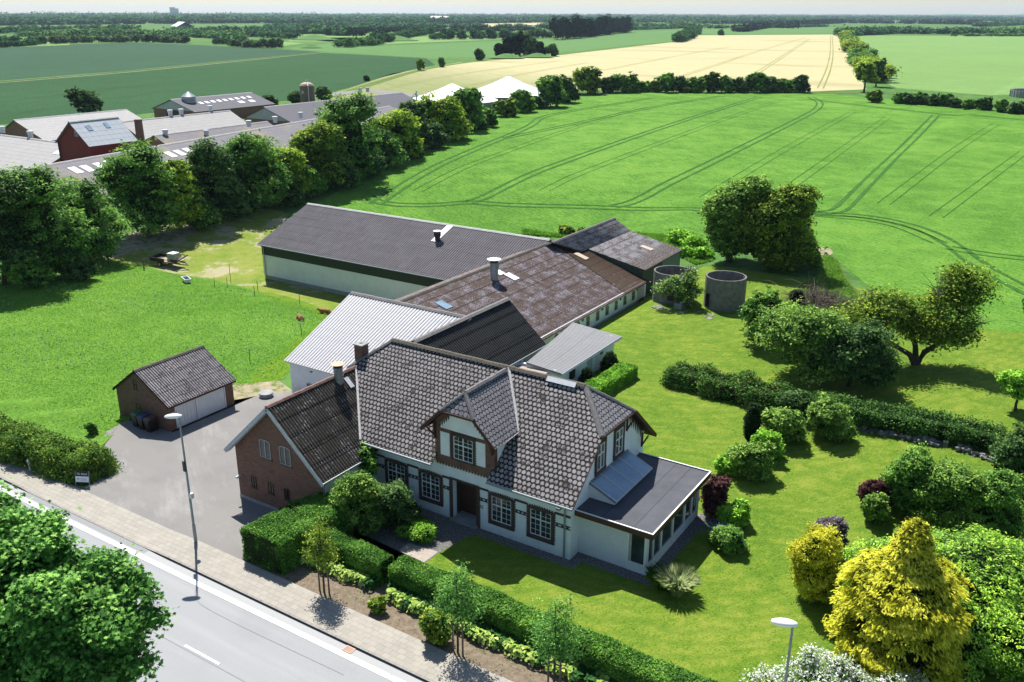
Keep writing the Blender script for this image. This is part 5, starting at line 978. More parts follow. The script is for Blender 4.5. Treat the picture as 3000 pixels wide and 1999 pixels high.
# ---------------------------------------------------------------- neighbouring farm
def hall(name, label, cat, x0, x1, y0, y1, eave, ridge, wall, roof, axis='y', zg=-.65, oh=.4, gable=None, cap='white_flashing', ridge_at=None, lights=(), vents=(), group=None, corr=False, rot=0):
    cen = V((x0+x1)/2, (y0+y1)/2, 0); RM = Matrix.Translation(cen) @ Matrix.Rotation(rot, 4, 'Z') @ Matrix.Translation(-cen); RI = RM.inverted()
    def hit(px, py, nn, p0): return RI @ onroof(px, py, RM.to_3x3() @ Vector(nn), RM @ Vector(p0))
    t = thing(name, label, cat, ((x0+x1)/2, (y0+y1)/2, zg), group); m = MB(); rx = ridge_at if ridge_at is not None else ((x0+x1)/2 if axis == 'y' else (y0+y1)/2)
    if axis == 'y': S_ = lambda a, b, z: V(a, b, z); a0, a1, b0, b1 = x0, x1, y0, y1
    else: S_ = lambda a, b, z: V(b, a, z); a0, a1, b0, b1 = y0, y1, x0, x1
    g2 = .25
    for b in (b0, b1-g2):
        m.prism([S_(a0, b, zg-.3), S_(a1, b, zg-.3), S_(a1, b, eave), S_(a0, b, eave)], S_(0, g2, 0)-S_(0, 0, 0))
    for a in (a0, a1-g2): m.prism([S_(a, b0+g2+.001, zg-.3), S_(a, b1-g2-.001, zg-.3), S_(a, b1-g2-.001, eave), S_(a, b0+g2+.001, eave)], S_(g2, 0, 0)-S_(0, 0, 0))
    m.build('wall', wall, t)
    for b in (b0, b1-g2): m = MB(); m.prism([S_(a0, b, eave+.002), S_(a1, b, eave+.002), S_(rx, b, ridge-.1)], S_(0, g2, 0)-S_(0, 0, 0)); m.build('gable', gable or wall, t)
    m = MB(); sl1 = (ridge-eave)/(a1-rx); sl0 = (ridge-eave)/(rx-a0); e1 = eave-oh*sl1; e0 = eave-oh*sl0
    for (p0, p1, p2, p3) in (((a1+oh, b0-oh, e1), (a1+oh, b1+oh, e1), (rx, b1+oh, ridge), (rx, b0-oh, ridge)), ((a0-oh, b1+oh, e0), (a0-oh, b0-oh, e0), (rx, b0-oh, ridge), (rx, b1+oh, ridge))):
        q = [S_(*p) for p in (p0, p1, p2, p3)]
        if corr: corrugated(m, q[0], q[1], q[2], q[3], pitch=.45, amp=.04, row=1.8, seg=4, lift=.02)
        else: flat_roof_poly(m, q, .1, du=(q[1]-q[0]))
    rf_ = m.build('roof', roof, t); m = MB(); ridge_cap(m, S_(rx, b0-oh, ridge+.04), S_(rx, b1+oh, ridge+.04), .3, .07, 1.6); m.build('ridge', cap, t)
    for px, py in vents:
        v = hit(px, py, (sl1, 0, 1) if axis == 'y' else (0, -sl0, 1), S_(rx, b0, ridge)); m = MB(); m.cyl(v.x, v.y, v.z-.3, v.z+.35, .45, .45, 10); m.cyl(v.x, v.y, v.z+.351, v.z+1.0, .5, .62, 10); m.build('roof_vent', 'pale_metal', t)
    for px, py, w_, l_ in lights:
        nn = (sl1, 0, 1) if axis == 'y' else (0, -sl0, 1); roof_sheet(t, px, py, nn, S_(rx, b0, ridge), (0, 1, 0) if axis == 'y' else (1, 0, 0), w_, l_, 'skylight_panel', at=hit(px, py, nn, S_(rx, b0, ridge)))
    t.rotation_euler = (0, 0, rot); return t
hr = hall('red_house', 'tall dark red farm building with pale roof and two small roof windows', 'building', -134.5, -125.3, 56.0, 64.8, 6.3, 9.8, 'farm_red', 'red_house_roof', cap='white_flashing', ridge_at=-129.8)
for px, py in ((261, 376), (313, 368)): roof_sheet(hr, px, py, (3.5/4.5, 0, 1), (-129.8, 60, 9.8), (0, 1, 0), .9, 1.3, 'glass_blue', 'roof_window')
RH = Fr((0, 56.0, 0), (1, 0, 0), (0, -1, 0)); casement(hr, RH, -129.1, -128.2, 7.4, 8.3, cols=2, split=None, sub=None, mat='farm_gable', bar=.1)
m = MB(); m.tube([(-134.2, 55.8, 6.1), (-134.2, 55.8, -.6)], .12, 6); m.build('downpipe', 'dark_band', hr)
t = thing('brick_chimney', 'free-standing square red brick chimney between the farm roofs', 'chimney', (-148, 83.5, -.6)); p = onroof(410, 395, (1, 0, 0), (-150, 0, 0)); m = MB(); m.tube([(p.x, p.y, -.7), (p.x, p.y, 6.3)], [1.1, .95], 4); m.build('stack', 'red_brick', t); m = MB(); q = onroof(408, 339, (1, 0, 0), (-150, 0, 0)); m.tube([(p.x, p.y, 6.301), (p.x, p.y, 6.5)], [1.05, 1.05], 4); m.build('cap', 'trim_brick', t)
hall('farm_hall', 'long pale roofed farm hall behind the red building', 'farm hall', -190, -171.5, 75.5, 103, 1.6, 5.2, 'farm_brick', 'farm_roof', ridge_at=-182, vents=((188, 398),))
hall('farm_hall', 'long light grey roofed stable right of the tall brick chimney', 'farm hall', -168, -151.8, 86, 115.5, 1.7, 5.2, 'farm_brick', 'farm_roof', ridge_at=-159.5, vents=((499, 336), (531, 333), (616, 323)))
hall('farm_hall', 'wide pale roof at the left edge in front of the red building', 'farm hall', -175, -136.2, 51.5, 69, .9, 4.9, 'farm_brick', 'farm_roof', axis='x', ridge_at=60.8, vents=((90, 400), (8, 386)), lights=((171, 448, 2.0, 1.3),))
hall('farm_hall', 'long low purplish roofed stable with white roof lights behind the tree row', 'farm hall', -136, -116, 22, 150, 1.0, 4.8, 'farm_brick', 'farm_roof_purple', ridge_at=-126.6, rot=rad(9.6), vents=((729, 368), (806, 356), (881, 343)), lights=((256, 495, 1.4, 2.2), (294, 487, 1.4, 2.2), (325, 480, 1.4, 2.2), (222, 500, 1.4, 2.2), (500, 454, 1.4, 2.2), (527, 449, 1.4, 2.2), (553, 443, 1.4, 2.2), (676, 425, 1.2, 2), (696, 420, 1.2, 2), (620, 434, 1.4, 2)))
hall('farm_hall', 'low grey link roof between the pale stable and the front stable', 'farm hall', -150.5, -136.5, 82, 112, 1.2, 3.9, 'farm_brick', 'farm_roof_purple', ridge_at=-143, vents=((485, 395), (605, 396)))
fb = hall('machine_barn', 'dark roofed open brick barn with a row of roof lights by the steel silo', 'barn', -205, -187.5, 127.8, 156, 2.4, 5.1, 'farm_brick', 'farm_roof_dark', ridge_at=-196.8, gable='farm_gable', lights=[(589+17.6*i, 303-2.2*i, 1.15, 1.5) for i in range(9)]+[(707, 300, 1.9, 1.6), (738, 297, 1.9, 1.6)])
m = MB(); m.box(-199.5, -193.5, 127.7, 127.78, -.6, 2.2); m.build('door_opening', 'black_plastic', fb)
b2 = hall('machine_barn', 'long dark grey roofed barn with pale gable by the brown tower silo', 'barn', -168.5, -151.5, 128, 182, 1.9, 5.0, 'farm_brick', 'farm_roof_dark', ridge_at=-160.5, gable='farm_gable', vents=((1055, 269), (1077, 267)))
m = MB(); x, y = -199.5, 134.5; p = onroof(560, 352, (0, 0, 1), (0, 0, -.6)); m.cyl(p.x, p.y, -.7, 5.7, 1.9, 1.9, 24, True); m.cyl(p.x, p.y, 5.701, 7.0, 1.95, .25, 24); t = thing('steel_silo', 'shiny galvanised steel silo with conical top beside the open barn', 'silo', (p.x, p.y, -.6)); m.build('body', 'galvanised', t)
m = MB(); [m.cyl(p.x, p.y, z, z+.08, 1.94, 1.94, 24) for z in np.arange(.5, 5.6, .95)]; m.build('hoops', 'pale_metal', t)
p = onroof(906, 352, (0, 0, 1), (0, 0, -.6)); t = thing('tower_silo', 'tall brown tower silo with pale domed top', 'silo', (p.x, p.y, -.6)); Ht = 9.8
m = MB(); m.cyl(p.x, p.y, -.7, Ht-1.2, 2.05, 2.0, 28); m.build('body', 'silo_brown', t); m = MB(); m.tube([(p.x, p.y, Ht-1.2), (p.x, p.y, Ht-.7), (p.x, p.y, Ht-.35), (p.x, p.y, Ht-.2)], [2.02, 1.65, .95, .2], 28); m.build('dome', 'pale_wood', t); m = MB(); m.cyl(p.x, p.y, Ht-.2, Ht+.3, .22, .22, 10); m.build('top_vent', 'pale_metal', t)
a = math.atan2(CAMP.y-p.y, CAMP.x-p.x)+.15; m = MB(); m.tube([(p.x+2.2*math.cos(a), p.y+2.2*math.sin(a), -.6), (p.x+2.15*math.cos(a), p.y+2.15*math.sin(a), Ht-1), (p.x, p.y, Ht-.1)], .12, 6); m.build('pipe', 'pale_metal', t)
a -= .8; m = MB(); R4 = Matrix.Translation((p.x, p.y, Ht-3.2)) @ Matrix.Rotation(a, 4, 'Z'); m.box(2.0, 2.06, -.55, .55, .0, .12, R4); m.tube([R4 @ V(2.0, .0, .5), R4 @ V(2.1, .0, .5)], .3, 12); m.build('emblem', 'pale_metal', t)
def tent(px, py, r, h, label):
    p = onroof(px, py, (0, 0, 1), (0, 0, h)); t = thing('covered_slurry_tank', label, 'tank', (p.x, p.y, -.6), 'slurry tanks under white tent covers'); n = 28; m = MB(); prev = None
    for f, z in ((1, 1.5), (.66, 1.5+(h-1.5)*.30), (.33, 1.5+(h-1.5)*.63), (.04, h)):
        ring = [V(p.x+math.cos(2*math.pi*i/n)*r*f, p.y+math.sin(2*math.pi*i/n)*r*f, z) for i in range(n)]
        if prev:
            for i in range(n): m.face([prev[i], prev[(i+1) % n], ring[(i+1) % n], ring[i]])
        prev = ring
    m.face(prev); m.build('cover', 'tent_white', t); m = MB(); m.cyl(p.x, p.y, -.7, 1.49, r-.1, r-.1, 32); m.build('tank', 'concrete', t); return t
tent(1490, 225, 15.5, 7.2, 'tall white tent roof over a round slurry tank in front of the barley'); tent(1325, 247, 14.5, 6.4, 'white tent roof over the slurry tank half hidden by the trees')
c_ = G(2318, 222).lerp(G(2352, 224), .5); cx, cy, r_ = c_.x+8.6, c_.y+4, 11; t = thing('slurry_tank', 'open round grey slurry tank at the right edge of the fields', 'tank', (cx, cy, 0)); m = MB(); n = 44
for i in range(n):
    a, b = 2*math.pi*i/n, 2*math.pi*(i+1)/n; A, B = V(cx+r_*math.cos(a), cy+r_*math.sin(a), 0), V(cx+r_*math.cos(b), cy+r_*math.sin(b), 0); m.prism([A-V(0, 0, .2), B-V(0, 0, .2), B+V(0, 0, 2.2), A+V(0, 0, 2.2)], V(-math.cos(a)*.3, -math.sin(a)*.3, 0)); m.box(A.x-.15, A.x+.15, A.y-.15, A.y+.15, -.2, 2.3)
m.build('wall', 'concrete', t); m = MB(); m.cyl(cx, cy, .5, .6, r_-.4, r_-.4, 40); m.build('slurry', 'gravel', t)
p = G(912, 263); m = MB(); m.tube([p, p+V(1.0, 7.5, 5.6)], [.15, .12], 6); m.tube([p+V(1.0, 7.5, 5.6), p+V(1.4, 8.2, 4.5)], [.3, .3], 6); m.tube([p+V(1.2, 8, -.3), p+V(1.2, 8, 6.2)], .2, 6); single(m, 'grain_auger', 'pale_metal', 'slanting metal grain auger on the grass behind the trees', 'auger')
def far_box(name, label, ox, oy, L_, W_, e_, r__, wall, roof, ang=0):
    p = G(ox, oy); t = thing(name, label, 'building', p); m = MB(); R5 = Matrix.Translation(p) @ Matrix.Rotation(ang, 4, 'Z'); m.box(-L_/2, L_/2, -W_/2, W_/2, -1, e_, R5); m.build('wall', wall, t); m = MB()
    q = [R5 @ V(*c) for c in ((-L_/2-1, -W_/2-1, e_-.2), (L_/2+1, -W_/2-1, e_-.2), (L_/2+1, 0, r__), (-L_/2-1, 0, r__), (L_/2+1, W_/2+1, e_-.2), (-L_/2-1, W_/2+1, e_-.2))]; flat_roof_poly(m, [q[0], q[1], q[2], q[3]]); flat_roof_poly(m, [q[3], q[2], q[4], q[5]]); m.prism([q[0], q[5], q[3]], V(.3, 0, 0)); m.build('roof', roof, t)
far_box('distant_barn', 'distant white roofed barn among trees at far left', 420, 66, 75, 30, 4, 12, 'farm_gable', 'tent_white', rad(-30)); far_box('distant_hall', 'very long white roofed hall in front of the far forest', 1012, 52, 150, 50, 6, 20, 'farm_gable', 'tent_white', rad(-30))
p = G(402, 40); t = thing('distant_tower_block', 'pale high-rise block on the horizon', 'building', p); m = MB(); R5 = Matrix.Translation(p) @ Matrix.Rotation(rad(30), 4, 'Z'); m.box(-28, 6, -8, 8, -5, 64, R5); m.box(6.1, 28, -8, 8, -5, 56, R5); m.build('wall', 'farm_gable', t)
# ---------------------------------------------------------------- vegetation
def unit(a): return a/np.maximum(np.linalg.norm(a, axis=1, keepdims=True), 1e-9)
def rdir(rg, n): return unit(rg.normal(size=(n, 3)))
def foliage(name, C, Nn, S, tint, mats, parent=None, shape='quad', rg=None, aspect=.55, label=None, kind=None, mi=None, ax=None):
    """many small leaf faces: centres C, normals Nn, sizes S"""
    n = len(C); A = unit(np.cross(Nn, rdir(rg, n))) if ax is None else unit(ax-Nn*(ax*Nn).sum(1)[:, None]); B = np.cross(Nn, A); off = WL.get(parent, V(0, 0, 0)) if parent else V(0, 0, 0); C = C-np.array(off); S = S[:, None]
    if shape == 'quad': tpl = [(-1, 0, 0), (-.1, -aspect, .12), (1, 0, -.1), (.1, aspect, .12)]
    elif shape == 'maple': tpl = [(-.9, 0, 0), (-.45, -.38, .05), (-.55, -.95, -.1), (0, -.5, .08), (.45, -.85, -.08), (.4, -.3, .06), (1, 0, -.15), (.4, .3, .06), (.45, .85, -.08), (0, .5, .08), (-.55, .95, -.1), (-.45, .38, .05)]
    elif shape == 'hosta': tpl = [(-1, 0, -.3), (-.6, -.5, .1), (.1, -.62, .15), (.9, -.12, -.15), (1.1, 0, -.3), (.9, .12, -.15), (.1, .62, .15), (-.6, .5, .1)]
    elif shape == 'blade': tpl = [(-1, -.06, 0), (1.0, 0, 0), (-1, .06, 0)]
    elif shape == 'frond': tpl = [(-1, 0, .05), (-.55, -.30, .1), (-.5, -.12, .08), (-.1, -.42, .0), (0, -.13, .05), (.4, -.36, -.15), (.5, -.1, -.08), (1, 0, -.35), (.5, .1, -.08), (.4, .36, -.15), (0, .13, .05), (-.1, .42, 0), (-.5, .12, .08), (-.55, .30, .1)]
    elif shape == 'spray': tpl = [(-1, 0, .05), (-.3, -.35, .1), (.3, -.22, -.02), (.7, -.4, -.25), (1, 0, -.35), (.7, .4, -.25), (.3, .22, -.02), (-.3, .35, .1)]
    k_ = len(tpl); P = np.stack([C+S*(a*A+b*B+c*Nn) for a, b, c in tpl], 1).reshape(-1, 3)
    me = bpy.data.meshes.new(name); me.vertices.add(n*k_); me.vertices.foreach_set('co', P.astype(np.float32).ravel()); me.loops.add(n*k_); me.loops.foreach_set('vertex_index', np.arange(n*k_, dtype=np.int32)); me.polygons.add(n)
    me.polygons.foreach_set('loop_start', np.arange(0, n*k_, k_, dtype=np.int32)); me.polygons.foreach_set('loop_total', np.full(n, k_, dtype=np.int32))
    for m_ in ([mats] if isinstance(mats, str) else mats): me.materials.append(M[m_])
    if mi is not None: me.polygons.foreach_set('material_index', mi.astype(np.int32))
    at = me.attributes.new('tint', 'FLOAT', 'POINT'); at.data.foreach_set('value', np.repeat(np.clip(tint, 0, 1), k_).astype(np.float32)); me.update(calc_edges=True); me.validate()
    o = bpy.data.objects.new(name, me); sc.collection.objects.link(o)
    if parent: o.parent = parent; WL[o] = off
    if label: o['label'] = label
    if kind: o['kind'] = kind
    return o
def lumps(rg, k_=7):
    K = rg.normal(size=(k_, 3))*rg.uniform(2.0, 5.0, size=(k_, 1)); ph = rg.uniform(0, 6.28, k_)
    return lambda d: np.sin(d @ K.T+ph).mean(1)*1.8
def crown_points(blobs, ncl, per, cr, rg, lump=.16, shell=.62, droop=0.):
    """clusters in the outer part of several ellipsoids -> leaf centres, normals, tint"""
    B = np.array([b[:3] for b in blobs], float); Rr = np.array([b[3:6] for b in blobs], float); w_ = (Rr[:, 0]*Rr[:, 1]+Rr[:, 0]*Rr[:, 2]*2)**1.0; w_ /= w_.sum()
    idx = rg.choice(len(blobs), ncl, p=w_); d = rdir(rg, ncl); fs = [lumps(rg) for _ in blobs]; lm = np.zeros(ncl)
    for i, f in enumerate(fs): q = idx == i; lm[q] = f(d[q])
    rr = rg.uniform(shell, 1.0, ncl)**.6*(1+lump*lm); C = B[idx]+Rr[idx]*d*rr[:, None]
    # drop clusters deep inside another blob
    keep = np.ones(ncl, bool)
    for i in range(len(blobs)): q = (((C-B[i])/Rr[i])**2).sum(1); keep &= ~((q < (shell*.75)**2) & (idx != i))
    C, d, lm = C[keep], d[keep], lm[keep]; n = len(C); ct = .5+.26*lm+rg.normal(size=n)*.22
    s_ = cr*rg.uniform(.6, 1.35, size=(n, 1, 1)); L = rg.normal(size=(n, per, 3))*s_*np.array([1, 1, .5]); P = (C[:, None, :]+L).reshape(-1, 3)
    out = np.repeat(d, per, 0); N_ = unit(out*.4+rg.normal(size=out.shape)*.5+np.array([0, 0, .75])); T = np.repeat(ct, per)+rg.normal(size=n*per)*.16+L.reshape(-1, 3)[:, 2]/cr*.05
    return P, N_, T, C
def core(blobs, f, parent, rg, mat='inner_shade', name='light_block_core'):  # solid dark mass added inside crowns to block light and see-through
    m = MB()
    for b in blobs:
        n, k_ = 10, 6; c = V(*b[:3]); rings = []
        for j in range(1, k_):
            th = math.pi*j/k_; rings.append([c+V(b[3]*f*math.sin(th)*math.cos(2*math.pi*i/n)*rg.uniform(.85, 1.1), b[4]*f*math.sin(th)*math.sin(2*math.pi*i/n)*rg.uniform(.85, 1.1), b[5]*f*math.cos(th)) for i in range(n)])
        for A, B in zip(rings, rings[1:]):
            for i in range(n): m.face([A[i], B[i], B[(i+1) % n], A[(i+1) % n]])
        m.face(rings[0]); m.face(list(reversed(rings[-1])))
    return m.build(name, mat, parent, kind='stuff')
def limbs(base, blobs, r0, parent, rg, mat='bark', fork=.3, stems=1, name='trunk', rt=.25):
    m = MB(); top = V(sum(b[0] for b in blobs)/len(blobs), sum(b[1] for b in blobs)/len(blobs), base.z+(min(b[2]-b[5]*.3 for b in blobs)-base.z)*.8)
    m.tube([base-V(0, 0, .2), base.lerp(top, .5)+V(rg.uniform(-.1, .1), rg.uniform(-.1, .1), 0), top], [r0*1.25, r0*.95, r0*.8], 8)
    for b in blobs:
        e = V(b[0], b[1], b[2]+b[5]*.1); mid = top.lerp(e, .5)+V(rg.uniform(-.2, .2), rg.uniform(-.2, .2), .15); m.tube([top-V(0, 0, .15), mid, e], [r0*.65, r0*.45, r0*rt], 6)
        for _ in range(3):
            d = rdir(rg, 1)[0]; q = V(b[0]+b[3]*d[0]*.75, b[1]+b[4]*d[1]*.75, b[2]+b[5]*abs(d[2])*.7); m.tube([mid, mid.lerp(q, .6)+V(0, 0, .1), q], [r0*.3, r0*.2, r0*.08], 5)
    return m.build(name, mat, parent)
ORD = ['first', 'second', 'third', 'fourth', 'fifth', 'sixth', 'seventh', 'eighth', 'ninth', 'tenth', 'eleventh', 'twelfth', 'thirteenth', 'fourteenth']
def tree(b, ty, wpx, leafm, label, name='broadleaf_tree', cat='tree', seed=0, ncl=900, per=11, ls=None, group=None, trunk=.2, low=.1, nb=7, cr=None, aspect=.5, shape='quad', corefac=.62, lump=.2, sq=1.0, hh=None, shell=.62, trunk_mat='bark'):
    """b: foot on the ground in overview coordinates, ty: row of the top, wpx: crown width"""
    p = G(*b) if not isinstance(b, Vector) else b; D = dist(p); h = (hh or top_h(p, ty)); R = wpx*OV*D/FPX/2; rg = np.random.default_rng(seed+17)
    z0 = p.z+h*low; ch_ = h*(1-low); blobs = [(p.x, p.y, z0+ch_*.47, R*.74, R*.74*sq, ch_*.44)]; clump = nb > 4; nb = int(nb*1.7) if clump else nb
    for i in range(nb):
        a = i*2.4+rg.uniform(-.4, .4); f = rg.uniform(.42, .72) if clump else rg.uniform(.35, .6); zz = z0+ch_*(.2+.66*((i*.37+rg.uniform(0, .2)) % 1)); rr = R*(rg.uniform(.24, .44) if clump else rg.uniform(.36, .52)); k2 = 1-.45*max(0, (zz-z0)/ch_-.6)
        blobs.append((p.x+math.cos(a)*R*f*k2, p.y+math.sin(a)*R*f*sq*k2, zz, rr, rr, min(rr*rg.uniform(.8, 1.15), ch_*.35)))
    t = thing(name, label, cat, p, group); cr = cr or R*.13; ls = ls or max(.045, D*.0019)
    if clump: ncl, per, cr = int(ncl*.72), int(per*1.6), cr*.62
    P, N_, T, C = crown_points(blobs, ncl, per, cr, rg, lump=lump, shell=shell); ok = P[:, 2] > p.z+.05
    n = ok.sum(); foliage('crown', P[ok], N_[ok], rg.uniform(.7, 1.3, n)*ls, T[ok], leafm, t, shape, rg, aspect)
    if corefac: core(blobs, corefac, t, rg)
    if trunk: limbs(p, blobs[1:], trunk, t, rg, trunk_mat)
    return t
# -- tree belt between the two farms, near end first
belt = 'trees in the belt between the two farms'
BT = [((10, 655), 392, 190, 'leaf_dark', 'leftmost very dark tree of the belt, cut by the picture edge'), ((105, 640), 372, 180, 'leaf_green', 'big dark tree of the belt, second from the left picture edge'), ((205, 600), 398, 165, 'leaf_green', 'mid green rounded tree of the belt, left of the farm track gap'),
      ((345, 545), 308, 170, 'leaf_green', 'tall bushy green tree just right of the farm track gap'), ((415, 530), 358, 110, 'leaf_yellowgreen', 'lower yellow-green tree leaning out beside the tall one at the track gap'), ((492, 505), 318, 130, 'leaf_dark', 'dark round-topped tree in front of the purple stable roof'),
      ((590, 478), 300, 150, 'leaf_green', 'broad grey-green tree under the pale farm roof'), ((660, 455), 335, 110, 'leaf_yellowgreen', 'low yellow-green tree left of the branchy dark one'), ((735, 432), 285, 130, 'leaf_olive', 'wide tree with yellowish top and bare grey twigs at its heart'), ((805, 410), 210, 140, 'leaf_green', 'tallest tree of the belt beside the brown tower silo'),
      ((865, 385), 290, 80, 'leaf_dark', 'narrow dark tree right of the tallest one'), ((912, 362), 262, 115, 'leaf_yellowgreen', 'bright yellow-topped rounded tree in the belt'), ((948, 345), 232, 80, 'leaf_dark', 'dark conical tree left of the first white tent roof'), ((1010, 322), 222, 125, 'leaf_yellowgreen', 'light olive broad tree in front of the first white tent roof'),
      ((1072, 300), 198, 75, 'leaf_green', 'tall slim dark tree between the two white tent roofs')]
for i, (b, ty, w_, lm_, lb) in enumerate(BT):
    tree(b, ty, w_*1.12, lm_, lb, seed=i, group=belt, ncl=1500 if i < 9 else 1000, per=12, trunk=.25, low=.02, nb=9, lump=.3, cr=None)
und = [((70, 660), 90), ((170, 640), 90), ((300, 560), 60), ((455, 525), 90), ((540, 500), 90), ((640, 472), 90), ((700, 452), 90), ((770, 430), 90), ((845, 405), 80), ((890, 385), 80), ((935, 362), 70), ((985, 340), 70), ((1040, 318), 60), ((1095, 298), 40)]
for i, (b, w_) in enumerate(und):
    if i == 2: continue
    tree(b, b[1]-w_*.85, w_*1.15, 'leaf_dark' if i % 3 else 'leaf_green', 'undergrowth bush under the tree belt, '+ORD[i-(i > 2)]+' from the left edge', name='undergrowth_bush', cat='bush', seed=60+i, group='undergrowth bushes at the foot of the tree belt', ncl=700, per=9, trunk=0, low=0, nb=5)
fr = [((1122, 292), 248, 45, 'leaf_green', 'small round bush right of the slim tree'), ((1160, 268), 230, 60, 'leaf_olive', 'low bushy tree under the second tent roof'), ((1200, 258), 204, 62, 'leaf_green', 'round tree standing before the tall white tent roof'), ((1238, 250), 222, 45, 'leaf_dark', 'small bush at the right foot of the tall tent roof'),
      ((1265, 246), 167, 75, 'leaf_green', 'open branched tree with a flat light top before the barley'), ((1302, 236), 178, 55, 'leaf_dark', 'rounded tree right of the open branched one'), ((1350, 216), 160, 78, 'leaf_olive', 'broad domed tree at the field corner'), ((1395, 214), 178, 40, 'leaf_dark', 'small dark tree between two domed field trees'),
      ((1432, 213), 172, 72, 'leaf_green', 'second domed tree along the field edge'), ((1477, 212), 190, 34, 'leaf_green', 'smallest tree standing alone in the field edge gap'), ((1506, 212), 186, 38, 'leaf_olive', 'small thin tree beside the long field hedge')]
for i, (b, ty, w_, lm_, lb) in enumerate(fr): tree(b, ty, w_, lm_, lb, seed=90+i, group='trees along the far edge of the green field', ncl=420, per=9, trunk=.2, low=.03, nb=6, lump=.3)
for i in range(10):
    x = 1530+34*i; tree((x, 213), 168+6*((i*7) % 3)+(8 if i == 9 else 0), 50, 'leaf_dark' if i % 2 else 'leaf_green', ('dense ' if i % 2 else 'greener ')+'hedge tree in the row before the barley, '+ORD[i]+' from the left', seed=120+i, group='hedge trees in the row before the barley', ncl=330, per=9, trunk=.2, low=.03, nb=5)
tree((1985, 212), 142, 58, 'leaf_yellowgreen', 'lone tree with visible trunk at the barley field corner', seed=140, ncl=420, per=9, trunk=.35, low=.3)
tree((2012, 200), 132, 40, 'leaf_dark', 'dark tree behind the lone corner tree', seed=141, ncl=300, per=8, trunk=.3, low=.05)
for i in range(17):
    f = i/16; p0, p1 = G(2012, 192), G(1930, 74); q = p0.lerp(p1, f**1.0); q.z = 0; tree(q, 0, 30, ['leaf_olive', 'leaf_yellowgreen', 'leaf_green'][i % 3], 'tree in the long windbreak row between barley and pale green field', seed=150+i, hh=8.5+1.5*((i*5) % 3), group='windbreak row trees right of the barley', ncl=190, per=8, trunk=.2, low=.02, nb=4, ls=.6 + f*.8) if False else None
def hedge_row(name, label, path, h, w_, sp, leafm, seed, ls, ncl=60, per=7, cat='hedgerow', group=None, kind=None, jit=.3, trunks=False, hv=.3):
    """uneven row of tree-like crowns along a line; one continuous hedge"""
    rg = np.random.default_rng(seed); P = [Vector(p) for p in path]; pts = []
    for a, b in zip(P, P[1:]):
        n = max(1, int((b-a).length/sp)); pts += [a.lerp(b, (i+rg.uniform(-.3, .3))/n) for i in range(n)]
    t = thing(name, label, cat, P[0], group, kind); X = [[], [], []]
    bl = []
    for q in pts:
        hh = h*rg.uniform(1-hv, 1+hv); ww = w_*rg.uniform(.8, 1.25)/2; x, y = q.x+rg.normal()*w_*jit, q.y+rg.normal()*w_*jit; bl.append((x, y, q.z+hh*.5, ww, ww, hh*.52))
        if hh > 3: bl.append((x+rg.normal()*ww*.5, y+rg.normal()*ww*.5, q.z+hh*.75, ww*.6, ww*.6, hh*.3))
    Pp, N_, T, C = crown_points(bl, ncl*len(bl), per, w_*.11, rg, lump=.28); ok = Pp[:, 2] > .0
    foliage('leaves', Pp[ok], N_[ok], rg.uniform(.7, 1.3, ok.sum())*ls, T[ok], leafm, t, 'quad', rg, .6); core(bl, .72, t, rg); return t
for i in range(9):
    p0, p1 = G(2012, 192), G(1932, 74); a, b = p0.lerp(p1, (i/9)**1.0), p0.lerp(p1, (i+1)/9); hedge_row('windbreak', ['lighter', 'darker', 'yellowish'][i % 3]+' windbreak stretch right of the barley field, '+ORD[i]+' from the near end', [a, b], 5.5, 8, 9, ['leaf_yellowgreen', 'leaf_green', 'leaf_olive'][i % 3], 200+i, .55+.12*i, ncl=70, group='stretches of the windbreak beside the barley')
rb_ = [(2008, 236, 22), (2065, 238, 24), (2090, 240, 26), (2115, 240, 26), (2140, 243, 26), (2168, 244, 24), (2195, 248, 22), (2225, 252, 22), (2258, 253, 26), (2300, 258, 26), (2330, 262, 24), (2365, 262, 30)]
for i, (x, y, s_) in enumerate(rb_): tree((x, y), y-s_*(1.25 if i == 0 else 1.0), s_*1.5, 'leaf_olive' if i == 0 else ('leaf_dark', 'leaf_green')[i % 2], 'tall pale rough bush at the open corner of the green field' if i == 0 else 'low dark bush on the right field edge, '+ORD[i-1]+' right of the tall pale one', name='field_bush', cat='bush', seed=230+i, group='bushes along the right field edge', ncl=260, per=8, trunk=0, low=0, nb=5)
lone = [((967, 163), 135, 20, 'leaf_olive', 'small round tree on the bank, left of two'), ((1015, 155), 132, 14, 'leaf_green', 'smaller tree on the bank right of the round one'), ((1102, 140), 112, 22, 'leaf_dark', 'dark egg-shaped tree on the bank left of the copse'), ((842, 187), 175, 12, 'leaf_dark', 'tiny bush on the bank beyond the farm'), ((200, 264), 202, 78, 'leaf_dark', 'single dark tree behind the pale farm roofs at the left'),
        ((1268, 130), 104, 32, 'leaf_dark', 'rounded tree at the right side of the dark copse'), ((1578, 88), 66, 30, 'leaf_far', 'small group tree at the far corner of the barley'), ((1656, 82), 70, 12, 'leaf_far', 'tiny tree above the barley field'), ((745, 233), 200, 40, 'leaf_dark', 'dark shrub heap behind the open brick barn'), ((620, 240), 222, 45, 'leaf_dark', 'low dark shrub beside the dark roofed open barn'), ((680, 240), 215, 40, 'leaf_dark', 'low dark shrub left of the tower silo')]
for i, (b, ty, w_, lm_, lb) in enumerate(lone): tree(b, ty, w_, lm_, lb, seed=260+i, ncl=320 if w_ > 20 else 120, per=8, trunk=.15, low=.05, nb=5, name='lone_tree' if 'tree' in lb else 'shrub', cat='tree' if 'tree' in lb else 'shrub')
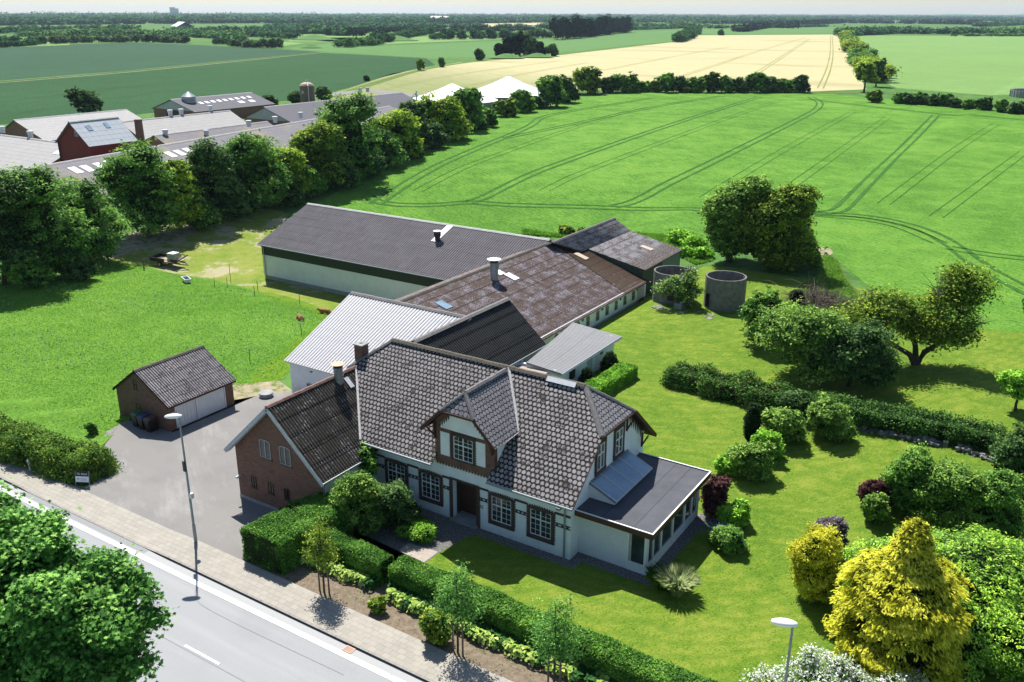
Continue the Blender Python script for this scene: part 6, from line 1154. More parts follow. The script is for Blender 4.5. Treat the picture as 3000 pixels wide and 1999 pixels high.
cps = [(1150, 132, 100, 34, 'leaf_pine'), (1172, 131, 84, 38, 'leaf_pine'), (1195, 130, 76, 36, 'leaf_pine'), (1218, 131, 88, 34, 'leaf_dark'), (1240, 130, 98, 28, 'leaf_pine'), (1205, 127, 72, 30, 'leaf_dark')]
for i, (x, y, ty, w_, lm_) in enumerate(cps): tree((x, y), ty, w_, lm_, ['left edge', 'left inner', 'tallest middle', 'right inner', 'right edge', 'rear'][i]+' dark tree of the copse on the mound between the fields', seed=280+i, group='dark trees of the copse between the fields', ncl=380, per=8, trunk=.35, low=.12, nb=7, lump=.4)
# -- hedgerows and woods in the distance
far_rows = [([(1065-70, 76), (850, 104)], 7, 8, 'leaf_far', 'hedgerow of bushy trees along the light field, nearest to the farm', .8), ([(795, 110), (860, 104)], 6, 9, 'leaf_farlight', 'short light hedgerow end near the light field', .8), ([(1290, 92), (1440, 74)], 20, 14, 'leaf_pine', 'tall dark spruce belt beyond the copse', 1.2), ([(1000, 92), (1270, 88)], 9, 10, 'leaf_far', 'long hedgerow behind the copse', 1.0), ([(540, 108), (655, 112)], 7, 8, 'leaf_dark', 'dark hedge ending in the blue-green field', .9),
            ([(100, 102), (200, 99), (330, 98), (450, 100)], 6, 8, 'leaf_dark', 'dark hedge along the top of the blue-green field', 1.0), ([(560, 104), (520, 102), (480, 103)], 4, 6, 'leaf_far', 'loose row of small bushes in the field at left', .9), ([(0, 110), (90, 104)], 4, 5, 'leaf_far', 'sparse small bushes at the far left field edge', .9), ([(1560, 98), (1600, 76)], 8, 9, 'leaf_far', 'short hedge line at the barley corner', 1.0)]
for i, (l, h_, w_, lm_, lb, ls) in enumerate(far_rows): hedge_row('hedgerow', lb, OG(l), h_, w_, w_*.8, lm_, 300+i, ls, ncl=40)
def wood(label, l, h_, depth, sp, leafm, seed, ls, ncl=26, hv=.3):
    rg = np.random.default_rng(seed); P = OG(l); bl = []
    for a, b in zip(P, P[1:]):
        L_ = (b-a).length; n = max(2, int(L_/sp)); d = (a-CAMP); d.z = 0; d.normalize()
        for i in range(n):
            for j in range(max(1, int(depth*(.6 if seed < 416 else 1)/sp))):
                q = a.lerp(b, (i+rg.uniform(-.5, .5))/n)+d*(j*sp+rg.uniform(-.4, .4)*sp); hh = h_*(.5 if seed < 416 else .8)*rg.uniform(1-hv, 1+hv*.8); ww = sp*rg.uniform(.5, .85); bl.append((q.x, q.y, hh*.5, ww, ww, hh*.52))
    t = thing('wood', label, 'wood', P[0], None, 'stuff'); Pp, N_, T, C = crown_points(bl, ncl*len(bl), 6, sp*.14, rg, lump=.25); ok = Pp[:, 2] > 0
    foliage('leaves', Pp[ok], N_[ok], rg.uniform(.7, 1.3, ok.sum())*ls, T[ok], leafm, t, 'quad', rg, .65, kind='stuff'); o = core(bl, .8, t, rg, 'far_inner'); o['kind'] = 'stuff'
wd = [([(0, 98), (160, 94), (330, 92), (420, 93)], 11, 40, 13, 'leaf_far', 1.6, 'mixed wood left above the blue-green field'), ([(60, 85), (250, 80), (420, 84), (560, 92)], 12, 50, 15, 'leaf_farlight', 1.9, 'light green wood beyond the left hedge'), ([(420, 88), (560, 84), (680, 90)], 13, 40, 15, 'leaf_far', 1.9, 'wood in the left middle distance'),
      ([(-20, 78), (150, 74), (330, 70)], 14, 60, 18, 'leaf_far', 2.3, 'dark wood at far left'), ([(400, 76), (600, 72), (760, 80), (800, 84)], 13, 50, 18, 'leaf_far', 2.3, 'wood behind the burial mounds'), ([(620, 66), (850, 60), (1010, 66)], 14, 60, 20, 'leaf_far', 2.6, 'broad dark wood in the centre distance'),
      ([(860, 84), (760, 82), (830, 76), (1000, 74), (1230, 72)], 12, 30, 16, 'leaf_pine', 2.1, 'dark belt of trees above the light field'), ([(700, 78), (860, 68), (1000, 64), (1120, 66), (1280, 66)], 14, 50, 20, 'leaf_far', 2.6, 'forest edge below the white hall'), ([(1250, 64), (1400, 62), (1560, 62), (1640, 64)], 16, 60, 20, 'leaf_farlight', 2.6, 'light forest above the middle field'),
      ([(1440, 70), (1560, 66), (1700, 66), (1900, 62)], 9, 30, 14, 'leaf_far', 2.0, 'low tree line at the end of the middle field'), ([(1700, 74), (1760, 64), (1830, 66)], 17, 60, 20, 'leaf_pine', 2.3, 'dark rounded wood left of the barley end'), ([(1940, 84), (2050, 78), (2200, 80), (2260, 82)], 17, 110, 17, 'leaf_far', 1.9, 'big dark wood behind the pale right field'),
      ([(2250, 80), (2360, 76), (2480, 78)], 13, 90, 17, 'leaf_farlight', 1.9, 'lighter wood at the right picture edge'), ([(2200, 84), (2360, 84), (2420, 86)], 5, 16, 9, 'leaf_farlight', 1.4, 'low scrub in front of the right wood'), ([(1820, 60), (1930, 54), (2150, 56), (2250, 58)], 20, 70, 24, 'leaf_pine', 3, 'dark spruce forest on the right skyline'),
      ([(2250, 62), (2353, 58), (2480, 60)], 16, 90, 24, 'leaf_far', 3, 'wood beyond the right edge forest'), ([(1550, 57), (1850, 54)], 15, 80, 30, 'leaf_far', 3.6, 'far wood right of centre'), ([(-50, 60), (300, 56), (620, 54), (980, 58)], 17, 160, 34, 'leaf_far', 4.2, 'wide forest across the left distance'), ([(980, 56), (1300, 52), (1700, 52)], 17, 140, 34, 'leaf_far', 4.2, 'wide forest across the centre distance'),
      ([(1700, 50), (2050, 48), (2450, 50)], 17, 160, 36, 'leaf_far', 4.4, 'wide forest across the right distance'), ([(-60, 49), (500, 47), (1100, 47), (1700, 46.5), (2450, 46)], 18, 300, 45, 'leaf_far', 4, 'forest band just below the horizon'), ([(-80, 42), (800, 41), (1700, 40.5), (2480, 40)], 22, 600, 75, 'leaf_far', 6, 'last line of woods on the horizon')]
for i, (l, h_, dp, sp, lm_, ls, lb) in enumerate(wd): wood(lb, l, h_, dp, sp, lm_, 400+i, ls, ncl=24 if i < 16 else 16)
hm = MB()    # low hills at the right skyline and two grassy burial mounds
def dome(cx, cy, rx, ry, h_, n=20, k_=6):
    prev = None
    for j in range(k_+1):
        f = 1-j/k_; z = h_*(math.cos(math.pi*f)*.5+.5); ring = [V(cx+rx*f*math.cos(2*math.pi*i/n), cy+ry*f*math.sin(2*math.pi*i/n), z-.05) for i in range(n)]
        if prev:
            for i in range(n): hm.face([prev[i], prev[(i+1) % n], ring[(i+1) % n], ring[i]])
        prev = ring
for ox, oy, r_, h_ in ((2380, 38.5, 900, 70), (2200, 38.2, 900, 48), (2520, 39, 1100, 90), (1950, 36.6, 1500, 36), (300, 37.6, 1600, 28), (620, 37.2, 1600, 32), (850, 37.0, 1500, 28)):
    p = G(ox, oy); dome(p.x, p.y, r_, r_, h_, 28)
for ox, oy, r_, h_ in ((722, 92, 30, 5), (715, 112-1, 11, 3), (905, 94, 30, 5), (1165, 135, 13, 2.6), (1235, 133, 12, 2.4)): p = G(ox, oy); dome(p.x, p.y, r_, r_*.8, h_)
hm_ = hm.build('hills', 'crop_far_green', smooth=True); hm_['kind'] = 'structure'
# -- garden and orchard
tree((1676, 602), 398, 150, 'leaf_grey', 'left grey-green half of the big round tree pair in the field', seed=500, ncl=2600, per=13, trunk=.4, low=.0, nb=9, lump=.22, group='pair of big round trees in the field')
tree((1775, 612), 418, 185, 'leaf_olive', 'right olive-green half of the big round tree pair in the field', seed=501, ncl=3000, per=13, trunk=.4, low=.0, nb=10, lump=.22, group='pair of big round trees in the field')
tree((1868, 618), 575, 40, 'leaf_green', 'small bush at the right foot of the big tree pair', name='small_bush', cat='bush', seed=502, ncl=300, per=9, trunk=0, low=0, nb=4)
for i, (x, y, s_) in enumerate([(1560, 560, 46), (1595, 575, 46), (1615, 595, 36), (1580, 590, 30), (1300, 538, 26), (1340, 540, 22)]): tree((x, y), y-s_*.7, s_*1.4, 'leaf_bright' if i < 4 else 'leaf_olive', ['light nettle clump behind the green shed', 'bright nettle clump between shed and big tree', 'nettle clump at the foot of the big tree', 'low nettle clump beside the green shed', 'rough weed clump behind the barn ridge, left', 'rough weed clump behind the barn ridge, right'][i], name='weed_clump', cat='weeds', seed=510+i, ncl=260, per=10, trunk=0, low=0, nb=4, group='weed clumps behind the farm buildings')
# apple tree against the silo: crooked with pale flowers
def custom_tree(name, label, cat, b, blobs, leafm, seed, ncl, per, ls, stems, cr, r0=.15, bark='bark', mixm=None, mixf=0, shape='quad', aspect=.5, coref=0, lump=.35, shell=.35, bare=(), group=None):
    """blobs relative to the foot; stems: polylines relative to the foot"""
    p = G(*b) if not isinstance(b, Vector) else b; rg = np.random.default_rng(seed); t = thing(name, label, cat, p, group)
    BB = [(p.x+x, p.y+y, p.z+z, rx, ry, rz) for x, y, z, rx, ry, rz in blobs]; P, N_, T, C = crown_points(BB, ncl, per, cr, rg, lump=lump, shell=shell); ok = P[:, 2] > p.z+.03; P, N_, T = P[ok], N_[ok], T[ok]; mi = (rg.uniform(size=len(P)) < mixf).astype(int) if mixm else None
    foliage('crown', P, N_, rg.uniform(.7, 1.3, len(P))*ls, T, [leafm]+([mixm] if mixm else []), t, shape, rg, aspect, mi=mi)
    if coref: core(BB, coref, t, rg)
    if stems:
        m = MB()
        for s_ in stems: n = len(s_); m.tube([p+V(*q) for q in s_], [r0*(1-.75*i/(n-1)) for i in range(n)], 7)
        for B in BB:
            c = V(*B[:3])
            src = min((p+V(*q) for s_ in stems for q in s_[1:]), key=lambda q: (q-c).length)
            for _ in range(5): d = rdir(rg, 1)[0]; e = c+V(B[3]*d[0], B[4]*d[1], B[5]*abs(d[2]))*.8; m.tube([src, src.lerp(e, .5)+V(rg.normal()*.1, rg.normal()*.1, .1), e], [r0*.35, r0*.2, r0*.06], 5)
        m.build('trunk', bark, t)
    if bare:
        m = MB()
        for (o_, d_, L_) in bare:
            for _ in range(16):
                q = V(*o_); dd = V(*d_)+V(*(rg.normal(size=3)*.35)); dd.normalize(); a = p+q+V(*(rg.normal(size=3)*.15)); path = [a]; 
                for s2 in range(4): dd = (dd+V(*(rg.normal(size=3)*.18))).normalized(); path.append(path[-1]+dd*L_/4*rg.uniform(.7, 1.2))
                m.tube(path, [.035, .028, .02, .014, .006], 4, False)
        m.build('bare_branches', 'pale_bark', t, kind='stuff')
    return t
Rw, Uw = V(_rt.x, _rt.y, 0), V(0, 0, 1)
def rel(a, d, z): q = _rt*a+V(_fw.x, _fw.y, 0).normalized()*d; return (q.x, q.y, z)
def relb(a, d, z, r, rz=None): return rel(a, d, z)+(r, r, rz or r*.85)
custom_tree('apple_tree', 'crooked apple tree with pale blossoms leaning on the overgrown silo', 'tree', (1568, 704), [relb(-2.2, -.4, 2.0, .9, .6), relb(-1.1, -.3, 2.5, .9, .6), relb(0, 0, 2.0, 1.1, .9), relb(.9, -.2, 1.6, .9, .8), relb(.6, .2, 3.0, .8, .9), relb(.2, -.4, .9, .9, .7)], 'leaf_grey', 520, 420, 9, .13, [[(0, 0, 0), rel(.1, 0, 1.2), rel(.3, 0, 2.4), rel(.6, 0, 3.6)], [rel(.1, 0, .8), rel(-.9, -.2, 1.9), rel(-2.2, -.3, 2.2)], [rel(.1, 0, .9), rel(.8, -.1, 1.6), rel(1.5, 0, 2.2)]], .2, .12, 'bark', 'petal_white', .09, bare=((rel(.5, 0, 3.2), (.1, 0, 1), 1.4), (rel(-.3, 0, 2.6), (-.3, 0, 1), 1.0)))
# big hawthorn of three leaning trunks
custom_tree('hawthorn_tree', 'large old hawthorn with three leaning trunks in the orchard', 'tree', (2105, 838), [relb(-5.2, -.5, 4.2, 1.7), relb(-3.4, 0, 5.0, 1.9, 1.7), relb(-1.6, .4, 4.6, 1.7), relb(-.6, .6, 3.2, 1.3), relb(.9, 0, 3.2, 1.6), relb(2.2, 0, 4.4, 1.9, 2.2), relb(3.4, -.2, 6.6, 1.5, 1.7), relb(2.4, .3, 7.4, 1.0, 1.3), relb(2.9, -.3, 2.9, 1.3), relb(-4.2, .8, 2.6, 1.2), relb(-6.6, .5, 3.6, 1.2), relb(1.5, .6, 5.6, 1.2)], 'leaf_olive', 521, 2300, 10, .14,
    [[(0, 0, -.2), rel(-.7, 0, .9), rel(-2.6, 0, 2.0), rel(-4.6, 0, 3.8)], [(0, 0, -.2), rel(-.25, .1, 1.6), rel(-.9, .1, 3.0), rel(-1.6, .3, 4.4)], [(0, 0, -.2), rel(.5, 0, 1.1), rel(1.8, 0, 2.0), rel(3.0, 0, 4.5), rel(3.3, 0, 6.4)]], .42, .30, bare=((rel(.9, 0, 6.0), (.05, 0, 1), 2.3), (rel(-5.2, 0, 4.8), (-.4, 0, 1), 1.6), (rel(3.6, 0, 3.4), (.8, 0, .5), 2.0)))
def orchard(b, ty, w_, lm_, lb, seed, h=None, **kw): return tree(b, ty, w_, lm_, lb, seed=seed, name='fruit_tree', group='fruit trees in the orchard', **kw)
orchard((1838, 868), 700, 232, 'leaf_grey', 'broad light green fruit tree behind the garden hedge, left of two', 530, ncl=1900, per=12, trunk=.16, low=.22, nb=9, lump=.3, corefac=.45)
orchard((1948, 888), 745, 212, 'leaf_dark', 'broad dark green fruit tree behind the garden hedge, right of two', 531, ncl=1800, per=12, trunk=.16, low=.2, nb=9, lump=.3, corefac=.45)
orchard((1742, 795), 655, 95, 'leaf_green', 'slender upright fruit tree near the round silo', 532, ncl=700, per=11, trunk=.1, low=.05, nb=8, lump=.5, corefac=.4)
orchard((1780, 760), 690, 60, 'leaf_green', 'small upright sapling tree behind the slender one', 533, ncl=220, per=10, trunk=.08, low=.05, nb=5, lump=.5, corefac=.3)
tree((1830, 697), 664, 34, 'leaf_cypress', 'little dark spruce by the pile of twigs', name='small_spruce', seed=534, ncl=260, per=8, trunk=.05, low=0, nb=4)
tree((2333, 945), 842, 95, 'leaf_bright', 'bright green flowering elder at the right picture edge', name='elder_bush', seed=535, ncl=700, per=11, trunk=.1, low=.3, nb=7, corefac=.4)
tree((2365, 720), 680, 40, 'leaf_green', 'bush cut by the right picture edge in the field corner', name='edge_bush', cat='bush', seed=536, ncl=200, per=9, trunk=0, low=0)
rg = np.random.default_rng(9); p = G(1885, 700); m = MB()
for i in range(420):
    a, e = rg.uniform(0, 6.28), rg.uniform(.1, 1.2); c = p+V(rg.normal()*1.7, rg.normal()*1.2, abs(rg.normal())*.5); d = V(math.cos(a)*math.cos(e), math.sin(a)*math.cos(e), math.sin(e)*.6); m.tube([c, c+d*rg.uniform(.6, 1.4), c+d*rg.uniform(1.4, 1.9)+V(0, 0, -.3)], [.03, .02, .008], 4, False)
single(m, 'brush_pile', 'brush', 'heap of cut pinkish-grey twigs at the orchard edge', 'brush pile', kind='stuff')
for (ox, oy, hh_) in ((1868, 690, 3.2), (1905, 700, 2.5)):
    p = G(ox, oy); m = MB()
    for i in range(14):
        path = [p]; dd = V(rg.normal()*.25, rg.normal()*.25, 1).normalized()
        for s2 in range(5): dd = (dd+V(*(rg.normal(size=3)*.2))).normalized(); path.append(path[-1]+dd*hh_/5)
        m.tube(path, [.05, .04, .03, .02, .012, .005], 4, False)
    single(m, 'bare_sapling', 'pale_bark', 'taller bare leafless sapling by the twig pile' if hh_ > 3 else 'shorter bare leafless sapling by the twig pile', 'sapling', 'bare saplings by the twig pile')
# clipped and loose hedges
def hedge(label, path, h_, w_, leafm, seed, dens=900, ls=.06, rough=.06, name='hedge', cat='hedge', mixm=None, mixf=0, group=None, zoff=0, core_f=.12, wob=.0, top=None):
    """rectangular hedge along a path: leaves over top and sides of a dark core"""
    rg = np.random.default_rng(seed); P = [Vector((q[0], q[1], 0)) for q in path]; t = thing(name, label, cat, (P[0].x, P[0].y, H(P[0].x, P[0].y)), group); Cs, Ns = [], []; m = MB(); ll = lumps(rg, 9)
    for i, (a, b) in enumerate(zip(P, P[1:])):
        d = (b-a); L_ = d.length; d.normalize(); s = V(-d.y, d.x, 0); n = max(1, int(L_/.8))
        for j in range(n):
            q0, q1 = a+d*L_*j/n, a+d*L_*(j+1)/n; c_ = w_/2-core_f; z0, z1 = H(q0.x, q0.y)+zoff, H(q1.x, q1.y)+zoff
            k0 = [q0-s*c_+V(0, 0, z0), q1-s*c_+V(0, 0, z1), q1+s*c_+V(0, 0, z1), q0+s*c_+V(0, 0, z0)]; m.hexa(k0+[x+V(0, 0, h_-core_f) for x in k0])
        for (area, kind) in ((L_*w_, 'top'), (L_*h_, 'l'), (L_*h_, 'r'))+(((w_*h_, 'e0'),) if i == 0 else ())+(((w_*h_, 'e1'),) if i == len(P)-2 else ()):
            N = int(area*dens); u = rg.uniform(size=N); v = rg.uniform(size=N)
            if kind == 'top': x = u*L_; y = (v-.5)*w_; z = np.full(N, h_); nn = (0, 0, 1)
            elif kind in 'lr': sg = 1 if kind == 'l' else -1; x = u*L_; z = v*h_; y = np.full(N, sg*w_/2)*(1-.10*np.clip(z/h_-.75, 0, 1)*4*.25); nn = (0, sg, .15)
            else: x = np.full(N, 0. if kind == 'e0' else L_); y = (u-.5)*w_; z = v*h_; nn = (-1 if kind == 'e0' else 1, 0, .15)
            # rounded edges
            e_ = np.clip((np.abs(y)/(w_/2)-.7)/.3, 0, 1)*np.clip((z/h_-.75)/.25, 0, 1); z = z-e_**2*h_*.08
            X = np.stack([x, y, z], 1); w3 = ll(X*.35)*rough*2.2+ll(X*1.3+5)*rough; X = X+np.array(nn)*w3[:, None]+rg.normal(size=X.shape)*rough*.55
            dv_, sv = np.array(d), np.array(s); Wd = np.array([a.x, a.y, 0])+X[:, :1]*dv_+X[:, 1:2]*sv+np.array([0, 0, 1])*X[:, 2:]; Wd[:, 2] += np.array([H(q[0], q[1]) for q in Wd])+zoff
            nw = nn[0]*dv_+nn[1]*sv+nn[2]*np.array([0, 0, 1]); Cs.append(Wd); Ns.append(unit(nw*.6+rg.normal(size=Wd.shape)*.6+np.array([0, 0, .45])))
    C = np.concatenate(Cs); N_ = np.concatenate(Ns); T = .45+.22*ll(C*.8)+rg.normal(size=len(C))*.2; mi = (rg.uniform(size=len(C)) < mixf).astype(int) if mixm else None
    foliage('leaves', C, N_, rg.uniform(.7, 1.35, len(C))*ls, T, [leafm]+([mixm] if mixm else []), t, 'quad', rg, .55, mi=mi); m.build('light_block_core', 'inner_shade', t, kind='stuff'); return t  # core boxes added inside the hedge to block light
hedge('clipped hedge block at the driveway entrance beside the brick wing', [(-13.2, -9.35), (-13.2, -6.6), (-12.5, -4.3)], 1.95, 2.9, 'leaf_hedge', 600, 1000, .055, group='clipped front hedges')
hedge('clipped front hedge in front of the bushes, left of the garden path', [(-11.6, -6.55), (-9.2, -6.65), (-6.95, -6.75)], 1.35, 1.1, 'leaf_hedge', 601, 1100, .05, group='clipped front hedges')
hedge('long clipped front hedge right of the garden path', [(-6.35, -6.6), (0, -6.7), (6, -6.85), (13.5, -6.9)], 1.35, 1.3, 'leaf_hedge', 602, 1200, .05, group='clipped front hedges')
hedge('overgrown left hedge between pavement and meadow', [(-52, -9.1), (-40, -9.0), (-34, -8.6), (-29.9, -7.8)], 1.5, 2.5, 'leaf_olive', 603, 700, .075, rough=.3, mixm='leaf_green', mixf=.4)
hedge('bright clipped box hedge beside the outhouse', [(-9.4, 18.6), (-8.9, 25.6)], .95, 1.5, 'leaf_bright', 604, 800, .065)
hedge('low bright clipped hedge behind the sun room', [(.5, 9.9), (2.9, 9.7)], .9, 1.3, 'leaf_bright', 605, 900, .055)
hedge('dark hedge along the garden, left part under the fruit trees', [tuple(G(1545, 878))[:2], tuple(G(1620, 898))[:2], tuple(G(1720, 925))[:2], tuple(G(1800, 940))[:2]], 1.3, 1.9, 'leaf_green', 606, 560, .085, rough=.27, mixm='leaf_purple', mixf=.18)
hedge('dark hedge growing on the stone bank, middle and right part', [tuple(G(1860, 950))[:2], tuple(G(1960, 975))[:2], tuple(G(2080, 995))[:2], tuple(G(2180, 1010))[:2], tuple(G(2290, 1040))[:2]], 1.0, 1.9, 'leaf_green', 607, 560, .08, rough=.27, zoff=.35, mixm='leaf_dark', mixf=.5)
rb = MB(); rr_ = random.Random(8); pth = [G(1900, 972), G(2000, 995), G(2120, 1018), G(2200, 1035), G(2290, 1062)]
for a, b in zip(pth, pth[1:]):
    n = int((b-a).length/.07)
    for i in range(n): c = a.lerp(b, rr_.random())+V(rr_.uniform(-.3, .3), rr_.uniform(-.25, .45), rr_.uniform(0, .3)); s_ = rr_.uniform(.07, .18); R3 = Matrix.Translation(c) @ Matrix.Rotation(rr_.uniform(0, 6), 4, 'Z') @ Matrix.Rotation(rr_.uniform(-.8, .8), 4, 'X'); rb.box(-s_, s_, -s_*.7, s_*.7, -s_*.6, s_*.6, R3)
single(rb, 'stone_bank', 'stone', 'low bank of loose field stones under the garden hedge', 'stone bank', kind='stuff')
# topiary and shrubs
def ball(b, ty, w_, lm_, lb, seed, nm='round_bush', dens=1, **kw): return tree(b, ty, w_, lm_, lb, seed=seed, name=nm, cat='bush', trunk=0, low=0, nb=kw.pop('nb', 0), lump=kw.pop('lump', .04), shell=.86, corefac=.88, ncl=int(kw.pop('ncl', 500)*dens), per=9, **kw)
for i, (x, y, z, rx, rz) in enumerate(((-10.75, 19.6, .1, .42, .75), (-10.5, 21.4, .1, .62, 1.15), (-10.4, 25.1, .1, .72, 1.3))):
    p = V(x, y, 0); t = thing('topiary_bush', ['smallest dark clipped round bush by the outhouse wall', 'middle dark clipped round bush by the outhouse window', 'largest dark clipped round bush by the outhouse door'][i], 'bush', p, 'clipped round bushes by the outhouse'); rg = np.random.default_rng(620+i); bl = [(x, y, rz*.5, rx*1.05, rx*1.05, rz*.62), (x, y, rz*.95, rx*.7, rx*.7, rz*.5)]; P, N_, T, C = crown_points(bl, 500, 9, .05, rg, lump=.04, shell=.9); ok = P[:, 2] > .02; foliage('leaves', P[ok], N_[ok], np.full(ok.sum(), .055), T[ok], 'leaf_cypress', t, 'quad', rg); core(bl, .9, t, rg)
tree((1725, 1022), 918, 44, 'leaf_cypress', 'dark narrow column-shaped cypress on the lawn', name='cypress', seed=630, ncl=1100, per=10, trunk=0, low=0, nb=2, lump=.05, shell=.85, corefac=.85, ls=.06)
SH = [((1795, 1010), 936, 95, 'leaf_grey', 'light green shrub right behind the dark cypress', 1.0), ((1760, 1050), 985, 70, 'leaf_bright', 'small bright shrub in the middle of the lawn bed', 1), ((1722, 1090), 1018, 110, 'leaf_grey', 'grey-green shrub at the near end of the lawn bed', 1), ((1672, 1085), 1050, 60, 'leaf_bright', 'low flowering perennials left of the grey shrub', 1), ((1897, 1005), 908, 105, 'leaf_grey', 'weeping grey-green bush standing alone on the lawn', 1),
      ((1820, 960), 900, 80, 'leaf_dark', 'dark bush in front of the fruit tree shade', 1), ((1638, 1188), 1092, 66, 'leaf_purple', 'dark red barberry bush beside the sun room', 1), ((1680, 1205), 1158, 80, 'leaf_bright', 'green perennial clump behind the blue flowers', 1), ((1672, 1262), 1215, 80, 'leaf_green', 'low green perennial mound at the lawn edge', 1),
      ((2080, 1190), 1008, 120, 'leaf_green', 'dark green shrub at the back of the right border', 1), ((2000, 1168), 1100, 60, 'leaf_purple', 'dark red shrub at the left of the right border', 1), ((2040, 1160), 1085, 70, 'leaf_purple', 'second dark red shrub tucked into the right border', 1), ((2004, 1200), 1128, 62, 'leaf_grey', 'pale variegated shrub below the red ones', 1), ((2160, 1215), 1040, 170, 'leaf_grey', 'large loose light green shrub in the right border', 1), ((2255, 1235), 1062, 150, 'leaf_green', 'rounded grey-green shrub right of the large loose one', 1), ((2320, 1130), 965, 110, 'leaf_dark', 'dark green bush at the right picture edge above the border', 1), ((2345, 1140), 1090, 60, 'leaf_purple', 'brownish low shrub at the right picture edge', 1),
      ((1908, 1262), 1180, 75, 'leaf_purplegrey', 'purple-grey leaved shrub behind the yellow bush', 1), ((905, 1205), 1105, 110, 'leaf_dark', 'dark shaded bush under the first farmhouse window', 1), ((212, 998), 968, 22, 'leaf_green', 'small upright bush at the meadow corner of the driveway', 1), ((868, 1405), 1375, 40, 'leaf_olive', 'small weedy shrub beside the pavement', 1), ((1000, 1475), 1395, 70, 'leaf_olive', 'straggly shrub left of the second young street tree', 1), ((1650, 1250), 1228, 46, 'leaf_green', 'leafy clump holding the blue flowers', 1)]
for i, (b, ty, w_, lm_, lb, q) in enumerate(SH): tree(b, ty, w_, lm_, lb, name='shrub', cat='shrub', seed=640+i, ncl=int(500+w_*9), per=11, trunk=.04, low=.0, nb=7, lump=.3, corefac=.6, ls=dist(G(*b))*.0017)
tree((828, 1222), 1072, 128, 'leaf_grey', 'large pale green viburnum bush between brick wing and farmhouse door', name='viburnum_bush', cat='bush', seed=670, ncl=2000, per=12, trunk=.06, low=0, nb=9, lump=.3, corefac=.65, ls=.075)
tree((850, 1150), 1020, 50, 'leaf_green', 'climbing plant at the corner of the brick wing and the farmhouse', name='climbing_plant', cat='climber', seed=671, ncl=260, per=10, trunk=.05, low=.4, nb=4, lump=.5, corefac=0, ls=.09)
tree((962, 1232), 1205, 98, 'leaf_bright', 'low yellow-green ground cover mound by the garden path', name='ground_cover', cat='plant', seed=672, ncl=900, per=10, trunk=0, low=0, nb=5, lump=.1, corefac=.8, ls=.05)
p = G(1640, 1232); rg = np.random.default_rng(3); n = 500; C = np.array(p)+np.stack([rg.normal(size=n)*.55, rg.normal(size=n)*.4, rg.uniform(.35, .75, n)], 1); o = foliage('blue_flowers', C, unit(rg.normal(size=(n, 3))+[0, 0, 1]), np.full(n, .045), rg.uniform(size=n), 'petal_blue', None, 'quad', rg); tag(o, 'pale blue flowers in front of the sun room windows', 'flowers', kind='stuff')
# bright laurel dome, golden conifer, yellow bush, white blossom
p = G(2160, 1440); q = thing('laurel_bush', 'huge glossy bright green laurel dome filling the lower right', 'bush', p); rg = np.random.default_rng(70); bl = [relb(-1.6, 1.2, 1.7, 2.6, 2.0), relb(1.5, .8, 2.0, 3.1, 2.4), relb(4.2, .2, 1.7, 2.9, 2.3), relb(0, -1.8, 1.1, 2.3, 1.7), relb(2.8, -2.4, 1.2, 2.6, 1.9), relb(-3.6, .2, 1.2, 1.5, 1.4), relb(5.6, -2.5, 1.2, 2.5, 2.0)]
bl = [(p.x+b[0], p.y+b[1], b[2], b[3], b[4], b[5]) for b in bl]; P, N_, T, C = crown_points(bl, 5200, 16, .15, rg, lump=.2, shell=.8); ok = P[:, 2] > .02; foliage('leaves', P[ok], N_[ok], rg.uniform(.7, 1.3, ok.sum())*.085, T[ok], 'leaf_laurel', q, 'quad', rg, .42); core(bl, .74, q, rg)
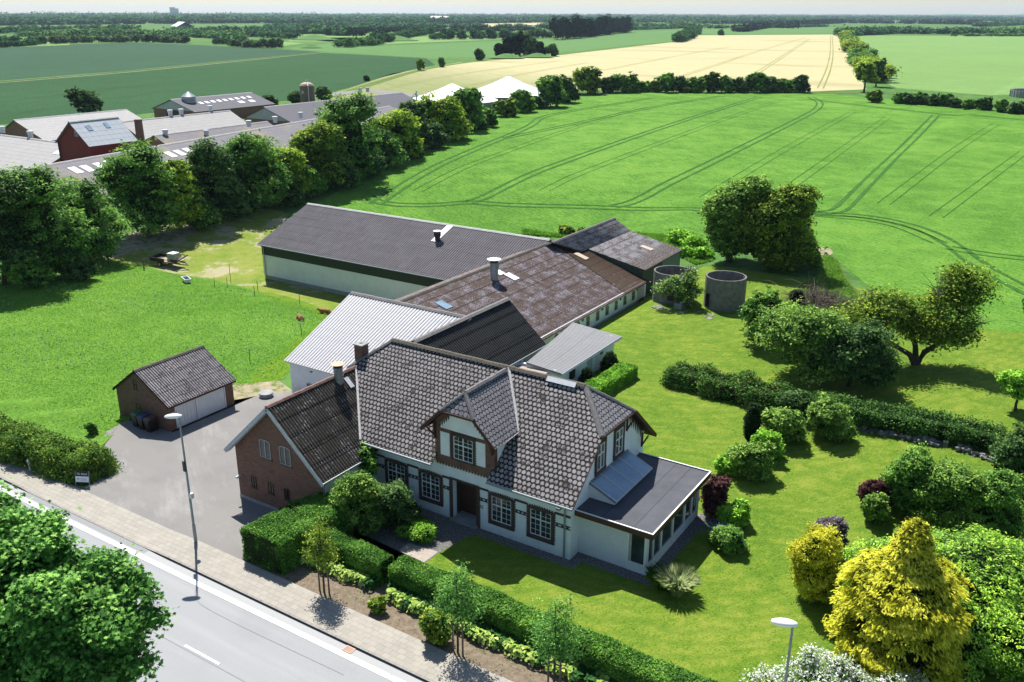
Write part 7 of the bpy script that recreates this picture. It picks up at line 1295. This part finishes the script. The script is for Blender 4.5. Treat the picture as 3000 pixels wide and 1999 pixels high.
def layered_conifer(b, h_, R, seed, label, lm_='leaf_gold', inner='leaf_gold_inner', n=640, per=64, nm='golden_conifer'):
    p = G(*b) if not isinstance(b, Vector) else b; t = thing(nm, label, 'tree', p); rg = np.random.default_rng(seed); f = lumps(rg, 8)
    zf = rg.uniform(0.02, 1, n)**.85; a = rg.uniform(0, 2*math.pi, n)
    pf = lambda z: np.interp(z, [0, .12, .3, .5, .62, .7, .76, .84, .93, 1.0], [.86, .98, 1.0, .90, .84, .62, .36, .30, .2, .04])
    d = np.stack([np.cos(a), np.sin(a), zf*2.2], 1); ro = R*pf(zf)*(1+.15*f(d*1.3))*rg.uniform(.86, 1.1, n); L_ = np.minimum(.85, ro*.8+.1)[:, None]; sft = rg.uniform(0, 1, (n, per))**.7
    r_ = ro[:, None]-L_*(1-sft); lat = rg.normal(size=(n, per))*.15*(.5+sft); z = p.z+zf[:, None]*h_-.34*sft**2*L_+rg.normal(size=(n, per))*.035+.12
    ca, sa = np.cos(a)[:, None], np.sin(a)[:, None]; P = np.stack([p.x+r_*ca-lat*sa, p.y+r_*sa+lat*ca, z], 2).reshape(-1, 3); O = np.repeat(np.stack([np.cos(a), np.sin(a), 0*a], 1), per, 0)
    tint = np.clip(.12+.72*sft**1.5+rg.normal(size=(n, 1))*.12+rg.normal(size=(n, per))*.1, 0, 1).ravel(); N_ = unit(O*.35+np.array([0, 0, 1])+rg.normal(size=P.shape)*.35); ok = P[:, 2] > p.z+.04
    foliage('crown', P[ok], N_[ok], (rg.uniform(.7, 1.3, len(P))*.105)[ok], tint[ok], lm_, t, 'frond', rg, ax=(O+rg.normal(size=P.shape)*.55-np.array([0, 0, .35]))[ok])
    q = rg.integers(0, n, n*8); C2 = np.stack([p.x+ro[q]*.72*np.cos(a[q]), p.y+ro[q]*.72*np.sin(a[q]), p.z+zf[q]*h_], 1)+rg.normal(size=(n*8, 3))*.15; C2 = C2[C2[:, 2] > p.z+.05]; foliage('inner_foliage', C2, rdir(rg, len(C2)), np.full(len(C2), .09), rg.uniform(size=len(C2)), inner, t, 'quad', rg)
    m = MB(); zs = [0, .2, .5, .62, .72, .85, .97]; m.tube([(p.x, p.y, p.z+z_*h_) for z_ in zs], [max(.03, float(pf(z_))*R*.62) for z_ in zs], 14); m.build('light_block_core', 'inner_shade', t); return t  # solid core added inside the conifer, keeps light out behind the sprays
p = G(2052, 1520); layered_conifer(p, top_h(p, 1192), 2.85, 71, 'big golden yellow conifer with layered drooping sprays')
tree((1862, 1375), 1188, 128, 'leaf_gold', 'smaller yellow conifer bush with a green shaded side', name='yellow_conifer', seed=72, ncl=1700, per=12, trunk=0, low=.0, nb=7, lump=.2, corefac=.75, ls=.07, shell=.75, shape='spray')
p = G(1890, 1640); bl = [relb(-2.1, 0, .8, 1.3, 1.1), relb(-.3, .3, 1.1, 1.5, 1.3), relb(1.4, 0, .9, 1.4, 1.1), relb(3.2, -.2, .8, 1.5, 1.1), relb(-1.2, -1.0, .6, 1.3, 1.0), relb(1.8, -1.0, .6, 1.3, 1.0), relb(-.6, .6, 2.2, .35, .6), relb(.6, .4, 2.0, .4, .5)]
custom_tree('flowering_shrub', 'wide shrub covered in white blossom at the bottom edge', 'shrub', p, bl, 'leaf_grey', 73, 3600, 12, .06, [[(0, 0, 0), rel(-.8, 0, .8), rel(-2, 0, 1.4)], [(0, 0, 0), rel(.4, 0, 1.0), rel(1.4, 0, 1.5)]], .13, .05, 'bark', 'petal_white', .5, coref=.6, lump=.25, shell=.7)
# grasses beside the sun room
p = G(1555, 1365); t = thing('ornamental_grass', 'fountain of pale variegated ornamental grass beside the sun room corner', 'plant', p); rg = np.random.default_rng(74)
def blades(t, c, n, rad_, h_, mat, rg, w_=.016, name='blades', lean=.7):
    P = np.zeros((n, 7, 3)); a = rg.uniform(0, 6.28, n); r0 = rg.uniform(0, .35, n)*rad_; L_ = h_*rg.uniform(.7, 1.25, n); o = np.stack([np.cos(a), np.sin(a), 0*a], 1); s_ = np.stack([-np.sin(a), np.cos(a), 0*a], 1); b0 = np.array(c)+o*r0[:, None]; ln = rg.uniform(.25, 1, n)*lean
    def pt(f): return b0+o*(ln*L_*f**1.8)[:, None]+np.array([0, 0, 1])*(L_*(f-.45*ln*f**2.6))[:, None]
    for j, (f, ww, sg) in enumerate(((0, 1, -1), (.4, 1, -1), (.75, .7, -1), (1, 0, 0), (.75, .7, 1), (.4, 1, 1), (0, 1, 1))): P[:, j] = pt(f)+s_*w_*ww*sg
    off = np.array(WL.get(t, V(0, 0, 0))) if t else np.zeros(3); P -= off; me = bpy.data.meshes.new(name); N = n*7; me.vertices.add(N); me.vertices.foreach_set('co', P.astype(np.float32).ravel()); me.loops.add(N); me.loops.foreach_set('vertex_index', np.arange(N, dtype=np.int32)); me.polygons.add(n); me.polygons.foreach_set('loop_start', np.arange(0, N, 7, dtype=np.int32)); me.polygons.foreach_set('loop_total', np.full(n, 7, dtype=np.int32)); me.materials.append(M[mat])
    at = me.attributes.new('tint', 'FLOAT', 'POINT'); at.data.foreach_set('value', np.repeat(rg.uniform(size=n), 7).astype(np.float32)); me.update(calc_edges=True); ob = bpy.data.objects.new(name, me); sc.collection.objects.link(ob)
    if t: ob.parent = t
    return ob
blades(t, p, 2400, .9, 1.35, 'blade_pale', rg, .014)
p2 = G(1522, 1352); t = thing('ornamental_grass', 'darker green ornamental grass left of the pale one', 'plant', p2); blades(t, p2, 1500, .8, 1.1, 'blade', rg, .014)
# hosta rows
def hosta(label, path, seed):
    rg = np.random.default_rng(seed); P = [Vector((q[0], q[1], 0)) for q in path]; t = thing('hosta_bed', label, 'plants', P[0], 'hosta beds in front of the hedges', 'stuff'); L_ = sum((b-a).length for a, b in zip(P, P[1:])); n = int(L_*3.4); Cs, Ns, Ts, Mi = [], [], [], []
    for i in range(n):
        f = (i+.5)/n*(len(P)-1); j = min(int(f), len(P)-2); c = P[j].lerp(P[j+1], f-j); c.z = H(c.x, c.y)
        for row in (0, 1):
            cc = np.array(c)+[rg.normal()*.08, (.22 if row else -.22)+rg.normal()*.07, 0]; k_ = 42; a = rg.uniform(0, 6.28, k_); e = rg.uniform(.05, 1, k_); r_ = .36*np.sqrt(e)*1.05; z = .50*(1-.75*e**1.4)+.07; Cs.append(cc+np.stack([r_*np.cos(a), r_*np.sin(a), z], 1)); Ns.append(unit(np.stack([np.cos(a)*e*1.1, np.sin(a)*e*1.1, 1+0*a], 1)+rg.normal(size=(k_, 3))*.18)); Ts.append(rg.normal(size=k_)*.22+.5); Mi.append(np.full(k_, 1 if row else 0) if rg.uniform() < .85 else np.full(k_, 1-row))
    foliage('leaves', np.concatenate(Cs), np.concatenate(Ns), rg.uniform(.09, .15, n*84), np.concatenate(Ts), ['leaf_hosta', 'leaf_hosta_dark'], t, 'hosta', rg, mi=np.concatenate(Mi), kind='stuff')
hosta('short row of yellow-green hostas left of the path, under the first hedge', [(-12.0, -7.55), (-10, -7.5), (-7.2, -7.5)], 80); hosta('long row of yellow-green hostas under the long front hedge', [(-5.95, -7.65), (0, -7.7), (8, -7.75), (13, -7.8)], 81)
# young street trees with stakes
def young(b, ty, w_, lb, seed, stems):
    p = b; D = dist(p); h = top_h(p, ty); R = w_*OV*D/FPX/2; t = thing('young_tree', lb, 'tree', p, 'young street trees with support stakes'); rg = np.random.default_rng(seed)
    bl = [(p.x, p.y, p.z+h*.62, R*.85, R*.85, h*.26), (p.x+R*.2, p.y, p.z+h*.85, R*.35, R*.35, h*.15), (p.x-R*.4, p.y+.1, p.z+h*.5, R*.5, R*.5, h*.15), (p.x+R*.4, p.y-.1, p.z+h*.52, R*.5, R*.5, h*.16)]
    P, N_, T, C = crown_points(bl, 420, 9, .14, rg, lump=.35, shell=.3); foliage('crown', P, N_, rg.uniform(.7, 1.3, len(P))*.055, T, 'leaf_olive' if seed == 90 else 'leaf_maple', t, 'quad', rg); m = MB()
    m.tube([p-V(0, 0, .1), p+V(.03, 0, h*.45), p+V(0, 0, h*.9)], [.055, .045, .015], 7)
    for _ in range(12): d = rdir(rg, 1)[0]; m.tube([p+V(0, 0, h*rg.uniform(.4, .7)), p+V(d[0]*R*.7, d[1]*R*.7, h*rg.uniform(.55, .85))], [.02, .006], 4)
    m.build('trunk', 'bark', t)
    for dx, dy in stems: m = MB(); m.tube([p+V(dx, dy, -.1), p+V(dx, dy, 1.75)], .045, 7); m.build('stake', 'old_wood', t)
    m = MB(); m.box(p.x-.03+min(d[0] for d in stems), p.x+.03+max(d[0] for d in stems), p.y-.02, p.y+.02, p.z+1.45, p.z+1.52); m.build('tie', 'black_plastic', t)
young(G(745, 1362), 1185, 85, 'youngest street tree with light leaves near the driveway hedge', 90, ((-.3, 0), (.3, .05))); young(G(1052, 1502), 1292, 140, 'young street tree with two stakes in the middle of the verge', 91, ((-.3, .05), (.28, 0))); young(G(1272, 1590), 1368, 140, 'young street tree at the bottom edge left of the blossom', 92, ((-.28, 0), (.28, .05)))
# big maple close to the camera, lower left
p = V(-10.2, -19.6, 0); D = dist(p); tp = thing('maple_tree', 'large leafy maple in the bottom left corner beside the road', 'tree', p); rg = np.random.default_rng(99)
def bl_at(ox, oy, d_, r_, rz=None): q = CAMP+ray(ox*OV, oy*OV)*d_; return (q.x, q.y, q.z, r_, r_, rz or r_*.9)
bl = [bl_at(x_, y_, d_, r_) for x_, y_, r_, d_ in ((55, 1310, 1.45, 27), (40, 1210, .6, 27.5), (104, 1222, .42, 27), (10, 1160, .3, 28), (118, 1196, .22, 27), (185, 1312, .62, 26.8), (222, 1296, .26, 26.5), (262, 1290, .24, 26.6), (292, 1320, .4, 26.5), (326, 1350, .3, 26.3), (235, 1385, .95, 26.6), (318, 1425, .42, 26), (362, 1418, .2, 26), (290, 1490, .45, 25.8), (326, 1532, .26, 25.6), (150, 1440, 1.6, 26.5), (-40, 1350, 2.0, 28), (60, 1550, 2.3, 27), (215, 1550, .9, 25.8), (-60, 1200, 1.1, 28.5), (140, 1260, .3, 26.5), (345, 1385, .2, 26), (255, 1440, .5, 25.4), (95, 1385, .8, 25.3))]
P, N_, T, C = crown_points(bl, 3900, 21, .17, rg, lump=.42, shell=.4); foliage('crown', P, N_, rg.uniform(.7, 1.25, len(P))*.08, T, 'leaf_maple', tp, 'maple', rg); core([bl[0], bl[15], bl[16], bl[17]], .55, tp, rg)
c0 = V(*bl[0][:3]); pt = V(c0.x, c0.y, 0); m = MB(); m.tube([pt-V(0, 0, .2), pt+V(0, 0, c0.z*.5), c0], [.3, .24, .15], 10)
for b in bl[1:]: e = V(*b[:3]); m.tube([pt+V(0, 0, c0.z*.6), (pt+V(0, 0, c0.z*.8)).lerp(e, .5), e], [.14, .09, .03], 6)
m.build('trunk', 'bark', tp)
# grass tufts: rough meadow grass and weeds
rg = np.random.default_rng(123)
def in_poly(x, y, P):
    r = np.zeros(len(x), bool); n = len(P)
    for i in range(n):
        x0, y0 = P[i][0], P[i][1]; x1, y1 = P[(i+1) % n][0], P[(i+1) % n][1]; c = ((y0 > y) != (y1 > y)) & (x < (x1-x0)*(y-y0)/(y1-y0+1e-12)+x0); r ^= c
    return r
def tufts(name, label, poly, n, h_, mat, seed, patchy=0, cat='grass', w_=.5):
    rg = np.random.default_rng(seed); P = np.array([(q[0], q[1]) for q in poly]); lo, hi = P.min(0), P.max(0); X = rg.uniform(lo, hi, size=(int(n*2.2), 2)); f = lumps(rg, 10); ok = in_poly(X[:, 0], X[:, 1], poly)
    if patchy: ok &= f(np.c_[X*patchy, X[:, 0]*0]) > .15
    X = X[ok][:n]; z = np.array([H(a[0], a[1]) for a in X]); C = np.c_[X, z+h_*.4]; nn = rdir(rg, len(C)); nn[:, 2] *= .5; nn = unit(nn)
    A = unit(rg.normal(size=(len(C), 3))*.8+[0, 0, 1]); B = unit(np.cross(A, nn)); hh_ = (h_*rg.uniform(.5, 1.3, len(C)))[:, None]; s_ = hh_*w_
    Q = np.stack([C-A*hh_*.5-B*s_*.3, C-A*hh_*.5+B*s_*.3, C+A*hh_*.6+B*s_*.5, C+A*hh_*.15, C+A*hh_*.7-B*s_*.45], 1); N = len(C)*5; me = bpy.data.meshes.new(name); me.vertices.add(N); me.vertices.foreach_set('co', Q.astype(np.float32).ravel()); me.loops.add(N); me.loops.foreach_set('vertex_index', np.arange(N, dtype=np.int32)); me.polygons.add(len(C)); me.polygons.foreach_set('loop_start', np.arange(0, N, 5, dtype=np.int32)); me.polygons.foreach_set('loop_total', np.full(len(C), 5, dtype=np.int32)); me.materials.append(M[mat])
    at = me.attributes.new('tint', 'FLOAT', 'POINT'); at.data.foreach_set('value', np.repeat(np.clip(.5+.25*f(np.c_[X*.4, z])+rg.normal(size=len(C))*.2, 0, 1), 5).astype(np.float32)); me.update(calc_edges=True); o = bpy.data.objects.new(name, me); sc.collection.objects.link(o); return tag(o, label, cat, kind='stuff')
MEA = OG([(-20, 660), (0, 645), (230, 590), (330, 615), (480, 645), (590, 672), (700, 705), (840, 745), (830, 800), (690, 800), (655, 868), (520, 900), (270, 985), (200, 1050), (0, 1030), (-30, 1030)])
leaf('tuft_meadow', k(.09, .24, .02), k(.16, .36, .035), k(.25, .45, .07), .45); leaf('tuft_pale', k(.12, .27, .09), k(.24, .42, .17), k(.4, .55, .28), .4); leaf('tuft_crop', k(.04, .17, .016), k(.06, .22, .024), k(.09, .26, .035), .25)
tufts('meadow_grass', 'rough uneven meadow grass', MEA, 70000, .10, 'tuft_meadow', 1); tufts('pale_grass', 'pale seeding grass clumps in the meadow', MEA, 3500, .22, 'tuft_pale', 2, .12)
tufts('rough_grass', 'tall rough grass along the field margin', OG([(1895, 580), (1925, 603), (1940, 640), (1980, 690), (1950, 705), (1900, 700), (1850, 708), (1800, 730), (1745, 760), (1712, 768), (1740, 737), (1800, 695), (1852, 664), (1884, 630), (1888, 602)]), 12000, .2, 'tuft_meadow', 3)
tufts('rough_grass', 'rough grass and weeds behind the big barn', OG([(1200, 528), (1560, 548), (1640, 600), (1600, 610), (1560, 590), (1500, 570), (1300, 548), (1200, 540)]), 14000, .4, 'tuft_meadow', 4)
tufts('verge_weeds', 'small weeds in the bare strip beside the pavement', [V(-13, -9, 0), V(14, -9, 0), V(14, -8.4, 0), V(-13, -7.6, 0)], 500, .12, 'tuft_meadow', 7, .8)
# ---------------------------------------------------------------- haze
hz = bpy.data.materials.new('haze_air'); hz.use_nodes = True; t_ = hz.node_tree; [t_.nodes.remove(n) for n in list(t_.nodes) if n.type == 'BSDF_PRINCIPLED']
pv = t_.nodes.new('ShaderNodeVolumePrincipled'); pv.inputs['Color'].default_value = (.62, .8, 1, 1); pv.inputs['Density'].default_value = .000045; pv.inputs['Anisotropy'].default_value = .2; t_.links.new(pv.outputs[0], t_.nodes['Material Output'].inputs['Volume'])
me = bpy.data.meshes.new('haze'); bm = bmesh.new(); bmesh.ops.create_cube(bm, size=1, matrix=Matrix.Translation((-2500, 7050, 62)) @ Matrix.Diagonal((23400, 16400, 128, 1))); bm.to_mesh(me); bm.free(); me.materials.append(hz); o = bpy.data.objects.new('haze', me); sc.collection.objects.link(o); o['kind'] = 'stuff'
